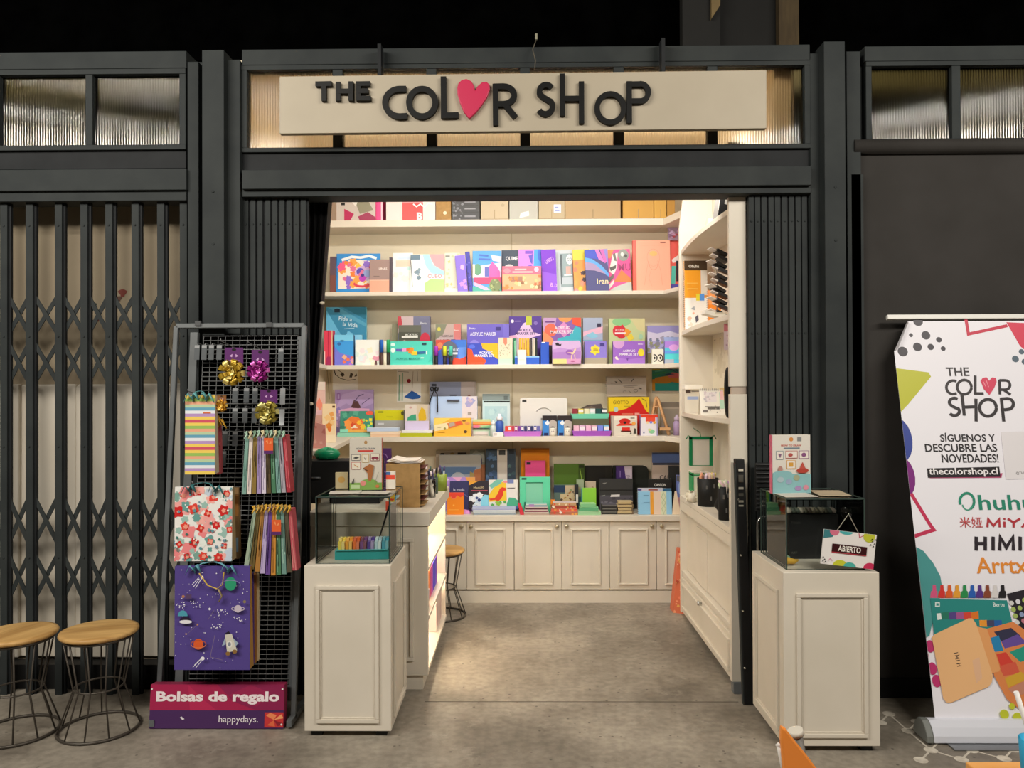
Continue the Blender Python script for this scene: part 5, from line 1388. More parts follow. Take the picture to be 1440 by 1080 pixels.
# ------------------------------------------------------------------ what is near the camera
M_ORG = ink('#ff9a45', .32)
ch = thing('shell_chair', 'bright orange shell chair of which only the tip of the back shows', 'chair', (.66, 1.5, 0))
def cp(px, py, Y=1.5): p = at(px, py, Y); return (p.x - .66, p.z)
outl = [cp(1099, 1022), cp(1106, 1026), cp(1118, 1042), cp(1133, 1060), cp(1148, 1080), cp(1185, 1125), cp(1215, 1180), cp(1228, 1260), cp(1230, 1345), cp(1120, 1345), cp(1112, 1250), cp(1106, 1150), cp(1102, 1080), cp(1098.5, 1040)]
MB().prism(outl, 0, .014, M_ORG).build('backrest', ch, bevel=.004)
zs = cp(1120, 1345)[1]
MB().box(cp(1112, 1345)[0], -.38, zs - .012, cp(1236, 1345)[0] + .02, .02, zs + .006, M_ORG).build('seat', ch, bevel=.004)
for lx in (cp(1118, 1345)[0], cp(1226, 1345)[0]):
    for ly in (-.36, .0):
        MB().tube([(lx, ly, zs - .01), (lx * 1.1, ly * 1.08, 0)], .011, M_CHROME, 8).build('leg', ch)
bp0 = at(1119, 1031, 1.56)
MB().tube([(bp0.x + .10 - .66, .04, .3), (bp0.x - .66, .06, bp0.z)], .013, ink('#6a655e', .5), 12).build('back_post', ch)
MB().tube([(bp0.x - .66 + .002, .06, bp0.z - .004), (bp0.x - .66 - .0015, .06, bp0.z + .007)], .0155, '#d8d2c4', 12).build('post_cap', ch)
bp1 = at(1094.5, 1048, 1.53)
MB().tube([(cp(1108, 1100)[0], .02, cp(1108, 1100)[1]), (bp1.x - .66, .03, bp1.z)], .004, '#e6e2da', 8).lathe([(0, -.006), (.006, 0), (0, .006)], '#efece6', 10, c=(bp1.x - .66, .03, bp1.z)).build('stud', ch)
# corner of an orange table with a cup and straw standing on it
c0_ = on_floor(1357, 1071, .75); c1_ = on_floor(1352, 1092, .75)
tb = thing('table', 'pale orange table of which only a corner shows at the lower edge of the picture', 'table', (c0_.x + .35, c0_.y - .3, 0))
L2 = lambda x, y: (x - tb.location.x, y - tb.location.y)
MB().slab([L2(c0_.x, c0_.y), L2(c0_.x + .75, c0_.y + .012), L2(c0_.x + .75, c0_.y - .6), L2(c0_.x, c0_.y - .6)], .725, .75, noisy('orange_wood', '#e8a04e', '#f0ae62', 4, .4, stretch=(1, 8, 1))).build('tabletop', tb, bevel=.003)
for lx in (c0_.x + .06, c0_.x + .69):
    for ly in (c0_.y - .06, c0_.y - .54):
        q = L2(lx, ly)
        MB().box(q[0] - .02, q[1] - .02, 0, q[0] + .02, q[1] + .02, .725, M_STEEL).build('leg', tb)
cupY = c0_.y - .14
cc_ = at(1458, 1040, cupY)
cp_ = thing('cup', 'blue cup with a white straw, cut by the edge of the picture', 'cup', (cc_.x, cupY, .75))
hc = cc_.z - .75
MB().lathe([(.026, 0), (.033, hc), (.0305, hc), (.024, .004), (0, .004)], '#2fa3cf', 24).build('cup_body', cp_)
s0, s1 = at(1429, 973, cupY), at(1441, 1012, cupY)
d_ = (s1 - s0)
kk = (.78 - s0.z) / d_.z
e_ = s0 + d_ * kk
MB().tube([s0 - cp_.location, (max(-.024, min(.024, e_.x - cc_.x)), 0, hc * .3)], .005, '#eeece8', 10).build('straw', cp_)
# ================================================================== GOODS ON THE SHELVES
def place(px0, px1, pyt, Y, zb):
    pm = (px0 + px1) / 2
    a, b, t = at(px0, pyt + 20, Y), at(px1, pyt + 20, Y), at(pm, pyt, Y)
    return (a.x + b.x) / 2, b.x - a.x, t.z - zb
G = .0008
def box(label, px0, px1, pyt, zb, Y, depth, face, ops=(), name='box', cat='box', side=None, rot=0, group=None, pyb=None, hang=False):
    """A carton or boxed set standing on zb, its printed face to the front."""
    cx_, w, h = place(px0, px1, pyt, Y, zb)
    mb = MB().box(-w / 2, 0, 0, w / 2, depth, h, face)
    if side: mb.box(-w / 2 - .0006, .001, .001, -w / 2, depth - .001, h - .001, side).box(w / 2, .001, .001, w / 2 + .0006, depth - .001, h - .001, side)
    mb.art(list(ops), w, h, 0)
    return tag(mb.build(name, loc=(cx_, Y, zb + G), rot=(0, 0, math.radians(rot))), label, cat, group)
def book(label, px0, px1, pyt, zb, Y, th, face, ops=(), spine=None, name='book', cat='book', lean=4, rot=0, roll=0, group=None, spiral=None):
    cx_, w, h = place(px0, px1, pyt, Y, zb)
    r = thing(name, label, cat, (cx_, Y, zb + G), (-math.radians(lean), math.radians(roll), math.radians(rot)), group)
    mb = MB().box(-w / 2, 0, 0, w / 2, .002, h, face).box(-w / 2, th - .002, 0, w / 2, th, h, face)
    if not spiral: mb.box(-w / 2 - .001, 0, 0, -w / 2 + .001, th, h, spine or face)
    mb.art(list(ops), w, h, 0)
    mb.build('cover', r)
    MB().box(-w / 2 + .002, .0022, .002, w / 2 - .002, th - .0022, h - .002, M_PAGES).build('page_block', r)
    if spiral:
        sm = MB()
        n = max(6, int((h if spiral != 'top' else w) / .014))
        for i in range(n):
            t = (i + .5) / n
            if spiral == 'left': sm.tube([(-w / 2 + .006 * math.cos(q) - .001, th / 2 - (th / 2 + .004) * math.sin(q), t * h) for q in [k * math.pi / 4 for k in range(8)]], .0012, '#8a8a86', 5, closed=True)
            elif spiral == 'top': sm.tube([(-w / 2 + t * w, th / 2 - (th / 2 + .004) * math.sin(q), h + .006 * math.cos(q) - .001) for q in [k * math.pi / 4 for k in range(8)]], .0012, '#6a6a66', 5, closed=True)
        sm.build('wire_binding', r)
    return r
def pad(label, px0, px1, py0, py1, Y, depth, face, zb, edge=None, ops=(), name='pad', cat='pad', rot=0, group=None):
    """Something lying flat: px range, front face height in the photo."""
    cx_, w, _ = place(px0, px1, py0, Y, zb)
    h = abs(at(700, py0, Y).z - at(700, py1, Y).z)
    mb = MB().box(-w / 2, 0, 0, w / 2, depth, h, edge or face).box(-w / 2, 0, h, w / 2, depth, h + .001, face)
    mb.art(list(ops), w, h, 0)
    o = tag(mb.build(name, loc=(cx_, Y, zb + G), rot=(0, 0, math.radians(rot))), label, cat, group)
    return o, zb + G + h + .001
def bars(n, seed, c, u0=.1, u1=.9, v0=.1, v1=.9, t=.02):
    g = rng(seed); out = []
    for i in range(n):
        v = v0 + (v1 - v0) * (i + .5) / n
        out.append(('R', u0, v - t / 2, u0 + (u1 - u0) * g.uniform(.5, 1), v + t / 2, c))
    return out
# ------------------------------------------------------------------ topmost shelf: cartons (their tops are behind the lintel)
z = S1
T = 262
box('magenta and grey collage box on the topmost shelf beside the curtain', 473, 528, T, z, 5.86, .22, '#c9bdb4', [('P', [(.1, .75), (.9, 1), (1, .8), (.3, .55)], '#b83a72'), ('P', [(.2, .35), (.45, .2), (.35, 0), (.2, 0)], '#b8285a'), ('P', [(.5, .5), (.75, .7), (.95, .3), (.6, .2)], '#8f8a72'), ('P', [(.55, .12), (.8, .25), (1, .1), (1, 0), (.6, 0)], '#9c2f55'), ('R', .12, .45, .22, .52, '#222'), ('P', [(.35, .6), (.6, .75), (.5, .4)], '#e8e2dc')], side='#e05a92')
box('pink spined folder box next to the collage box on the topmost shelf', 529, 538, T, z, 5.88, .22, '#e8508f', [('R', .75, 0, 1, 1, '#f2c9d4')], side='#d8407f')
box('white and red box on the topmost shelf', 543, 612, T, z, 5.86, .24, '#e9dcd8', [('R', .33, .5, .75, 1, '#e9858a'), ('R', .33, 0, .75, .5, '#d93a38'), ('T', 'B', .68, .12, .22, '#f3e6e2', .2, .04), ('L', [(.55, .48), (.62, .4), (.7, .48), (.78, .38), (.86, .5), (.95, .46)], .025, '#f6efe9')])
box('kraft box between the white and red box and the charcoal boxes', 613, 634, T, z, 5.87, .22, M_KRAFT, [('C', .6, .22, .12, .05, '#e6d8b8')])
for i, (a_, b_) in enumerate(((307.5, 298), (298, 288.5), (288.5, 279), (279, 266))):
    zb_ = zz(a_, 5.87) if i else z
    cx_, w_0, _ = place(636, 674.5, 280, 5.87, zb_)
    h_ = zz(b_, 5.87) - zb_ - .001
    mb = MB().box(-w_0 / 2, 0, 0, w_0 / 2, .2, h_, '#4a4a4c').art([('F', 60 + i, 8, ['#7f8088', '#63646a'], .05, (0, 0, .4, 1)), ('R', .45, .4, .85, .6, '#8a8a90')], w_0, h_, 0)
    tag(mb.build('charcoal_box', loc=(cx_, 5.87, zb_ + .0005)), ('lowest', 'second lowest', 'third', 'uppermost')[i] + ' charcoal leaf-printed box in the stack between the cartons', 'box', 'charcoal boxes on the topmost shelf')
cart = [(676, 715, '#c4b398', 'plain grey-brown carton beside the charcoal boxes'), (716.5, 756, '#b9b8b0', 'carton shining with pale tape beside the hanging black wire'), (757.5, 794, '#b9a98c', 'carton carrying a small bluish white label'), (795, 872.5, '#b59b76', 'widest carton on the topmost shelf'), (876, 919, '#c99c52', 'amber carton towards the aisle shelf unit'), (920, 937, '#d0a252', 'narrow amber carton on the topmost shelf'), (938, 949, '#b98a42', 'last thin carton at the corner of the topmost shelf')]
for i, (a_, b_, c, lb) in enumerate(cart):
    ops = [('R', 0, .0, 1, .03, '#8a7350'), ('R', .49, 0, .51, .3, '#9c855f')]
    if i == 1: ops = [('R', 0, .6, 1, .9, '#c6cdd8'), ('P', [(.35, .05), (.7, .12), (.68, .26), (.4, .2)], '#efece2')]
    if i == 2: ops += [('R', .58, .2, .86, .45, '#c9d0ee'), ('R', .62, .25, .8, .28, '#7f8ac9'), ('R', .62, .35, .76, .38, '#7f8ac9')]
    if i == 0: ops += [('F', 6, 5, ['#b3a184'], .06, (.4, .3, .9, .8))]
    mt = noisy('carton_' + str(i), c, c, 30, .8)
    o = box(lb + ('' if 'shelf' in lb else ' on the topmost shelf'), a_, b_, T, z, 5.86, .24, mt, ops, name='carton', cat='carton', group='cartons on the topmost shelf')

# ------------------------------------------------------------------ second shelf: notebooks
z = S2
Yb, Yf = 5.97, 5.89
box('maroon-edged book side at the curtain end of the notebook shelf', 464, 472, 361, z, 5.95, .12, '#5f4a58', [('R', 0, 0, 1, .5, '#7a4a44')], name='book', cat='book')
book('blue colouring book with a many-coloured mandala face', 472.5, 534, 356, z, 5.96, .014, '#2f8ed8', [('P', [(.05, .12), (.96, .14), (.96, .8), (.3, .86), (.05, .6)], '#f2e6d8'), ('F', 2, 34, ['#f0813a', '#ee5a8a', '#f2a24a', '#e8506a', '#f4c24a', '#e0709a', '#8f6ad0'], .09, (.1, .16, .9, .8)), ('C', .62, .5, .2, .2, '#c9a9d8'), ('C', .55, .55, .09, .09, '#5a4ab8'), ('C', .7, .5, .09, .1, '#9aa9e0'), ('C', .6, .38, .08, .08, '#c03ac0'), ('C', .6, .46, .04, .04, '#3a2a8a'), ('L', [(.12, .84), (.35, .92), (.55, .9), (.75, .94), (.92, .88)], .06, '#e9f2f6'), ('L', arc(.6, .28, .2, .1, 190, 350, 8), .05, '#e0405a')], '#5a5a78')
book('small taupe notebook with a salmon lower half, in front of the blue colouring book', 519.5, 547, 364.5, z, 5.88, .012, '#9d827c', [('R', 0, 0, 1, .36, '#f0a58c'), ('R', 0, .36, 1, .38, '#f4c0a8'), ('T', 'UNAS', .68, .72, .07, '#f0e6e2', .5), ('R', .2, .48, .5, .5, '#75605c')], '#4a3634')
box('dark notebook edge between the taupe notebook and the pastel book', 547.5, 551.5, 362, z, 5.93, .12, '#5a4f58', (), name='notebook', cat='notebook')
book('white pastel book with faint coral lettering', 552, 580, 355, z, 5.95, .012, '#eef4f2', [('R', .15, .66, .95, .82, '#f6cdb8'), ('R', .2, .84, .95, .92, '#cfe0f2'), ('C', .8, .62, .12, .05, '#bfe6e0'), ('F', 3, 8, ['#e2f2ee', '#f6ece2'], .15, (.1, .1, .9, .55))], '#4f5a62')
book('white notebook with blue-black flowers, mint and pink curves', 577, 624.5, 357, z, 5.922, .014, '#f4f8f4', [('P', [(.5, 1), (.62, .85), (.75, .65), (1, .52), (1, 1)], '#f2a0a8'), ('P', [(.35, 1), (.55, 1), (.68, .72), (1, .56), (1, .45), (.62, .5), (.45, .7)], '#a8e8e6'), ('P', [(.42, 0), (.42, .25), (.6, .36), (1, .34), (1, 0)], '#b4f08a'), ('R', 0, .86, .28, .99, '#5d7a8e'), ('L', [(.0, .9), (.03, .55), (.06, .15)], .02, '#4a5560'), ('F', 17, 5, ['#6d8597', '#7d95a5'], .07, (.12, .22, .28, .62)), ('T', 'CUBO', .72, .43, .1, '#ee9aa2', .5, .03)], '#dfe6e2')
book('cream notebook with a faint botanical print', 625, 646, 355, z, 5.95, .012, '#ece6d2', [('F', 23, 14, ['#d8cfa8', '#c9d0a8', '#e6c98a'], .12), ('R', .05, .9, .35, .94, '#8a8a80'), ('R', 0, 0, 1, .12, '#e6f0ea')], '#cfc9b4')
book('lilac notebook leaning over, with pale flowers', 644, 658, 358, z, 5.90, .012, '#8d74e2', [('F', 5, 3, ['#e6b0f0'], .2, (.35, .6, .8, .72)), ('F', 6, 3, ['#d090e8'], .24, (.4, .05, .9, .35))], '#7a62cf', roll=-5)
book('navy and violet notebook spine leaning beside the lilac notebook', 659, 665, 353, z, 5.935, .03, '#4a48b4', [('F', 9, 8, ['#7a72da', '#2f2f7a'], .3)], '#25255e', roll=-5)
book('pink and blue notebook picturing a pink house', 664.5, 705, 352, z, 5.93, .014, '#58a6ee', [('P', [(.05, .62), (1, .72), (1, .35), (.05, .35)], '#e9d2ee'), ('C', .17, .55, .14, .14, '#5f9a76'), ('R', .0, .35, .08, .68, '#e6d8d0'), ('P', [(.55, .35), (.55, .6), (.68, .74), (.85, .62), (.95, .5), (.95, .35)], '#f05ab0'), ('R', .42, .38, .58, .62, '#5a62b8'), ('R', .03, .2, 1, .36, '#d83a72'), ('R', 0, 0, 1, .14, '#4aaea0'), ('P', [(.03, .26), (.5, .12), (.6, .06), (.4, .06), (.03, .18)], '#f0b6dc'), ('C', .78, .17, .2, .16, '#7a8a58'), ('F', 19, 10, ['#a9b878', '#5f6f40'], .04, (.62, .04, .95, .3)), ('L', [(.22, .9), (.55, .88)], .06, '#3f6ac9'), ('L', [(.22, .81), (.62, .79)], .06, '#3f6ac9'), ('P', [(.62, .9), (1, .86), (1, .72), (.7, .76)], '#cfd0f4')], '#3a3a4a')
book('slate and coral book standing behind the salmon landscape box', 705.5, 729, 351, z, 5.97, .016, '#3f4a5c', [('T', 'QUIME', .6, .8, .10, '#e9e6ea', .72, .02), ('R', 0, 0, 1, .55, '#e9707e'), ('C', .45, .62, .25, .05, '#c9bcc0')], '#6a6a8a')
book('pink, violet and azure book behind the salmon landscape box', 729, 763, 350, z, 5.97, .016, '#e48ae0', [('P', [(.65, 1), (1, 1), (1, 0), (.7, 0), (.62, .5)], '#3aa0f2'), ('P', [(.8, 1), (.95, 1), (.9, .7), (.8, .8)], '#2f6fe0'), ('R', .28, .9, .6, .97, '#7a4ac9'), ('P', [(.42, .86), (.6, .9), (.58, .66), (.5, .7)], '#5a4ac0'), ('C', .15, .56, .1, .06, '#6a4ac0'), ('C', .48, .58, .14, .06, '#5f4fc9')], '#c96ac9')
box('landscape salmon box with a pink title band, in front of the slate book', 706.5, 761, 374.5, z, 5.88, .05, '#f2b088', [('R', 0, .68, 1, 1, '#ee6a86'), ('C', .12, .82, .09, .1, '#f28a9a'), ('R', .32, .84, .62, .9, '#f6b8b8'), ('R', .26, .74, .78, .8, '#f6b8b8'), ('C', .88, .87, .06, .1, '#f8c0d8'), ('F', 12, 26, ['#e88a4a', '#c9734a', '#f2c88a', '#9a6a4a', '#f0d8a8'], .06, (.04, .1, .98, .6)), ('R', .22, .4, .52, .6, '#a97a62'), ('R', 0, 0, 1, .08, '#ee7a7a')], side='#d8586a')
book('violet book with slanted white lettering, beside the salmon landscape box', 763, 783.5, 350, z, 5.92, .016, '#7a34cc', [('P', [(0, 0), (1, 0), (1, .4), (0, .5)], '#8a44d8'), ('T', 'LIBRO', .55, .75, .09, '#cf9ae8', .62, .02, 28), ('T', 'EL D', .78, .16, .08, '#d8a8ee', .45, .02, -14)], '#5a249c', roll=-2)
book('silver white book with a framed street scene on its cover', 782, 806.5, 351, z, 5.985, .014, '#c9d2d8', [('R', .3, .14, 1, .92, '#8fa3a8'), ('R', .3, .2, .42, .9, '#4f5c62'), ('C', .85, .78, .2, .12, '#dfe6e8'), ('T', 'CO', .84, .78, .07, '#5a6a78', .25), ('R', .62, .42, .9, .62, '#c9a49a'), ('R', .5, .4, .95, .43, '#d8e2e6'), ('R', .36, .2, 1, .36, '#b8c4cc')], '#e9eef2', roll=-2)
book('yellow and coral notebook with dark flowers', 807.5, 831, 350, z, 5.945, .013, '#ee9a4a', [('R', 0, .76, 1, 1, '#ddc934'), ('F', 14, 12, ['#f07a5a', '#ee8a6a', '#e0a04a'], .16, (0, .15, 1, .7)), ('F', 15, 5, ['#3a1f2a'], .15, (.55, .2, .9, .48)), ('F', 16, 5, ['#e0c63a', '#e8838a'], .17, (.1, .0, .9, .2))], '#9a5a3a', roll=-2)
book('navy notebook with blue and mauve waves and gold lettering', 824.5, 857, 350, z, 5.90, .014, '#4a4a80', [('P', [(0, 1), (.45, 1), (.6, .76), (0, .82)], '#2f46c0'), ('P', [(.45, 1), (.6, 1), (.85, .68), (.6, .76)], '#e070c0'), ('P', [(.66, 1), (.82, 1), (.95, .7), (.85, .66)], '#c85ab0'), ('P', [(.82, 1), (1, 1), (1, .55), (.95, .7)], '#8a78c9'), ('P', [(0, .82), (.3, .78), (.7, .62), (1, .42), (1, .34), (.4, .58), (0, .66)], '#4f9ae0'), ('P', [(0, .72), (.4, .66), (.9, .4), (.4, .5), (0, .52)], '#a088b0'), ('T', 'Iran', .72, .24, .13, '#e9d8a8', .5)], '#2f2f58', roll=-2)
book('pink and orange book with zebra stripes and drawn lettering', 853.5, 888.5, 350, z, 5.95, .013, '#f0559a', [('P', [(0, .0), (.3, .12), (1, .25), (1, 0)], '#b9c4bc'), ('P', [(.3, .25), (.62, .52), (1, .3), (1, .22)], '#f0762a'), ('P', [(0, 1), (.35, 1), (.2, .8), (0, .8)], '#ee8a3a'), ('P', [(.12, .5), (.3, .9), (.5, .92), (.45, .6), (.3, .4)], '#e9e6de'), ('P', [(.3, .9), (.4, .92), (.45, .72), (.35, .74)], '#6a625c'), ('P', [(.15, .58), (.42, .64), (.4, .56), (.2, .5)], '#4a4442'), ('P', [(.02, .3), (.3, .44), (.3, .34), (.05, .2)], '#6a625c'), ('P', [(.05, .15), (.3, .3), (.28, .2), (.1, .08)], '#e9e6de'), ('C', .72, .86, .22, .14, '#8a8f8a'), ('C', .68, .88, .06, .05, '#dfe8e0'), ('C', .82, .84, .06, .04, '#3a3a3a'), ('T', 'MU', .75, .58, .17, '#a0246a', .5)], '#c9c9c9', roll=-2)
book('large salmon book with fine line drawing and red spine', 890.5, 943, 337, z, 5.90, .03, '#f4ab90', [('R', 0, 0, .09, 1, '#ee5a4a'), ('L', arc(.55, .66, .17, .17, 0, 360, 20), .006, '#e08a72'), ('C', .55, .74, .1, .05, '#f2b46a'), ('L', arc(.55, .52, .11, .1, 180, 360, 10), .006, '#d87a62'), ('L', [(.42, .6), (.36, .4), (.3, .12)], .006, '#e08a72'), ('L', [(.66, .6), (.74, .4), (.78, .12)], .006, '#e08a72'), ('L', [(.48, .42), (.42, .25), (.5, .1)], .006, '#e8947c'), ('R', .74, .945, .88, .965, '#8a4a40'), ('L', [(.2, .9), (.9, .9)], .004, '#e8947c')], '#e04a3c', roll=0)
book('coral and teal patterned book pressed against the partition', 940.5, 955.5, 337, z, 5.93, .03, '#e85f55', [('P', [(.3, .62), (1, .72), (1, .58), (.4, .56)], '#e9e2e2'), ('P', [(.2, .15), (.3, .5), (.7, .5), (.6, .15)], '#56c4b8'), ('P', [(.7, .2), (.72, .6), (1, .6), (1, .2)], '#2f2a3a'), ('R', 0, 0, 1, .14, '#5a52b8')], '#b84a4a')
cw = at(948, 330, 5.90)
mb = MB()
g = rng(7)
for i in range(9):
    x, zz_ = g.uniform(-.035, .035), g.uniform(0, .10)
    mb.add([(x, g.uniform(-.01, .01), zz_), (x + g.uniform(.01, .04), g.uniform(-.01, .02), zz_ + g.uniform(-.01, .03)), (x + g.uniform(-.01, .02), .01, zz_ + g.uniform(.02, .05)), (x - .015, .015, zz_ + .02)], [(0, 1, 2, 3)], g.choice(['#c9a0c4', '#8f6a86', '#b9505a', '#4a3f46', '#cfb4d8']))
mb.box(-.038, .006, -.002, .038, .03, .11, '#9a7f96')
tag(mb.build('crumpled_bag', loc=(cw.x, 5.925, at(948, 337, 5.9).z + .004)), 'crumpled mauve plastic bag on top of the coral patterned book', 'bag')

# ------------------------------------------------------------------ third shelf: acrylic marker boxes
z = S3
Yb, Yf = 6.02, 5.885
MS = 'ACRYLIC'
box('large blue drawing pad with pale lettering, tallest at the curtain end of the marker shelf', 459, 515, 432, z, 6.03, .03, '#3f93b8', [('P', [(0, .95), (.35, .55), (.6, .4), (1, .33), (1, 0), (0, 0)], '#6fc4ea'), ('P', [(0, 1), (.3, 1), (1, .72), (1, .66), (.1, .97)], '#5aa9c8'), ('P', [(.4, 1), (1, .78), (1, 1)], '#2a7a96'), ('R', .2, .91, .34, .97, '#22384a'), ('T', 'Pide a', .48, .80, .07, '#cfe8ee', .44, .02, -6), ('T', 'la Vida', .6, .70, .07, '#cfe8ee', .46, .02, -6), ('L', [(.45, .63), (.7, .64)], .015, '#bfe0ea'), ('F', 4, 10, ['#5fb8e2', '#7fd0f0'], .08, (.1, .2, .6, .6))], side='#7fd0e8', name='drawing_pad', cat='pad')
box('red and pink packet at the curtain end of the marker shelf', 455.5, 468, 465, z, 5.89, .05, '#e2425f', [('R', .45, .1, .55, 1, '#c02448'), ('P', [(.1, 0), (.35, .25), (.75, .25), (.8, 0)], '#a82a60'), ('R', .85, 0, 1, 1, '#e8c4a0'), ('R', 0, 0, .12, .4, '#f2d8d0')], name='packet', cat='packet', rot=-8)
box('blue underwater-printed box with coral and fish', 470.5, 497, 471, z, 5.875, .06, '#3f9fea', [('R', 0, .8, 1, 1, '#7fd0f4'), ('P', [(0, 0), (0, .6), (.3, .4), (.6, .35), (1, .3), (1, 0)], '#7a7ae0'), ('C', .4, .8, .12, .03, '#3a7ab8'), ('F', 33, 9, ['#f07a5a', '#e8a0c0', '#f0b88a', '#c070d8'], .11, (.3, 0, 1, .3)), ('C', .25, .7, .1, .05, '#3a6ab0')], side='#2f4f7a', rot=3)
box('pale blue lid edge of a box behind the white pastel box', 494, 509, 471, z, 5.97, .04, '#8fd4f2')
box('white pastel splash box tilted beside the blue and green markers', 500, 533, 478, z, 5.89, .05, '#f2f4ee', [('F', 44, 14, ['#dfeee8', '#f4e6ea', '#e4eef4', '#f4f0d8'], .14, (0, 0, 1, .6)), ('P', [(.8, 0), (.83, .25), (.9, .25), (.92, 0)], '#6a4a4a'), ('F', 46, 4, ['#e6a0b4'], .1, (.8, .2, 1, .45))], side='#3a4668', rot=5)
def marker(px, cap, body, label, cpy=478, Y=5.88, w=.028):
    p = at(px, 500, Y)
    h = at(px, cpy, Y).z - z
    t = thing('marker', label, 'marker', (p.x, Y, z + G))
    MB().lathe([(w * .42, 0), (w * .46, .004), (w * .46, h * .5)], body, 14).build('barrel', t)
    MB().lathe([(w * .5, h * .5), (w * .5, h - .006), (w * .42, h)], cap, 14).build('cap', t)
marker(536.5, '#1f62c0', '#4a302c', 'blue-capped marker standing beside the turquoise box')
marker(541.5, '#dfe8e0', '#e8e2cc', 'white marker standing between the blue and green capped markers', 480)
marker(546, '#22a866', '#2a241e', 'green-capped marker standing beside the turquoise box')
box('olive clear-fronted box behind the grey and red marker box', 551, 563, 456, z, 6.05, .04, '#98957a', name='box')
box('grey, blue and red marker box with a white starburst, above the turquoise box', 559.5, 605, 445, z, 6.0, .06, '#7a7a96', [('R', 0, .66, .48, 1, '#cfb9bc'), ('P', [(0, 1), (.1, 1), (.14, .84), (0, .75)], '#c84a56'), ('R', .02, 0, .72, .82, '#6d6d62'), ('R', .02, .52, .70, .68, '#59594f'), ('T', MS, .42, .625, .05, '#efece6', .4, .02), ('R', .12, .56, .62, .60, '#efece6'), ('P', [(.04, .45), (.2, .52), (.4, .45), (.6, .5), (.7, .42), (.7, .3), (.04, .3)], '#b9a9a4'), ('C', .84, .5, .16, .17, '#d23a52'), ('P', [(.74, .3), (.78, .4), (.84, .35), (.88, .44), (.92, .36), (1, .38), (1, .2), (.75, .2)], '#efe8e2'), ('T', 'Bertu', .8, .86, .045, '#e2e2ea', .22)])
box('turquoise landscape box with a diagonal band of marker colours', 549, 608, 480, z, 5.875, .05, '#52d0be', [('C', .06, .86, .05, .07, '#d8f4ee'), ('C', .06, .62, .05, .1, '#e2f8f2'), ('P', [(.13, .58), (.28, .56), (.28, .68), (.13, .68)], '#6a62b8'), ('P', [(.28, .56), (.38, .56), (.4, .7), (.28, .7)], '#e0a0d0'), ('P', [(.38, .56), (.48, .58), (.52, .74), (.38, .7)], '#e8683a'), ('P', [(.42, .5), (.55, .44), (.56, .72), (.48, .74)], '#f2902f'), ('P', [(.5, .42), (.64, .42), (.64, .56), (.52, .58)], '#f4c83a'), ('P', [(.64, .45), (.84, .47), (.84, .58), (.64, .56)], '#3a6aa0'), ('R', .85, .44, .88, .6, '#d8f4ee'), ('R', .75, .84, .86, .93, '#2f4f5a'), ('T', 'ACRYLIC MARKER', .42, .26, .09, '#3a9a94', .7), ('R', .72, .27, .8, .31, '#e6faf4'), ('P', [(.9, .1), (1, .5), (1, .2)], '#48c4b2')], side='#3fb8a8')
box('grey and dusty pink acrylic marker box behind the dark capped markers', 612.5, 648, 456, z, 6.0, .06, '#c9b0a8', [('P', [(0, 1), (.45, 1), (.3, .75), (0, .62)], '#8f8f78'), ('C', .14, .88, .07, .05, '#d8d060'), ('R', .72, .55, 1, 1, '#dd857e'), ('T', 'Bertu', .84, .85, .04, '#f2ded8', .22), ('T', MS, .46, .71, .05, '#6a5a56', .45), ('T', 'MARKER SET', .46, .60, .06, '#6a5a56', .65), ('R', .25, .5, .7, .54, '#efe2dc')])
box('red, grey and blue marker box partly covered by three capped markers', 613, 655.5, 478, z, 5.945, .05, '#4a6ad8', [('P', [(0, 1), (.5, 1), (.4, .8), (0, .5)], '#d8584a'), ('C', .14, .78, .09, .12, '#f08a62'), ('C', .45, .55, .28, .4, '#6a6f80'), ('P', [(.6, .98), (1, .98), (1, .5), (.8, .6)], '#4a82e0'), ('R', .74, .2, 1, .7, '#6a9af0'), ('P', [(.5, 0), (.6, .3), (.8, .24), (1, .34), (1, 0)], '#e8503a'), ('T', MS, .55, .6, .1, '#e6eaf4', .5, .02), ('R', .4, .42, .72, .5, '#e6eaf4'), ('C', .36, .16, .12, .14, '#4f5ad0')])
for px, c, nm in ((613.5, '#a83ac0', 'violet'), (625.5, '#d8e034', 'yellow'), (634, '#4fc9b0', 'mint')):
    marker(px, c, '#201c1e', nm + '-capped marker standing before the red, grey and blue box', 487, 5.90, .030)
box('violet acrylic marker box behind the navy and orange one', 657, 716, 456, z, 6.0, .06, '#7a6cd0', [('T', 'Bertu', .12, .90, .05, '#f2eef8', .16), ('T', 'ACRYLIC MARKER', .38, .76, .09, '#f2eef8', .62, .02), ('R', .68, .85, .80, .93, '#4a3f8a'), ('C', .17, .42, .14, .2, '#9a8ee0'), ('R', .06, .34, .16, .46, '#f2eef8'), ('P', [(.85, 1), (1, 1), (1, 0), (.9, 0)], '#8478d8')], side='#3a2f6a')
box('navy box with orange and yellow blobs and white lettering', 657.5, 700, 483, z, 5.885, .06, '#3f4fc0', [('P', [(0, 0), (0, .78), (.15, .7), (.2, .42), (.45, .38), (.62, .2), (.55, 0)], '#f0552f'), ('P', [(.45, 1), (1, 1), (1, .25), (.85, .4), (.75, .62), (.5, .75)], '#f4b82f'), ('C', .15, .85, .1, .1, '#5a72e0'), ('T', MS, .6, .56, .12, '#f4f4fa', .45, .02), ('T', 'MARKER SET', .56, .42, .12, '#f4f4fa', .66, .02), ('R', .1, .06, .6, .09, '#f0856a')], side='#2a3484')
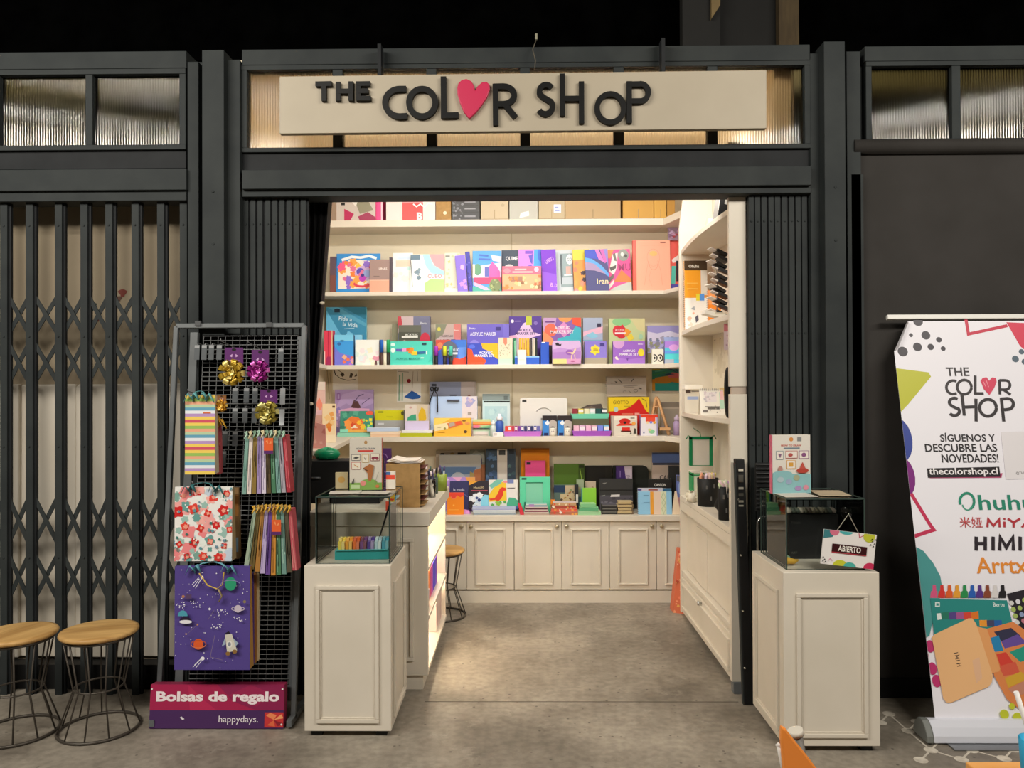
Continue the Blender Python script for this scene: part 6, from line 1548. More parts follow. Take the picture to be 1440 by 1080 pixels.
box('cream patterned box with a coral ribbon tab', 701, 720.5, 475, z, 5.88, .05, '#ddd6bd', [('F', 71, 40, ['#8f9474', '#a88f72', '#c9c2a0'], .035, (.08, .3, .92, .8)), ('P', [(.36, 1), (.62, 1), (.62, .78), (.5, .7), (.36, .8)], '#dd8a72'), ('R', 0, 0, 1, .22, '#bfd8c8'), ('R', 0, .22, 1, .25, '#d8cfae')])
box('purple and pink acrylic marker set with a lime tab, the raised one at mid-shelf', 716, 761.5, 445, z, 6.02, .06, '#5a3f9a', [('P', [(0, .6), (.2, .62), (.45, .86), (.58, .9), (.75, .68), (1, .62), (.7, .56), (.4, .42), (.3, .1), (0, .1)], '#ecccf0'), ('C', .12, .48, .18, .13, '#f2b0d0'), ('P', [(.52, 1), (.7, 1), (.7, .82), (.52, .82)], '#c4cc4a'), ('T', MS, .5, .72, .055, '#4a2f72', .42, .02), ('T', 'MARKER SET', .5, .65, .055, '#4a2f72', .62, .02), ('C', .1, .9, .05, .035, '#efe6f6'), ('R', .18, .89, .36, .91, '#a08ad0'), ('C', .82, .86, .06, .04, '#8a72c0'), ('R', .5, .5, .9, .52, '#8a72c0')], side='#4a2f82')
box('green leaf-edged card standing between the cream box and the crayon tray', 721, 728, 476, z, 5.92, .03, '#2f7a56', [('P', [(.3, .9), (.8, .95), (.7, .4), (.4, .2)], '#8fd8b0'), ('R', .75, .3, 1, 1, '#4a8ad0')], name='card', cat='card')
# blue crayon display with yellow pencil boxes
tr = place(724, 758.5, 503, 5.885, z)
o = thing('display_tray', 'blue display tray holding upright yellow and dark pencil boxes', 'display tray', (tr[0], 5.885, z + G))
tw_ = tr[1]
MB().box(-tw_ / 2, 0, 0, tw_ / 2, .004, tr[2], '#2f5fc8').box(-tw_ / 2, .004, 0, tw_ / 2, .07, .006, '#2f5fc8').box(-tw_ / 2, .004, tr[2], tw_ / 2, .012, tr[2] + .012, '#8fc0ea').build('tray', o)
ph = at(740, 476, 5.92).z - z
for i, (c, c2) in enumerate((('#9a9aa8', '#b8a8b0'), ('#d8a02a', '#e8b83a'), ('#eab52f', '#d89a24'), ('#dca02a', '#f0c84a'), ('#e8b83a', '#c98f20'), ('#3a3430', '#5a5048'), ('#e2d8c4', '#b8ac98'), ('#1f241f', '#2f382f'))):
    tag(MB().box(-tw_ / 2 + .012 + i * .0205, .02, .0065, -tw_ / 2 + .030 + i * .0205, .055, ph, c).box(-tw_ / 2 + .018 + i * .0205, .0194, .01, -tw_ / 2 + .023 + i * .0205, .02, ph - .004, c2).build('pencil_box', loc=(tr[0], 5.885, z + G)), ['grey', 'ochre', 'bright yellow', 'mustard', 'golden', 'dark brown', 'cream', 'black-green'][i] + ' slim pencil box standing upright in the blue display tray', 'pencil box', 'pencil boxes in the blue tray')
box('small square white card leaning on the blue display tray', 728, 740, 492, z, 5.87, .004, '#ece6da', [('R', .1, .3, .8, .34, '#cfc6b4')], name='card', cat='card')
box('tall plain blue box beside the blue display tray', 760.5, 772, 481, z, 5.90, .06, '#2a56c0', [('R', .1, .95, .5, 1, '#e6ecf6')], side='#1f3f92')
box('orange, lilac and teal acrylic marker box above the lavender tote-shaped box', 764, 817, 447, z, 6.0, .06, '#8a62b0', [('P', [(0, 1), (.35, 1), (.3, .75), (.1, .6), (0, .7)], '#c9a0cc'), ('C', .58, 1, .18, .1, '#ee9a5a'), ('P', [(.75, 1), (1, 1), (1, .8), (.78, .86)], '#e8583f'), ('C', .2, .74, .17, .14, '#f0705a'), ('P', [(0, .72), (.25, .56), (.3, .42), (0, .42)], '#f0986a'), ('P', [(.35, .76), (.55, .92), (.75, .74), (.55, .58)], '#dc90c8'), ('P', [(.35, .42), (.38, .56), (.7, .62), (.85, .82), (1, .78), (1, .42)], '#4ab8c8'), ('T', MS, .5, .79, .06, '#f4eef4', .4, .02), ('T', 'MARKER SET', .5, .70, .065, '#f4eef4', .62, .02), ('R', .05, .9, .3, .93, '#7a4a90'), ('R', 0, 0, 1, .41, '#3a3036')], side='#e0c8d8')  # dark lower band is painted for the shaded gap beneath the box
# lavender tote box hanging over the shelf edge
tb_ = place(777, 817, 479, 5.80, z)
o = thing('tote_box', 'lavender rounded box printed with a bird, projecting over the shelf edge', 'box', (tb_[0], 5.815, z + G))
w2, h2 = tb_[1], tb_[2]
rr_ = .014
pl = [(-w2 / 2, 0), (w2 / 2, 0), (w2 / 2 + .004, h2 * .5), (w2 / 2, h2 - rr_), (w2 / 2 - rr_, h2), (-w2 / 2 + rr_, h2), (-w2 / 2, h2 - rr_)]
MB().prism(pl, 0, .07, '#c8a8d4').art([('R', 0, .22, 1, .62, '#a87cc0'), ('P', [(0, .62), (.3, .7), (.6, .62), (1, .72), (1, .55), (0, .5)], '#b48cc8'), ('R', 0, 0, .5, .22, '#d8d08a'), ('R', .5, 0, 1, .22, '#d098c0'), ('P', [(.1, .9), (.2, .92), (.25, .84), (.32, .86), (.3, .78), (.12, .8)], '#2a2430'), ('C', .6, .5, .13, .12, '#8f5ab0'), ('P', [(.5, .5), (.62, .46), (.72, .4), (.8, .52), (.84, .66), (.78, .64), (.72, .5)], '#e8c8a0'), ('L', [(.68, .4), (.66, .2)], .03, '#e8c8a0'), ('L', [(.78, .4), (.8, .2)], .03, '#e8c8a0'), ('C', .72, .12, .08, .03, '#b05a8a')], w2, h2, 0).build('carton_body', o)
box('pale blue and pink box above the violet box with a yellow badge', 820, 847.5, 447, z, 6.0, .07, '#a9b4cc', [('P', [(0, .7), (1, .82), (1, .68), (0, .6)], '#e8b8cc'), ('P', [(.1, .62), (.5, .7), (.8, .6), (.5, .55)], '#8fc8dc'), ('R', .72, .8, .92, .88, '#3a3450'), ('R', 0, .5, 1, .53, '#7aa8c0'), ('R', 0, .42, 1, .5, '#dfb8c8')], side='#a08a72')
box('violet box with a round yellow badge and grey base', 822, 853, 480, z, 5.89, .07, '#8a7ad0', [('R', 0, 0, 1, .28, '#aba08c'), ('F', 90, 1, ['#ead23a'], .25, (.48, .62, .5, .63)), ('R', .4, .6, .62, .64, '#a08a2a'), ('R', .4, .67, .6, .7, '#a08a2a'), ('R', .7, .78, .9, .92, '#4a3f8a')], side='#8a7a6a')
box('green and yellow box with a red paint blob, above the lilac marker set', 856.5, 907, 448, z, 6.0, .06, '#c6d29a', [('C', .35, .93, .26, .1, '#8fc88a'), ('P', [(.6, 1), (1, 1), (1, .7), (.8, .75)], '#d8cf9a'), ('F', 91, 1, ['#dd3a44'], .2, (.3, .72, .31, .73)), ('C', .24, .73, .14, .12, '#dd3a44'), ('C', .34, .7, .15, .14, '#d83440'), ('P', [(.45, .8), (.62, .72), (.5, .6), (.42, .64)], '#f0a03a'), ('P', [(.5, .6), (.62, .68), (.7, .56), (.55, .5)], '#f0d84a'), ('T', MS, .3, .75, .05, '#f6dada', .26, .02), ('R', .16, .66, .46, .70, '#f6e6e2'), ('C', .88, .6, .06, .06, '#a8d0b0')])
box('lilac acrylic marker set with a lemon on its cover', 862, 907, 480, z, 5.885, .06, '#9a66c8', [('C', .18, .95, .18, .28, '#d0a0d8'), ('P', [(0, 0), (1, 0), (1, .3), (.5, .2), (0, .3)], '#a878d0'), ('T', MS, .5, .58, .1, '#f0e8f6', .42, .02), ('T', 'MARKER SET', .5, .43, .11, '#f0e8f6', .64, .02), ('C', .88, .5, .1, .17, '#e8d83a'), ('P', [(.05, .28), (.12, .36), (.18, .18), (.1, .2)], '#f0e0d8'), ('T', 'Bertu', .86, .88, .07, '#efe4f4', .2), ('P', [(.42, .24), (.48, .24), (.45, .12)], '#6a3f9a')], side='#7a6a86')
box('lavender landscape picture pad behind the white eye-printed box', 910.5, 955.5, 458, z, 6.0, .02, '#b0aad8', [('R', 0, .78, 1, 1, '#a098d0'), ('P', [(0, .85), (.3, .8), (.7, .86), (1, .78), (1, .6), (0, .6)], '#d8d0e8'), ('F', 92, 22, ['#8f8a9a', '#7a82a0', '#9a9a72', '#a8a0b8'], .08, (0, .35, .8, .68)), ('R', 0, 0, 1, .3, '#9a8f6a'), ('P', [(.5, .7), (1, .7), (1, .3), (.6, .4)], '#a9b8ea')], name='picture_pad', cat='pad')
box('small white box printed with two half-ring eyes', 917, 933, 491, z, 5.885, .05, '#eceadc', [('C', .2, .4, .26, .26, '#3a3636'), ('C', .2, .4, .18, .18, '#eceadc'), ('C', .22, .4, .08, .09, '#3a3636'), ('R', 0, .1, .12, .7, '#eceadc'), ('C', .72, .4, .26, .26, '#3a3636'), ('C', .7, .4, .18, .18, '#eceadc'), ('C', .72, .4, .08, .09, '#3a3636')])
box('shiny cyan and pink holographic box leaning by the partition', 935, 956, 480, z, 5.875, .05, '#5ac8e8', [('R', 0, .72, 1, 1, '#b88ae8'), ('C', .6, .72, .32, .14, '#e0a8f0'), ('R', 0, .45, 1, .58, '#6aa0f0'), ('R', 0, .2, 1, .44, '#58d8e0'), ('R', 0, 0, .6, .2, '#b0b8c8')], rot=-4, side='#8a80c8')
# ------------------------------------------------------------------ fourth shelf: suitcase boxes, palettes
z = S4
def sheet(label, px0, px1, py0, py1, Y, face, ops, name='drawing_sheet', cat='drawing'):
    a, b = at(px0, (py0 + py1) / 2, Y), at(px1, (py0 + py1) / 2, Y)
    zt, zb_ = at((px0 + px1) / 2, py0, Y).z, at((px0 + px1) / 2, py1, Y).z
    w, h = b.x - a.x, zt - zb_
    return tag(MB().box(-w / 2, 0, 0, w / 2, .002, h, face).art(ops, w, h, 0).build(name, loc=((a.x + b.x) / 2, Y, zb_)), label, cat)
yw = BACK - .0025
sheet('ink drawing of birds on a twig pinned under the marker shelf', 468, 503, 519, 548, yw, '#f0ebe2', [('L', [(.1, .75), (.3, .55), (.6, .45), (.92, .5)], .025, '#3a332c'), ('P', [(.3, .75), (.42, .85), (.48, .7), (.38, .62)], '#3a332c'), ('P', [(.66, .6), (.72, .85), (.82, .75), (.76, .58)], '#4a4238'), ('P', [(.86, .62), (.95, .8), (.98, .66)], '#4a4238'), ('L', [(.05, .95), (.12, .7)], .04, '#4a4238'), ('L', [(.2, .95), (.42, .8)], .02, '#5a5042')])
sheet('narrow ink drawing of a stalk pinned beside the bird drawing', 457, 467, 519, 566, yw - .001, '#cbbb9d', [('L', [(.3, 1), (.5, .5), (.6, .1)], .1, '#8f8670'), ('L', [(.7, .9), (.8, .6)], .08, '#8f8670')])
sheet('watercolour of bamboo, a red sun and a blue mountain pinned under the marker shelf', 558, 592, 520, 566, yw, '#f2ede4', [('L', [(.12, .05), (.12, .85)], .06, '#7fae92'), ('L', [(.22, .05), (.24, .9)], .05, '#8fbaa0'), ('L', [(.06, .05), (.05, .7)], .03, '#5f8f72'), ('C', .5, .66, .08, .06, '#b02a34'), ('P', [(.3, .17), (.45, .26), (.62, .36), (.78, .3), (1, .18), (.9, .12), (.65, .1), (.45, .13)], '#2a5fae'), ('L', [(.05, .95), (.5, .93)], .015, '#6a5f50'), ('L', [(.68, .95), (.64, .45)], .015, '#9a7a5a'), ('L', [(.85, .95), (.86, .65)], .015, '#4a4236')])
p = place(520, 566, 608, 5.9, z)
box('purple drawing pad with a small bird drawing, behind the green fox pad', 471, 525, 548, z, 6.06, .03, '#a48ab8', [('P', [(0, .55), (.3, .7), (.6, .55), (1, .7), (1, .9), (.6, .98), (.2, .9)], '#b49ac6'), ('P', [(.05, .92), (.14, .92), (.14, .78), (.05, .78)], '#8a5a9a'), ('P', [(.07, .9), (.12, .9), (.12, .8), (.07, .8)], '#b49ac6'), ('P', [(.42, .62), (.5, .78), (.6, .74), (.68, .6), (.52, .58)], '#5a3a3a'), ('L', [(.52, .74), (.62, .86), (.75, .9)], .02, '#5a4a72'), ('L', [(.7, .68), (.92, .82)], .018, '#5a4a72'), ('F', 5, 10, ['#d8b0d8', '#8a78b8', '#c8b8e0'], .08, (0, 0, .3, .6)), ('P', [(.1, .55), (.4, .6), (.9, .58), (.9, .52), (.1, .48)], '#e0a8c8')], name='drawing_pad', cat='pad')
book('green pad with an orange fox painting, standing in a pale mint rack', 478, 524, 578, z + .03, 5.93, .012, '#3f8f7a', [('F', 8, 14, ['#2f7a6a', '#58a890', '#6abf9a'], .1), ('P', [(.2, .1), (.2, .6), (.35, .75), (.55, .7), (.7, .5), (.75, .1)], '#e87a3a'), ('F', 9, 9, ['#f29a4a', '#d8502f', '#f4c23a', '#f0683a'], .12, (.2, .05, .75, .6)), ('P', [(.32, .2), (.45, .35), (.55, .2)], '#f4e6d0'), ('C', .9, .9, .12, .1, '#e8604a'), ('F', 10, 8, ['#9adf6a', '#e8d83a'], .05, (.7, .1, 1, .6)), ('R', 0, 0, 1, .14, '#f2b45a'), ('R', 0, 0, .25, .16, '#8fd8c0')], '#2f6f60', name='drawing_pad', cat='pad', lean=6)
tag(MB().box(0, 0, 0, at(522, 610, 5.9).x - at(475, 610, 5.9).x, .08, .028, '#8fd0ba').build('pad_rack', loc=(at(475, 610, 5.9).x, 5.885, z + G)), 'pale mint base block carrying the green fox pad', 'rack')
# goods on the return shelf beside the curtain
pp_ = place(441, 457, 537, 5.36, z)
tag(MB().box(-pp_[1] / 2, 0, 0, pp_[1] / 2, .012, pp_[2], '#e4beb6').art([('P', [(.2, .62), (.5, .74), (.8, .62), (.6, .5)], '#f0907c'), ('R', 0, 0, 1, .44, '#ddaea8'), ('L', [(.2, .06), (.8, .38)], .05, '#cf9890'), ('R', 0, .44, 1, .52, '#f0c8d8'), ('R', 0, .86, 1, 1, '#e2d4c8')], pp_[1], pp_[2], 0).build('drawing_pad', loc=(pp_[0], 5.36, z + G)), 'tall pale pink pad standing on the return shelf by the curtain', 'pad')
a_ = at(463, 622, 5.15)
book('cream pad with an orange flower study, angled on the return shelf', 453, 471.5, 568, z, 5.22, .03, '#eed6ae', [('F', 6, 6, ['#e8a45a', '#f0c88a', '#dd8a3a'], .24, (.35, .4, .8, .8)), ('C', .55, .35, .14, .07, '#e07a3a'), ('R', 0, 0, 1, .2, '#f0dfc0'), ('R', .75, .9, .95, .95, '#6a4a2a')], '#d8806a', name='drawing_pad', cat='pad', lean=3, rot=6)
mb = MB()
mb.lathe([(.0, 0), (.055, .004), (.07, .03), (.06, .052), (.03, .062), (0, .064)], ink('#0f8a5c', .3), 16, sx=1.1, sy=.9)
for k in range(9): mb.tube([(.06 * math.cos(k * .7), .05 * math.sin(k * .7), .01), (.05 * math.cos(k * .7 + .5), .04 * math.sin(k * .7 + .5), .055), (.0, 0, .068)], .006, ink('#2ab07c', .3), 6)
tb_p = at(464, 648, 4.5)
tag(mb.build('green_bundle', loc=(tb_p.x, 4.435, at(464, 648, 4.36).z + .001)), 'shiny green wrapped bundle on top of the black till', 'bundle')
tag(MB().prism([(0, 0), (.085, 0), (.08, .22), (.01, .24)], 0, .01, '#dd9a92').art([('F', 4, 8, ['#e8b4aa', '#cf7f78'], .2)], .08, .22, 0, x0=0).build('drawing_sheet', loc=(at(438, 640, 4.7).x, 4.72, at(440, 648, 4.72).z)), 'large rose patterned sheet standing behind the till by the curtain', 'drawing')

box('grey and yellow stationery box beside the green fox pad', 527.5, 569, 577, z, 6.0, .08, '#a9a8a4', [('R', 0, .6, 1, 1, '#d2cc1f'), ('R', .1, .9, .28, .95, '#5a5a2a'), ('R', .38, .72, .6, .75, '#a09a20'), ('C', .93, .88, .05, .08, '#5f5f30'), ('R', .1, .42, .3, .5, '#d8d8d8'), ('P', [(.4, .08), (.6, .18), (.82, .35), (.85, .12)], '#9ab8e8'), ('R', .97, 0, 1, 1, '#8f8f8a')])
zz1 = z
for k, (c, e) in enumerate((('#e6c4a4', 'lowest cream pad in the flat pile beside the green fox pad'), ('#f0d8bc', 'upper cream pad in the flat pile beside the green fox pad'))):
    o, zz1 = pad(e, 521, 564, 613 - k * 3.6, 616.4 - k * 3.6, 5.865, .10, c, zz1)
o, zz1 = pad('pale blue and white folded pads lying on the cream pads', 516, 560, 603, 608, 5.865, .08, '#dfe8f4', zz1, '#c3d4ee')
o, z_a = pad('lime green pad lying flat at the shelf edge below the lilac photo box', 563, 607, 613.5, 618.5, 5.845, .12, '#bcbf1f', z)
o, z_b = pad('white pad lying on the lime green pad', 565, 608, 609, 612.4, 5.85, .13, '#e9e8ea', z_a)
box('white box with two plant photos and a lilac base, standing on the white pad', 569.5, 603, 569, z_b, 5.91, .07, '#d8c8bc', [('R', 0, 0, 1, .35, '#cfc4e2'), ('R', .0, .35, .48, 1, '#d9cfc4'), ('P', [(.08, .36), (.12, .5), (.3, .6), (.46, .62), (.48, .36)], '#3fa07c'), ('R', .5, .36, .96, 1, '#cfc0a8'), ('P', [(.58, .36), (.56, .6), (.7, .9), (.85, .78), (.9, .45), (.85, .36)], '#d8b02a'), ('R', .96, .36, 1, 1, '#b9b0b0'), ('C', .24, .88, .06, .04, '#c9a09a')])
box('slate grey suitcase box with a mountain picture, rearmost above the pale blue one', 604, 669, 537, z, 6.06, .05, '#83879a', [('R', .68, .25, 1, 1, '#b0a098'), ('P', [(.68, .62), (.78, .7), (.86, .76), (.97, .66), (1, .62), (1, .55), (.68, .55)], '#8a4f42'), ('R', .05, .92, .15, .96, '#2f3038'), ('R', .44, .71, .58, .76, '#5a5c6a'), ('R', .97, 0, 1, 1, '#a29488')])
# pale blue case with handle slot and black ribbon
c_ = place(605, 671, 557.5, 5.97, z)
cs = thing('suitcase_box', 'pale blue suitcase box with a grey grip slot and a black ribbon bow', 'box', (c_[0], 5.97, z + G))
cw_, chh = c_[1], c_[2]
MB().box(-cw_ / 2, 0, 0, cw_ / 2, .06, chh, '#b4cbee').art([('R', .68, 0, 1, 1, '#e0d6dc'), ('P', [(.74, .82), (.9, .95), (.97, .9), (.88, .76), (.78, .72)], '#a8a8d4'), ('F', 3, 5, ['#b0a8d8', '#d0b8cc'], .04, (.75, .76, .95, .95)), ('R', .80, .52, .88, .6, '#a8a09c'), ('R', .78, .42, .94, .45, '#c8bec0'), ('R', .70, .2, .76, .55, '#ecdcd8'), ('R', .1, .3, .3, .32, '#8f9fc0')], cw_, chh, 0).build('carton_body', cs, bevel=.003)
def cs_p(px, py): p = at(px, py, 5.96); return (p.x - c_[0], -.012, p.z - z)
h0, h1 = cs_p(629, 563), cs_p(646, 563)
tag(MB().tube([h0, h1], .0125, '#6a6f86', 12, flat=.5).build('grip_slot', cs), 'grey grip slot')
mb = MB()
q = cs_p(611, 548)
for s in (-1, 1):
    mb.tube([q, (q[0] + s * .012, -.022, q[2] + .018), (q[0] + s * .030, -.02, q[2] + .014), (q[0] + s * .026, -.018, q[2] - .008), q], .014, M_BLACK, 6, flat=.5)
mb.tube([q, cs_p(606, 560), cs_p(602.5, 575)], .011, M_BLACK, 6, flat=.4)
mb.tube([q, cs_p(615, 555), cs_p(615.5, 580)], .011, M_BLACK, 6, flat=.4)
tag(mb.build('ribbon_bow', cs), 'black ribbon bow')
sheet('narrow peach card standing behind the pale blue suitcase box', 671, 676, 571, 592, 6.08, '#e6cba8', [], 'card', 'card')
box('dark clasp box peeping out behind the yellow box', 602, 610, 590, z_b + .002, 5.99, .03, '#6a6470', [('R', 0, .45, 1, .55, '#c8c4cc')])
box('tilted yellow box picturing an orange pencil tin', 610, 662, 588, z, 5.87, .05, '#f2b83f', [('P', [(0, .45), (.45, .98), (1, 1), (0, 1)], '#f6d86a'), ('P', [(.02, .28), (.02, .62), (.42, .78), (.38, .42)], '#f2e4b8'), ('P', [(.36, .72), (.74, .86), (.8, .66), (.42, .42)], '#e07a4a'), ('P', [(.4, .72), (.55, .78), (.58, .6), (.43, .52)], '#b8a89a'), ('P', [(.58, .78), (.72, .82), (.76, .68), (.62, .6)], '#f0603a'), ('C', .82, .86, .05, .05, '#9a6a3a'), ('C', .91, .72, .07, .08, '#e89a5a'), ('C', .86, .26, .045, .08, '#5a4230'), ('R', .1, .2, .3, .24, '#c98f2a'), ('C', .3, .44, .03, .05, '#a09050'), ('R', .1, .48, .2, .52, '#b8a870')], side='#c9902f', rot=-2)
box('green and orange box above the clear pencil tin', 665, 690, 590, z + .062, 5.94, .06, '#c9d49a', [('R', 0, .4, 1, .75, '#f0a05a'), ('R', 0, .34, 1, .46, '#d8733a'), ('C', .2, -.02, .3, .35, '#f07a9a'), ('P', [(.4, .1), (1, .3), (1, 0), (.3, 0)], '#7fc08a')])
box('clear pencil tin with a pale band beneath the green and orange box', 665.5, 691, 604, z, 5.93, .08, '#cfd4c8', [('R', 0, .75, 1, 1, '#a8c4a4'), ('R', .12, .25, .8, .6, '#dcd2cc'), ('R', 0, .05, .8, .2, '#b8a8a0'), ('R', .85, 0, 1, 1, '#a8c8b8')], name='pencil_tin', cat='tin')
box('grey-topped pale aqua boxed pad between the suitcase box and the white case', 678.5, 717, 554, z, 6.04, .05, '#cfe2e4', [('R', 0, .84, 1, 1, '#8d9a98'), ('R', .04, .79, 1, .83, '#2f3634'), ('R', .78, .86, .92, .95, '#6a7472'), ('R', .08, .08, .9, .7, '#b9d6dc'), ('F', 40, 10, ['#aacdd6', '#c4dfe2'], .16, (.1, .1, .85, .65))], name='boxed_pad', cat='pad')
# small bottles
def bottle(label, px, pyt, Y, r, body, cap, lo=None):
    p = at(px, 600, Y); h = at(px, pyt, Y).z - z
    b = thing('paint_bottle', label, 'bottle', (p.x, Y, z + G))
    MB().lathe([(r, 0), (r, h * .6), (r * .55, h * .72), (r * .5, h * .78)], body, 18).build('bottle_body', b)
    MB().lathe([(r * .75, h * .7), (r * .8, h * .84), (r * .45, h * .9), (r * .3, h), (0, h)], cap, 16).build('cap', b)
    return b
bottle('white-capped blue bottle standing before the pale aqua boxed pad', 702.5, 582, 5.90, .032, '#3a5cb0', '#e9eaf0')
bottle('small clear bottle standing next to the white-capped blue bottle', 693.5, 591, 5.88, .022, '#c9d4d2', '#e2e6e6')
box('small white carton foot in front of the blue bottle', 693, 708, 608, z, 5.855, .03, '#e8e4e4', [('R', .1, .2, .4, .8, '#c9c2c0')], cat='box')
# white rounded case
c_ = place(731, 798, 559.5, 5.98, z)
W_, H_ = c_[1], c_[2]
rr_ = .02
pl = [(-W_ / 2, 0), (W_ / 2, 0)] + [(W_ / 2 - rr_ + rr_ * math.cos(a), H_ - rr_ + rr_ * math.sin(a)) for a in (0, .5, 1.07, 1.57)] + [(-W_ / 2 + rr_ - rr_ * math.cos(a), H_ - rr_ + rr_ * math.sin(a)) for a in (1.57, 1.07, .5, 0)]
o = thing('white_case', 'white round-cornered case with an embossed arc, behind the small black boxes', 'case', (c_[0], 5.98, z + G))
MB().prism(pl, 0, .05, '#dedad4').art([('R', .05, .88, .14, .95, '#3c3a38'), ('R', .65, .2, .69, .25, '#9a968f'), ('R', .08, .18, .13, .24, '#a9a59e'), ('R', .44, .42, .54, .46, '#8f8b84')], W_, H_, 0).build('case_body', o, bevel=.004)
mb = MB()
mb.tube(arc(0, H_ * .62, W_ * .15, H_ * .12, 10, 170, 12) and [(x, -.003, z_) for x, z_ in arc(0, H_ * .62, W_ * .15, H_ * .12, 10, 170, 12)], .004, '#cfcbc4', 6)
mb.build('embossed_arc', o)
# watercolour trays
def paint_tray(label, px0, px1, py_t, py_b, zb_, Y, tray, cols, depth=.09, under=None):
    cx_, w, _ = place(px0, px1, py_t, Y, zb_)
    h = (at(700, py_t, Y).z - at(700, py_b, Y).z)
    t = thing('paint_tray', label, 'paint set', (cx_, Y, zb_ + G))
    MB().hexa([(-w / 2 + .01, 0, 0), (w / 2 - .01, 0, 0), (w / 2 - .01, depth, 0), (-w / 2 + .01, depth, 0)], [(-w / 2, -.008, h * .5), (w / 2, -.008, h * .5), (w / 2, depth, h * .5), (-w / 2, depth, h * .5)], tray).build('tray', t)
    n = len(cols)
    for i, c in enumerate(cols):
        x0 = -w / 2 + .012 + (w - .024) * i / n
        x1 = x0 + (w - .024) / n * .88
        MB().box(x0, .004, h * .5, x1, depth - .01, h, c).box(x0 + .002, .0035, h * .62, x1 - .002, .004, h * .92, '#e9e2e6' if i % 2 else c).build('paint_pan', t)
    return t
paint_tray('lilac paint tray with red to navy pans, at the edge before the white case', 708, 762, 602, 616, z, 5.86, '#c878d8', ['#e0452f', '#f0603a', '#c83a52', '#a83a8a', '#7a3a9a', '#4a3f8a', '#3a3a72', '#55508a', '#2f3468', '#4a4a9a', '#6a6ab0'])
paint_tray('purple paint tray with pink and blue pans below the dark olive box', 805, 860, 602, 616.5, z, 5.865, '#a85ac4', ['#e8b8cc', '#dcb0d8', '#e6b4d0', '#e0b0c4', '#7a8ae0', '#7ac0ea'])
box('dark olive box under the mint paint tray', 804, 857, 589, z + .045, 5.945, .10, '#585840', [('R', 0, .0, 1, .1, '#4a4a36')], side='#48482f')
zz2 = at(830, 589, 5.945).z
paint_tray('mint paint tray with yellow and cream pans on the dark olive box', 803, 857, 574.5, 588.5, zz2, 5.95, '#74d2b0', ['#8f2f3a', '#d8c43a', '#ded8b8', '#cfdcd8', '#1f4a4a', '#24403f'])
tag(MB().box(-.14, 0, 0, .14, .07, .045, '#4b4b36').build('box', loc=(at(830, 600, 5.945).x, 5.965, z + G)), 'low dark box hidden behind the purple paint tray, carrying the olive box', 'box')
tag(MB().hexa([(-.09, 0, 0), (.09, 0, 0), (.09, .05, 0), (-.09, .05, 0)], [(-.03, 0, .03), (.075, 0, .04), (.075, .05, .04), (-.03, .05, .03)], '#4a403c').add([(-.07, -.001, .005), (.04, -.001, .005), (.0, -.001, .022)], [(0, 1, 2)], '#6a5a50').build('brush_roll', loc=(at(832, 575, 5.98).x, 5.985, zz2 + .075)), 'dark folded brush roll lying on the mint paint tray', 'brush roll')
# two small boxed mugs
for px0, px1, lb, bx in ((763, 783, 'black and blue box with a small white pot, beside the lilac paint tray', 766), (784, 804, 'black and blue box with a small white pot, beside the purple paint tray', 788)):
    c_ = place(px0, px1, 584.5, 5.925, z)
    t = thing('boxed_pot', lb, 'box', (c_[0], 5.925, z + G))
    MB().box(-c_[1] / 2, 0, 0, c_[1] / 2, .05, c_[2], '#2a2326').art([('R', 0, 0, .45, .75, '#3f86d0'), ('P', [(.45, 0), (.45, .7), (.7, .8), (1, .7), (1, 0)], '#b9b0a8'), ('P', [(.15, .62), (.35, .78), (.5, .62), (.35, .5)], '#e6ecf2'), ('R', .1, 0, .4, .14, '#1f2a5a')], c_[1], c_[2], 0).build('carton_body', t)
    rr_ = .024
    MB().lathe([(rr_ * .8, 0), (rr_, .02), (rr_, .062), (rr_ * .7, .068), (0, .068)], '#e6e0d4', 18, c=(.022, -.03, 0)).lathe([(rr_ * 1.01, .054), (rr_ * .9, .068), (0, .074)], '#26211f', 18, c=(.022, -.03, 0)).box(.012, -.0545, .03, .016, -.053, .042, '#26211f').box(.027, -.0545, .03, .031, -.053, .042, '#26211f').build('pot', t)
book('grey landscape sketch pad with pencil scribbles, on top of the yellow and red box', 853, 909, 529, at(880, 557.5, 6.03).z, 6.03, .016, '#a89c90', [('L', [(.1, .62), (.4, .6)], .006, '#6a6058'), ('L', [(.3, .85), (.38, .68)], .02, '#4a423c'), ('P', [(.2, .75), (.28, .72), (.24, .66)], '#4a423c'), ('L', [(.62, .72), (.68, .86)], .02, '#4a423c'), ('L', [(.4, .8), (.56, .8)], .02, '#857a70'), ('L', [(.42, .5), (.78, .54)], .015, '#756a60'), ('L', [(.44, .44), (.7, .46)], .01, '#756a60'), ('L', arc(.73, .28, .05, .07, 0, 360, 10), .012, '#756a60'), ('L', [(.55, .3), (.62, .15)], .012, '#756a60'), ('L', [(.8, .42), (.88, .36)], .03, '#4a423c'), ('L', arc(.45, .22, .04, .06, 0, 300, 8), .01, '#857a70')], name='sketch_pad', cat='pad', lean=0, spiral='left')
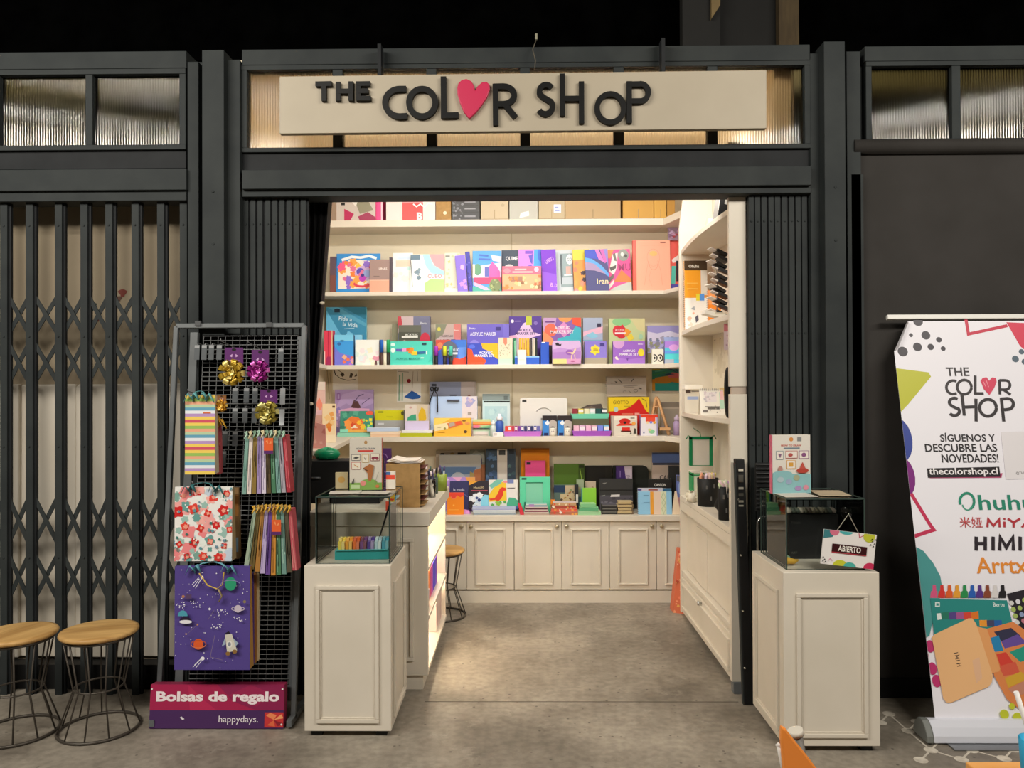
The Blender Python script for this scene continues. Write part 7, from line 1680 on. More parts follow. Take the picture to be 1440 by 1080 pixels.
box('yellow and red colour-set box with dark lettering, under the grey sketch pad', 856, 913, 558.5, z, 6.0, .08, '#e0c01a', [('P', [(0, 0), (0, .62), (.2, .63), (.45, .7), (.65, .84), (.75, .97), (.8, .9), (.88, .7), (.95, .6), (1, .58), (1, 0)], '#c8241f'), ('P', [(.74, .98), (.82, 1), (1, 1), (1, .6), (.9, .68)], '#dfbf24'), ('T', 'GIOTTO', .3, .86, .09, '#5f4f1a', .38, .0), ('R', .38, .74, .56, .77, '#b89a20'), ('C', .18, .67, .055, .07, '#b0c4c0'), ('R', .32, .54, .6, .57, '#e07a62'), ('R', .64, .52, .76, .58, '#e8a090'), ('L', [(.82, .96), (.92, .9), (.94, .72)], .02, '#8a7a30')])
box('white and red clay-set box picturing a ladybird, before the yellow and red box', 860, 896, 585, z, 5.89, .06, '#d8d0c2', [('R', .0, .0, .1, 1, '#b9aca0'), ('R', .1, .78, .98, 1, '#e8e0d0'), ('C', .52, .72, .22, .16, '#c42a24'), ('P', [(.16, .5), (.3, .62), (.75, .62), (.92, .52)], '#d83a2a'), ('C', .52, .66, .06, .06, '#2a2422'), ('R', .4, .2, .72, .42, '#d83028'), ('R', .36, .2, .76, .26, '#5a1f1a'), ('P', [(.85, .1), (.88, .38), (.95, .36), (.97, .1)], '#4a4a42'), ('C', .75, .12, .03, .05, '#4a4a4a'), ('R', .74, .86, .9, .92, '#8f8a80'), ('C', .86, .62, .08, .08, '#e8a04a')], side='#a89a90')
box('white and red paint-set box with a red lid, before the wooden easel', 901, 925, 583, z, 5.885, .06, '#e6e2ea', [('R', 0, .86, 1, 1, '#e04028'), ('P', [(.3, .66), (.3, .86), (.85, .86), (.85, .66)], '#e8503a'), ('C', .4, .62, .08, .06, '#f0d8b0'), ('C', .6, .63, .08, .06, '#7a8ae0'), ('C', .8, .62, .08, .06, '#e8a83a'), ('C', .64, .2, .18, .1, '#8fd0a0'), ('C', .52, .28, .1, .06, '#d8d89a'), ('C', .18, .15, .04, .05, '#4a5a9a'), ('R', .92, 0, 1, .86, '#a8a0c8')], side='#8f7fb8')
# small wooden easel
eo = thing('easel', 'small wooden table easel at the end of the shelf below the bright poster', 'easel', (at(926, 610, 5.95).x, 5.95, z + G))
mw = noisy('pale_wood', '#b98a5c', '#c99c6e', 5, .6, stretch=(4, 1, .5))
def ep(px, py, Y): p = at(px, py, Y); return Vector((p.x - eo.location.x, Y - 5.95, p.z - z - G))
for (a, b) in (((925, 560, 5.99), (941, 614, 5.90)), ((922, 560, 5.99), (913, 614, 5.968)), ((923, 558, 5.99), (924, 612, 6.09)), ):
    u, v = ep(*a), ep(*b); v.z = max(v.z, .004)
    MB().tube([u, v], [.012, .013], mw, 4).build('leg', eo)
u, v = ep(927, 603, 5.915), ep(942, 603, 5.905)
MB().box(u.x, u.y - .03, u.z - .01, v.x, u.y + .004, u.z + .01, mw).build('ledge', eo)
MB().tube([ep(919, 572, 5.98), ep(929, 572, 5.975)], .007, mw, 6).build('cross_bar', eo)
sheet('bright poster with yellow fields, teal bands and dark rays, behind the easel', 917, 957, 514, 552.5, yw - .002, '#2f8a7a', [('R', 0, .82, .28, 1, '#b8a82a'), ('P', [(.1, .55), (.5, .62), (1, .6), (1, .35), (.1, .35)], '#c98a2f'), ('P', [(.55, .62), (.7, .75), (.9, .72), (1, .66), (1, .52), (.6, .55)], '#c96a72'), ('R', 0, .08, .15, .5, '#d0922a'), ('P', [(.1, .08), (1, .08), (1, .34), (.7, .4), (.4, .3), (.1, .36)], '#1f8a82'), ('P', [(.25, .95), (.7, .82), (.95, .7), (.6, .92), (.3, 1)], '#2a2a5f'), ('P', [(.66, 1), (.92, .74), (.82, 1)], '#2a2a5f'), ('P', [(.9, 1), (.98, .74), (1, .9), (1, 1)], '#24244f'), ('P', [(.3, .62), (.8, .68), (.6, .72)], '#2f3f72'), ('L', [(.1, .78), (.5, .84)], .03, '#58b0a0'), ('R', 0, 0, 1, .07, '#b8b0a0'), ('L', [(.02, .66), (.5, .76)], .03, '#3f9a5a')], 'poster', 'poster')
box('grey boxed set behind the wooden easel', 930, 956, 566, z, 6.04, .04, '#8f8578', [('R', 0, .86, 1, 1, '#7a7064'), ('R', .05, .8, 1, .84, '#a89c8c'), ('F', 41, 8, ['#7a7468', '#a59a8c', '#b0a0a8'], .13)], cat='box')
bottle('clear lilac packet-like bottle at the corner beside the easel', 952, 583, 5.93, .028, '#a892b8', '#b8a8c0')

# ------------------------------------------------------------------ worktop: pads, folders, notebooks
z = CT
def W(*a, **k): return box(*a, **k)
box('grey panorama box of a desert landscape, behind the navy and white-blob notebooks', 618, 676, 640, z, 6.03, .034, '#9aa0aa', [('R', 0, .8, 1, 1, '#a9a59c'), ('P', [(0, .45), (0, .78), (.9, .78), (.8, .66), (.3, .62), (.2, .5)], '#5f7a9c'), ('P', [(.02, .4), (.1, .5), (.18, .46), (.22, .36)], '#c98a4a'), ('C', .45, .45, .22, .24, '#b0b4b8'), ('P', [(.72, .4), (.74, .7), (.84, .66), (.84, .36)], '#a9955a'), ('P', [(.82, .36), (.84, .72), (1, .76), (1, .36)], '#b5714a')])
box('white lettering strip box behind the desert panorama box', 613, 661, 634, z, 6.09, .02, '#b8aa98', [('P', [(.1, .9), (.14, .96), (.24, .96), (.24, .9)], '#3a332e'), ('C', .48, .93, .07, .04, '#a88a52'), ('P', [(.62, .9), (.64, .97), (.9, .97), (.9, .9)], '#3a332e')])
box('sage and violet pad leaning beside the desert panorama box', 661, 682, 633, z, 6.07, .02, '#8a8f80', [('P', [(0, .9), (.4, 1), (1, .9), (1, .8), (0, .78)], '#a8a89c'), ('R', .1, .76, .8, .86, '#5a4f72'), ('R', .3, 0, 1, .75, '#c07a52')], name='pad', cat='pad')
box('dark pencil-set pack with two white labels and a red square', 683, 725, 631.5, z, 6.02, .04, '#34424f', [('F', 50, 12, ['#4a628a', '#3f5570', '#54708f'], .10, (0, .45, .36, .95)), ('R', .39, .25, .72, 1, '#c9c0b4'), ('R', .44, .9, .66, .98, '#3a3a3a'), ('R', .44, .5, .70, .58, '#d8d0c4'), ('R', .46, .28, .70, .46, '#b04a4a'), ('F', 51, 8, ['#4f6a6a', '#6f8a7a', '#3f545a'], .08, (.75, .3, 1, .85)), ('R', .78, .92, .95, .98, '#23262a'), ('R', 0, 0, 1, .22, '#6a8a58'), ('P', [(.2, .4), (.34, .36), (.36, .44)], '#d8cfc0')], name='pencil_pack', cat='pack')
book('violet unicorn-coloured notebook at the counter end of the worktop', 622, 668, 671.5, z, 5.97, .012, '#b890d8', [('P', [(.3, 1), (.6, 1), (.5, .85)], '#f0b0d0'), ('P', [(.7, 1), (1, 1), (1, .8), (.75, .9)], '#f0a85a'), ('C', .1, .93, .1, .04, '#e8d8f0')], name='notebook', cat='notebook')
book('navy notebook with white handwriting behind the orange spiral notebook', 632.5, 659, 677, z, 5.91, .012, '#3a3a66', [('T', 'la moda', .48, .73, .08, '#dfe0ec', .75, .0), ('L', [(.7, .6), (.95, .5)], .04, '#6a6aa0')], name='notebook', cat='notebook')
book('orange spiral notebook with a red splash, at the edge of the worktop', 628.5, 652, 693, z, 5.80, .012, '#f08a1f', [('P', [(0, .74), (0, 1), (1, 1), (1, .86), (.8, .78), (.6, .88), (.5, .72), (.35, .7), (.2, .82)], '#e84a3a'), ('L', arc(.4, .82, .15, .1, 180, 360, 8), .04, '#f07a6a'), ('R', .1, .2, .7, .24, '#f4a84a'), ('C', .4, .42, .05, .04, '#f6b45a')], name='notebook', cat='notebook', spiral='left', lean=3)
tag(MB().hexa([(-.03, 0, 0), (.03, 0, 0), (.03, .05, 0), (-.03, .05, 0)], [(-.022, .01, .03), (.02, .01, .022), (.02, .04, .022), (-.022, .04, .03)], '#d88ad0').build('eraser', loc=(at(656, 718, 5.83).x, 5.83, z + G)), 'pink rubber eraser lying beside the orange spiral notebook', 'eraser')
book('black notebook with a pale fluffy cloud and gold lettering', 659.5, 687, 676.5, z + .03, 5.90, .012, '#2f2a33', [('P', [(0, 1), (.5, 1), (.2, .9), (0, .84)], '#f0a840'), ('F', 52, 16, ['#dfe9f0', '#c9dcea', '#eef2f4'], .17, (.08, .1, .6, .5)), ('P', [(.6, 0), (.6, .36), (.8, .5), (1, .48), (1, 0)], '#8ad4e8'), ('C', .4, .38, .07, .05, '#2f4a8a'), ('C', .52, .3, .08, .06, '#2a3f7a'), ('T', 'Manolo', .5, .76, .09, '#d8c8a0', .75, .0, 6), ('R', .1, .64, .95, .66, '#c9586a')], name='notebook', cat='notebook')
book('white pad with a red dinosaur silhouette on a yellow ground', 687.5, 728, 675, z + .025, 5.89, .012, '#e4e2dc', [('P', [(0, .5), (.3, .9), (.6, .95), (.62, .3), (0, .25)], '#f0c83a'), ('P', [(0, .8), (.25, 1), (.5, 1), (.4, .86), (.1, .7)], '#7ac0b0'), ('P', [(0, .36), (.2, .38), (.3, .52), (.38, .7), (.46, .75), (.58, .72), (.6, .64), (.5, .62), (.5, .5), (.44, .38), (.36, .3), (.3, .24), (.24, .32), (.05, .3)], '#e0442f'), ('C', .58, .93, .08, .04, '#e8909a'), ('R', .64, .88, .86, 1, '#7a86b8'), ('R', .64, .7, .9, .73, '#6a6a6a'), ('P', [(.62, .2), (.7, .4), (.9, .38), (1, .3), (1, .1), (.62, .1)], '#4fb08a'), ('R', .6, 0, 1, .12, '#5a78b8'), ('F', 53, 6, ['#5aa85a', '#8fc04a'], .08, (.05, .0, .6, .25))], name='drawing_pad', cat='pad')
zt1 = z
for k, (c, lb) in enumerate((('#8a98a4', 'lowest grey-blue pad lying flat under the dinosaur pad'), ('#c0cad0', 'middle pale pad lying flat under the dinosaur pad'), ('#a8b0d8', 'topmost lilac pad lying flat under the dinosaur pad'))):
    o, zt1 = pad(lb, 666 - k * 1.0, 725, 722.5 - k * 3.4, 725.5 - k * 3.4, 5.79, .09, c, zt1, ops=[('R', 0, .7, 1, 1, '#dfe4e4')])
box('dark grey stand board behind the black notebook', 686, 729, 690, z, 6.0, .02, '#4a4a4a', name='board', cat='board')
box('tall orange folder board, rearmost behind the pink one', 732.5, 772.5, 630.5, z, 6.06, .008, '#dd820a', [('R', 0, .97, 1, 1, '#a8660a'), ('R', .1, .88, .93, .92, '#e08a14')], name='folder', cat='folder')
box('hot pink pad in front of the orange folder', 738.5, 767, 648, z, 6.02, .02, '#e84f8e', [('R', .07, .92, .28, .97, '#2f2a2f'), ('R', 0, .55, 1, .57, '#f06aa0')], name='pad', cat='pad')
# mint frame
c_ = place(731, 774, 671, 5.88, z)
fr_ = thing('mint_shadow_box', 'mint green frame standing before the hot pink pad', 'frame', (c_[0], 5.88, z + G), (-.06, 0, 0))
W_, H_ = c_[1], c_[2]
t_ = .055
MB().box(-W_ / 2, 0, 0, W_ / 2, .02, t_, '#5fd0a4').box(-W_ / 2, 0, H_ - t_ * .75, W_ / 2, .02, H_, '#5fd0a4').box(-W_ / 2, 0, t_, -W_ / 2 + t_ * .8, .02, H_ - t_ * .75, '#5fd0a4').box(W_ / 2 - t_, 0, t_, W_ / 2, .02, H_ - t_ * .75, '#5fd0a4').art([('R', .06, .92, .22, .97, '#1f4a3c'), ('R', .14, .12, .2, .3, '#2f7a60')], W_, H_, 0).build('frame_border', fr_)
MB().box(-W_ / 2 + t_ * .8, .008, t_, W_ / 2 - t_, .012, H_ - t_ * .75, '#7fc8aa').art([('R', .94, 0, 1, 1, '#2f8a6c'), ('R', 0, .96, 1, 1, '#2f8a6c')], W_ - t_ * 1.8, H_ - t_ * 1.75, .008, z0=t_).build('backing', fr_)
zt1 = z
for k, (c, e, lb) in enumerate((('#d8ccc0', '#b09a8c', 'lowest cream pad in the flat pile before the mint frame'), ('#c9a0a8', '#8a5a62', 'rose pad in the flat pile before the mint frame'), ('#d8c4cc', '#5a3a42', 'pale rose pad in the flat pile before the mint frame'), ('#9ac8c4', '#8aa8b0', 'aqua notebook with a lilac patch on top of the flat pile before the mint frame'))):
    o, zt1 = pad(lb, 737 + k * .8, 772 - k, 721 - k * 3.9, 724.5 - k * 3.9, 5.775, .075, c, zt1, e, [('R', 0, .75, 1, 1, '#e2d8cc')] + ([('R', .15, 0, .4, 1, '#b08ac0')] if k == 3 else []))
tag(MB().hexa([(-.012, 0, 0), (.02, 0, 0), (.02, .05, 0), (-.012, .05, 0)], [(-.03, .01, .085), (-.008, .01, .08), (-.008, .05, .08), (-.03, .05, .085)], '#c9303f').build('red_card_pack', loc=(at(736, 720, 5.785).x - .012, 5.782, z + G)), 'red card pack leaning at the side of the mint frame pile', 'card pack')
# olive box, collage
box('dark olive green boxed easel pad behind the small collage boxes', 779, 822, 653, z, 6.03, .05, '#4c6a1e', [('R', .8, 0, 1, 1, '#3a4f1a'), ('L', [(.85, .9), (.9, .7), (.86, .55)], .02, '#8fae4a'), ('R', 0, .52, .8, .56, '#6a8a3a'), ('R', 0, .40, .8, .52, '#5f7a34'), ('R', .82, .92, .98, .98, '#1f2a14')], name='boxed_pad', cat='pad')
box('navy and cream patterned box before the dark olive pad', 779, 811, 682.5, z, 5.95, .04, '#5a7068', [('R', 0, .72, .5, 1, '#2a3f5a'), ('R', .5, .62, 1, 1, '#bfae90'), ('F', 61, 6, ['#8a9a6a', '#6a5a4a', '#a87a4a'], .06, (.55, .65, .95, .95)), ('R', .28, .3, 1, .66, '#c9b890'), ('F', 62, 10, ['#8a5a3a', '#b0863a', '#5a4a3a'], .06, (.32, .32, .95, .62))])
box('black slim box with a white label beside the patterned box', 808.5, 813.5, 682, z, 5.90, .04, '#23252a', [('R', .3, .35, .9, .65, '#d8d4cc')])
zt1 = z
for k, (c, e) in enumerate((('#c9a08a', '#b06a52'), ('#d8a890', '#d8604a'), ('#c0845a', '#a84a3a'), ('#d8c8c8', '#c09a72'))):
    o, zt1 = pad(('lowest', 'second', 'third', 'topmost')[k] + ' orange patterned notebook in the flat pile before the patterned box', 774 + k * 1.2, 813 - k * .9, 720.5 - k * 4.1, 724.5 - k * 4.1, 5.78, .08, c, zt1, e, [('F', 70 + k, 7, ['#e8d8b8', '#d84a3a', '#e0a04a', '#f0e8e0'], .05)], name='notebook', cat='notebook', rot=(-2, 1, 3, -1)[k], group='patterned notebooks lying on the worktop')
box('orange and red flame-coloured wrapper standing beside the patterned notebooks', 774.5, 780, 703, z, 5.86, .02, '#e88a2a', [('P', [(0, 0), (.4, .6), (1, .3), (1, 0)], '#c8402a')], name='wrapper', cat='wrapper')
book('bright lime green notebook standing above the pale green pads', 818, 838.5, 686.5, z + .035, 5.90, .02, '#8ac83f', [('R', .3, .05, 1, .09, '#2f3a1f'), ('R', 0, 0, .06, 1, '#5fae9a')], '#3f9aa0', name='notebook', cat='notebook', lean=2)
box('pale floral and teal boxes behind the lime green notebook', 811, 821, 675, z, 5.97, .03, '#9aa88a', [('F', 63, 6, ['#c9b890', '#7a8a5a', '#b09a72'], .2), ('R', 0, 0, 1, .45, '#5f8f9a')], cat='box')
zt1 = z
for k, (c, e, d) in enumerate((('#c0e0b8', '#9ac89a', .10), ('#8fd0a0', '#5fa87a', .085), ('#a8dca0', '#7fc08a', .075))):
    o, zt1 = pad(('lowest mint', 'middle sea green', 'topmost lime')[k] + ' pad lying flat below the lime green notebook', 813 + k * 1.8, 845 - k * 3.5, 719.5 - k * 5.2, 724.5 - k * 5.2, 5.77, d, c, zt1, e, rot=(2, -2, 3)[k])
box('white patterned slip behind the lime green notebook', 823, 838, 677, z, 6.04, .02, '#cdb9a0', [('F', 64, 6, ['#a8846a', '#e0d0c0'], .1)], name='card', cat='card')
# black folders and boxes
box('black portfolio folder, widest at the rear of the worktop', 822, 861, 655, z, 6.07, .02, '#1c1914', [('R', .75, 0, 1, 1, '#26231d')], name='folder', cat='folder')
c_ = place(862, 912, 655, 6.06, z)
pl = [(-c_[1] / 2, 0), (c_[1] / 2, 0), (c_[1] / 2, c_[2] - .04), (c_[1] / 2 - .012, c_[2] - .012), (c_[1] / 2 - .04, c_[2]), (-c_[1] / 2, c_[2])]
tag(MB().prism(pl, 0, .04, '#1d201a').build('portfolio_case', loc=(c_[0], 6.055, z + G)), 'black round-cornered portfolio case behind the violet marker pack', 'case')
box('violet and white marker pack standing before the black portfolio case', 866.5, 889, 656, z, 6.0, .03, '#3c2260', [('P', [(.5, 1), (1, 1), (1, 0), (.75, 0), (.7, .5)], '#b8a8b4'), ('T', 'pitrol', .78, .72, .1, '#4a2a5a', .42, .0, 90), ('L', [(.25, .75), (.25, .9)], .03, '#a890c8'), ('C', .35, .62, .12, .06, '#5a3f8a'), ('R', .2, .38, .45, .44, '#8f7ab0'), ('C', .8, .56, .12, .03, '#c9b04a')], name='marker_pack', cat='pack')
box('dark grey art-set box with a white brush-lettered name', 843.5, 890, 674, z, 5.93, .05, '#343434', [('R', 0, .64, 1, .68, '#1f1f1f'), ('R', 0, 0, 1, .5, '#55525a'), ('F', 65, 18, ['#6a6672', '#47444c', '#7a7680'], .06, (0, .05, .95, .45)), ('P', [(.08, .88), (.22, .9), (.14, .84)], '#8a8a86'), ('P', [(.32, .45), (.34, .52), (.6, .53), (.6, .46)], '#e0dcda'), ('L', [(.05, .48), (.16, .5)], .03, '#8a8a86')], side='#2a2a28')
zt1 = z
for k in range(3):
    o, zt1 = pad(('lowest', 'middle', 'topmost')[k] + ' black-edged grey notebook in the low pile before the dark art-set box', 847, 867.5, 720.5 - k * 4.3, 724.6 - k * 4.3, 5.80, .09, '#5a5660' if k == 2 else '#3a383a', zt1, '#2a2826', [('R', 0, .6, 1, 1, '#6a6862')], name='notebook', cat='notebook', group='grey notebooks before the art-set box')
zt1 = z
for k in range(4):
    o, zt1 = pad(('lowest', 'second', 'third', 'topmost')[k] + ' cream kraft notebook in the small pile beside the black-edged notebooks', 868.5 + (k % 2), 891 - (k % 2), 720.6 - k * 4.4, 724.7 - k * 4.4, 5.80, .09, '#c9b48a', zt1, '#bda77c', [('R', 0, .0, 1, .3, '#5a4a36'), ('R', .9, 0, 1, 1, '#6a5a44')], name='notebook', cat='notebook', group='cream notebooks beside the black-edged ones')
# drawing pads at the end
box('wide drawing pad with a blue band and black name lettering', 917, 960, 636.5, z, 6.03, .02, '#b9a596', [('R', 0, .82, 1, 1, '#566a9c'), ('R', 0, .97, 1, 1, '#3a4460'), ('R', .02, .78, 1, .82, '#3f4250'), ('T', 'CANSON', .62, .56, .08, '#3a3434', .75, .02)], name='drawing_pad', cat='pad')
box('black pad with white initial lettering in front of the blue-banded pad', 940.5, 960, 655, z, 5.98, .02, '#262626', [('T', 'CAN', .86, .74, .08, '#d8d4d0', .5, .02)], name='drawing_pad', cat='pad')
book('black top-bound pad with white name lettering behind the light blue pad', 912.5, 945, 674, z, 5.93, .014, '#201e1c', [('T', 'CANSON', .5, .82, .09, '#d8d4cc', .5, .02), ('R', .3, .68, .75, .72, '#b0aca4'), ('R', .3, .68, .45, .72, '#d87a3a')], name='drawing_pad', cat='pad', spiral='top', lean=3)
box('white pad edge with red lettering just behind the light blue spiral pad', 897, 932, 686.5, z, 5.87, .012, '#d4d0dc', [('R', .42, .9, .8, .96, '#b05a4a'), ('R', .0, .9, .15, .96, '#4a4a8a')], name='drawing_pad', cat='pad')
box('teal pad edge behind the light blue spiral pad', 932, 944, 687, z, 5.88, .012, '#3f6f94', name='drawing_pad', cat='pad')
book('light blue landscape spiral pad with an orange stripe and a vine band', 897.5, 945, 691.5, z, 5.79, .014, '#8fc4e6', [('R', .36, 0, .46, 1, '#e8a03a'), ('R', .46, 0, .68, 1, '#e6cdb8'), ('R', .68, 0, .84, 1, '#d6dcc0'), ('L', [(.76, 0), (.70, .25), (.82, .5), (.70, .75), (.76, 1)], .015, '#a8b890'), ('L', [(.74, 0), (.82, .25), (.70, .5), (.82, .75), (.74, 1)], .015, '#b8c4a0'), ('R', .16, .8, .32, .85, '#6a9ac0'), ('R', .16, .5, .34, .53, '#6a9ac0')], name='spiral_pad', cat='pad', spiral='left', lean=4)
pk = place(945, 957, 691, 5.79, z)
tag(MB().hexa([(-pk[1] / 2, 0, 0), (pk[1] / 2, 0, 0), (pk[1] / 2, .035, 0), (-pk[1] / 2, .035, 0)], [(-.008, .012, pk[2]), (.004, .012, pk[2]), (.004, .02, pk[2]), (-.008, .02, pk[2])], '#e6d2b8').art([('F', 3, 3, ['#d8c06a', '#cfae9a'], .2, (.4, .1, .9, .5))], pk[1], pk[2] * .6, -.001, M=Matrix(((1, 0, 0, 0), (0, 1, .17, 0), (0, 0, 1, 0), (0, 0, 0, 1)))).build('packet', loc=(pk[0], 5.785, z + G)), 'pointed cream packet at the end of the worktop beside the light blue pad', 'packet')
bl2 = place(951, 962, 668, 5.92, z)
tag(MB().box(-bl2[1] / 2, 0, 0, bl2[1] / 2, .03, bl2[2], '#6a78b8').art([('R', 0, 0, 1, .4, '#c98f9a'), ('C', .5, .65, .35, .18, '#8fa8e0'), ('P', [(0, 1), (1, .9), (1, .75), (0, .85)], '#5a5a66')], bl2[1], bl2[2], 0).build('card_pack', loc=(bl2[0], 5.90, z + G)), 'blue and pink card pack wedged at the partition end of the worktop', 'card pack')
# folded grey fabric
tag(MB().hexa([(-.05, 0, 0), (.045, 0, 0), (.045, .04, 0), (-.05, .04, 0)], [(-.02, 0, .055), (.045, 0, .085), (.045, .04, .085), (-.02, .04, .055)], '#6f6a78').build('folded_cloth', loc=(at(953, 665, 5.955).x, 5.955, at(953, 690, 5.95).z)), 'grey folded cloth resting against the black pads', 'cloth') if False else None
# orange floral bag on the floor
fb = thing('paper_bag', 'orange floral paper bag standing on the floor at the end of the base cabinets', 'bag', (at(955, 858, 5.56).x, 5.50, 0))
z1 = at(957, 770, 5.56).z
MB().hexa([(-.055, 0, 0), (.05, -.04, 0), (.05, .1, 0), (-.055, .12, 0)], [(-.012, .02, z1), (.05, .0, z1), (.05, .06, z1), (-.012, .08, z1)], '#d9704c').build('bag_body', fb)
SHB = Matrix(((1, 0, .040 / z1, 0), (-.38, 1, .015 / z1, -.0225), (0, 0, 1, 0), (0, 0, 0, 1)))
bag = MB().art([('F', 77, 46, ['#f0a47a', '#f4c09a', '#c8503a', '#f08a6a', '#e8b060'], .14)], .085, z1 * .97, .0, x0=-.053, M=SHB)
bag.build('printed_flowers', fb)

# ------------------------------------------------------------------ goods in the tall shelf unit
def ux(Y, px): return at(px, 547, Y).x
# top shelf: dark and white packs
g = rng(12)
for i, (px, Y, w_2, h_2, c, c2, lb) in enumerate(((1004, 4.42, .10, .17, '#8f8a86', '#c9c4bc', 'grey crumpled pouch on the top shelf of the tall unit'), (1016, 4.30, .12, .20, '#1c1b1c', '#d8d4cc', 'black pouch with a white tag on the top shelf of the tall unit'), (1000, 4.72, .07, .10, '#b9a58a', '#e8e0d0', 'pale beige pouch at the edge of the top shelf of the tall unit'))):
    x = ux(Y, px)
    mb = MB().hexa([(-w_2 / 2, 0, 0), (w_2 / 2, 0, 0), (w_2 / 2, .06, 0), (-w_2 / 2, .06, 0)], [(-w_2 * .3, .01, h_2), (w_2 * .45, .01, h_2 * .9), (w_2 * .45, .04, h_2 * .9), (-w_2 * .3, .04, h_2)], c)
    mb.add([(-w_2 * .2, -.004, h_2 * .3), (w_2 * .25, -.004, h_2 * .2), (w_2 * .3, .002, h_2 * .65), (-w_2 * .1, .004, h_2 * .75)], [(0, 1, 2, 3)], c2)
    tag(mb.build('pouch', loc=(max(x, TX0 + w_2 / 2 - .01), Y, ZA + .001), rot=(0, 0, -.3)), lb, 'pouch')
# second shelf: orange spiral pad, white pad, hanging packs
def in_unit(label, px0, px1, pyt, zb_, Y, th, face, ops, **k):
    return book(label, px0, px1, pyt, zb_, Y, th, face, ops, **k)
in_unit('tall orange spiral sketch pad with a brown name band, in the tall shelf unit', 963, 995, 366, ZB, 5.28, .02, '#f0a020', [('R', 0, .86, 1, 1, '#4a3826'), ('T', 'Ohuhu', .42, .92, .045, '#efe8dc', .45, .02), ('R', .72, .5, 1, .86, '#e0d8cc'), ('R', .1, .66, .6, .68, '#f4b850'), ('R', .1, .58, .6, .6, '#f4b850'), ('R', 0, 0, 1, .46, '#efece6'), ('F', 80, 6, ['#f0b8a0', '#f4d0c0'], .1, (.1, .05, .4, .25)), ('R', .5, .42, .66, .52, '#e8d83a'), ('R', .66, .42, .86, .52, '#5a9ae8'), ('P', [(.45, .18), (.58, .22), (.6, .14), (.48, .1)], '#5a5a6a'), ('P', [(.25, .3), (.42, .34), (.45, .28)], '#a8b0b8'), ('R', .5, .03, 1, .07, '#7fb0e8')], name='sketch_pad', cat='pad', spiral='left', lean=2)
in_unit('second orange spiral sketch pad beside the tall one, under the hanging packs', 996, 1014, 408, ZB, 4.98, .02, '#f08a28', [('R', 0, .6, 1, 1, '#f2a060'), ('P', [(.2, 0), (.6, .3), (1, .2), (1, 0)], '#e0602f')], name='sketch_pad', cat='pad', spiral='left', lean=2)
for i in range(11):
    Y = 4.72
    p = at(1008 + (i % 2) * 2, 352 + i * 8.6, Y)
    t = thing('brush_pack', ('uppermost', 'second', 'third', 'fourth', 'fifth', 'sixth', 'seventh', 'eighth', 'ninth', 'tenth', 'lowest')[i] + ' black pack with a white flap in the column hanging in the tall unit', 'pack', (p.x, Y, p.z), (0, math.radians(26), .2), 'black packs hanging in the tall shelf unit')
    gk = rng(i + 40)
    t.rotation_euler.z = gk.uniform(-.25, .45)
    MB().box(.0, 0, -.004, .072, .08, .014, '#1d1b1c').build('pack_body', t)
    MB().box(-.04, .004, -.002, .0, .076, .004, '#d8cfc6').art([('R', .1, .2, .6, .6, '#b8a8b4')], .04, .006, .004, x0=-.04).build('flap', t)
tag(MB().hexa([(-.10, 0, 0), (.06, 0, -.04), (.06, .10, -.04), (-.10, .10, 0)], [(-.10, 0, .022), (.06, 0, -.015), (.06, .10, -.015), (-.10, .10, .022)], '#e2dcd2').box(-.04, -.0006, -.006, .02, 0, .006, '#c9bfae').build('white_pack', loc=(at(1014, 462, 4.6).x, 4.58, ZB + .045)), 'white sealed pack lying below the column of black packs', 'pack')
tag(MB().tube([(0, .05, 0), (0, .05, .42)], .003, M_CHROME, 6).box(-.02, .02, 0, .03, .08, .004, M_CHROME).build('pack_stand', loc=(at(1012, 400, 4.72).x, 4.74, ZB + .001)), 'thin chrome stand that carries the column of black packs', 'stand')
# third shelf: framed sheet, white box, desk calendar, pink booklet
MS_ = Matrix.Rotation(-math.pi / 2, 4, 'Z')
tag(MB().box(-.22, 0, 0, .22, .003, .44, '#e2d8c2', M=MS_).art([('F', 81, 18, ['#d0c4aa', '#c8bca2', '#dacfb8'], .16, (.05, .3, .95, .95)), ('L', [(.08, .97), (.5, .97)], .02, '#a89c84'), ('R', .1, .12, .3, .2, '#9a8f80'), ('R', .4, .1, .75, .22, '#d8b86a')], .44, .44, 0, M=MS_).build('map_sheet', loc=(TX1 - .0165, 5.17, ZC + .07)), 'pale line-drawn map sheet on the rear of the tall unit, above the desk calendar', 'poster')
c_ = place(963, 987, 541, 5.25, ZC)
o = thing('display_box', 'white counter box with an open lid on the third shelf of the tall unit', 'box', (c_[0], 5.25, ZC + G))
MB().box(-c_[1] / 2, 0, 0, c_[1] / 2, .09, c_[2] - .03, '#ddd6c8').art([('R', .05, .82, .35, .95, '#5a4a42'), ('R', .15, .55, .8, .68, '#a0b0d8'), ('R', .4, .88, .9, .92, '#8a8078')], c_[1], c_[2] - .03, 0).build('carton_body', o)
MB().hexa([(-c_[1] / 2 - .004, -.02, c_[2] - .032), (c_[1] / 2, -.02, c_[2] - .032), (c_[1] / 2, .09, c_[2] - .028), (-c_[1] / 2, .09, c_[2] - .028)], [(-c_[1] / 2 - .004, -.018, c_[2] - .005), (c_[1] / 2, -.018, c_[2] - .005), (c_[1] / 2, .09, c_[2]), (-c_[1] / 2, .09, c_[2])], '#f2ece0').build('lid', o)
dk = place(984, 1017, 548, 4.75, ZC)
o = thing('desk_calendar', 'white desk calendar with small pencil sketches on the third shelf of the tall unit', 'calendar', (dk[0], 4.72, ZC + G), (0, 0, -.12))
h_ = dk[2]
M1 = Matrix(((1, 0, 0, 0), (0, 1, .45, 0), (0, 0, 1, 0), (0, 0, 0, 1)))
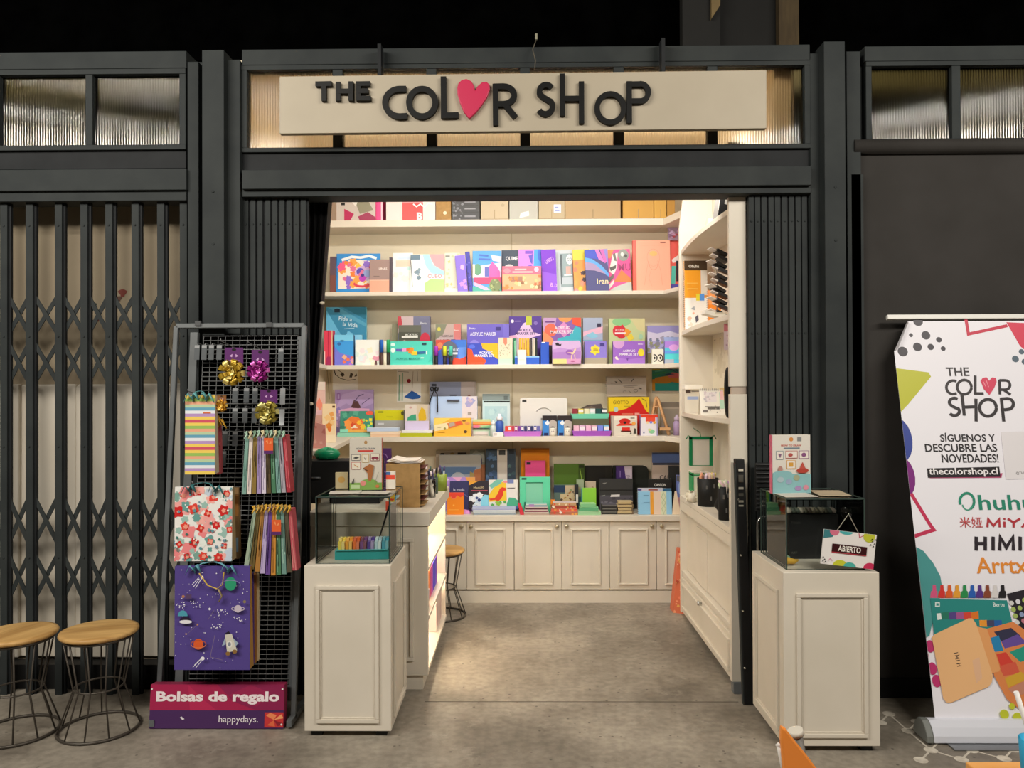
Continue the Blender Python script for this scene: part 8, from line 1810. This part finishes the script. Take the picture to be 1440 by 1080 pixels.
MB().box(-dk[1] / 2, 0, 0, dk[1] / 2, .004, h_, '#ece6da', M=M1).art([('R', .2, .5, .7, .9, '#e6dcdc'), ('F', 82, 12, ['#d8c8cc', '#c9c0c4'], .06, (.2, .5, .7, .9)), ('R', .3, .22, .8, .3, '#6a6460'), ('R', .2, .3, .85, .34, '#8a847e'), ('R', .1, .1, .3, .2, '#7a746e'), ('F', 83, 6, ['#5a5550', '#9a948c'], .03, (.1, .1, .85, .36)), ('R', .82, .25, 1, .9, '#b8d8c0'), ('R', .85, .6, 1, .95, '#e8b8b8')], dk[1], h_, 0, M=M1).build('front_leaf', o)
MB().box(-dk[1] / 2, h_ * .9, 0, dk[1] / 2, h_ * .9 + .004, h_, '#d8d0c0', M=Matrix(((1, 0, 0, 0), (0, 1, -.45, 0), (0, 0, 1, 0), (0, 0, 0, 1)))).build('rear_leaf', o)
sm = MB()
for i in range(12):
    x = -dk[1] / 2 + dk[1] * (i + .5) / 12
    sm.tube([(x, .45 * h_ + .008 * math.cos(q), h_ + .008 * math.sin(q)) for q in [k * math.pi / 4 for k in range(8)]], .0014, '#9a968e', 5, closed=True)
sm.build('wire_binding', o)
sheet('pink and white booklet hanging from the second shelf of the tall unit, at the jamb', 1018, 1027.5, 455, 492, 4.3, '#e8d0d4', [('R', 0, .7, 1, 1, '#d8838a'), ('F', 84, 5, ['#c9a0b0', '#d8b0b8'], .15, (.2, .1, .8, .6))], 'booklet', 'booklet')
# counter of the tall unit: green trimmed bags, black bins, green box, paper
def uq(px, py, Y): return at(px, py, Y)
a, b = uq(971, 615, 5.18), uq(1001, 655, 5.18)
o = thing('clear_bag', 'clear hanging bag with dark green trim, above the black bins', 'bag', ((a.x + b.x) / 2, 5.18, b.z))
w_2, h_2 = b.x - a.x, a.z - b.z
MB().box(-w_2 / 2, 0, 0, w_2 / 2, .02, h_2, '#cfc8bc').build('sheet_body', o)
MG = ink('#0e7a4a', .4)
MB().box(-w_2 / 2 - .006, -.004, 0, -w_2 / 2 + .012, .024, h_2, MG).box(w_2 / 2 - .016, -.004, 0, w_2 / 2 + .006, .024, h_2, MG).box(-w_2 / 2 - .006, -.004, h_2 - .014, w_2 / 2 + .006, .024, h_2 + .004, MG).box(-w_2 / 2, -.003, 0, w_2 / 2, .022, .004, MG).build('trim', o)
mb = MB()
for s in (-1, 1): mb.tube([(s * w_2 * .45, .0, h_2), (s * w_2 * .62, -.006, h_2 + .012), (s * w_2 * .7, .0, h_2 - .012)], .007, MG, 6, flat=.5)
mb.tube([(0, .01, h_2), (0, .03, h_2 + .03), (0, 5.41 - 5.18 - .005, h_2 + .05)], .003, MG, 6)
mb.build('tie', o)
c_ = place(974, 990, 664, 5.24, ZD)
o = thing('green_box', 'green and white clear-fronted box behind the black bins', 'box', (c_[0], 5.2, ZD + G))
MB().box(-c_[1] / 2 - .01, 0, 0, c_[1] / 2 + .02, .1, c_[2], '#d8dcc8').build('carton_body', o)
e = .008
MB().box(-c_[1] / 2 - .012, -.004, 0, -c_[1] / 2 - .002, .1, c_[2], '#2f9a5c').box(c_[1] / 2 - .02, -.004, 0, c_[1] / 2 - .008, .002, c_[2], '#1f5a3c').box(-c_[1] / 2 - .012, -.004, c_[2] - .02, c_[1] / 2 + .02, .1, c_[2] - .012, '#2f9a5c').box(-c_[1] / 2 - .014, -.006, c_[2], c_[1] / 2 + .022, .1, c_[2] + .006, '#efeade').build('trim', o)
def bin_(label, px0, px1, pyt, Y, cols):
    c_ = place(px0, px1, pyt, Y, ZD)
    r = c_[1] / 2
    t = thing('storage_bin', label, 'bin', (c_[0], Y + r, ZD + G))
    h = c_[2]
    MB().lathe([(r * .94, 0), (r, h), (r * .96, h), (r * .9, .006), (0, .006)], M_BLACK, 24).build('bin_body', t)
    mk_ = MB()
    for aa, zz_ in ((-1.9, .7), (-1.2, .75), (-1.5, .3)): mk_.box(r * .99 * math.cos(aa) - .004, r * .99 * math.sin(aa) - .003, h * zz_ - .012, r * .99 * math.cos(aa) + .004, r * .99 * math.sin(aa) + .003, h * zz_ + .012, '#6a6866')
    mk_.build('print_mark', t)
    g = rng(int(px0))
    for i in range(16):
        a = g.uniform(0, 6.28); rr = r * math.sqrt(g.random()) * .8
        x, y = rr * math.cos(a), rr * math.sin(a)
        MB().tube([(x * .6, y * .6, h * .2), (x, y, h + .008), (x + g.uniform(-.02, .02), y - .006, h + .03)], [.008, .02, .012], g.choice(cols), 6, flat=.5).build('fabric_roll', t)
bin_('larger black bin full of patterned fabric rolls in the tall shelf unit', 984, 1014, 674, 4.86, ['#e8d8a0', '#d8b8b0', '#b8d8c0', '#e8a07a', '#d8c8d8', '#e0d070', '#c8b8a8'])
bin_('smaller black bin of fabric rolls next to the jamb in the tall unit', 1012, 1030, 685, 4.36, ['#e8dcd0', '#d0a8d0', '#c8d8b0', '#e8c8d0'])
tag(MB().lathe([(.0, 0), (.05, .01), (.075, .05), (.06, .09), (.03, .11), (0, .115)], M_BLACK, 14, sx=1.2, sy=.8).build('black_bundle', loc=(1.235, 4.6, ZD + G)), 'black rounded bundle between the bins and the rear of the tall unit', 'bundle') 
tag(MB().box(-.05, -.05, 0, .05, .05, .17, M_BLACK).build('black_carton', loc=(1.285, 4.42, ZD + G), rot=(0, 0, .2), bevel=.008), 'black carton standing behind the smaller black bin', 'carton')
mb = MB()
g = rng(22)
for i in range(18):
    p_ = [(g.uniform(-.045, .045), g.uniform(-.03, .03), g.uniform(0, .085)) for k in range(3)]
    mb.add(p_, [(0, 1, 2)], '#e6dfcc')
tag(mb.lathe([(.0, 0), (.03, .002), (.035, .03), (.02, .06), (0, .075)], '#ddd4c0', 9).build('crumpled_paper', loc=(at(970, 700, 5.08).x + .012, 5.08, ZD + G)), 'crumpled white tissue paper before the green box in the tall unit', 'paper')
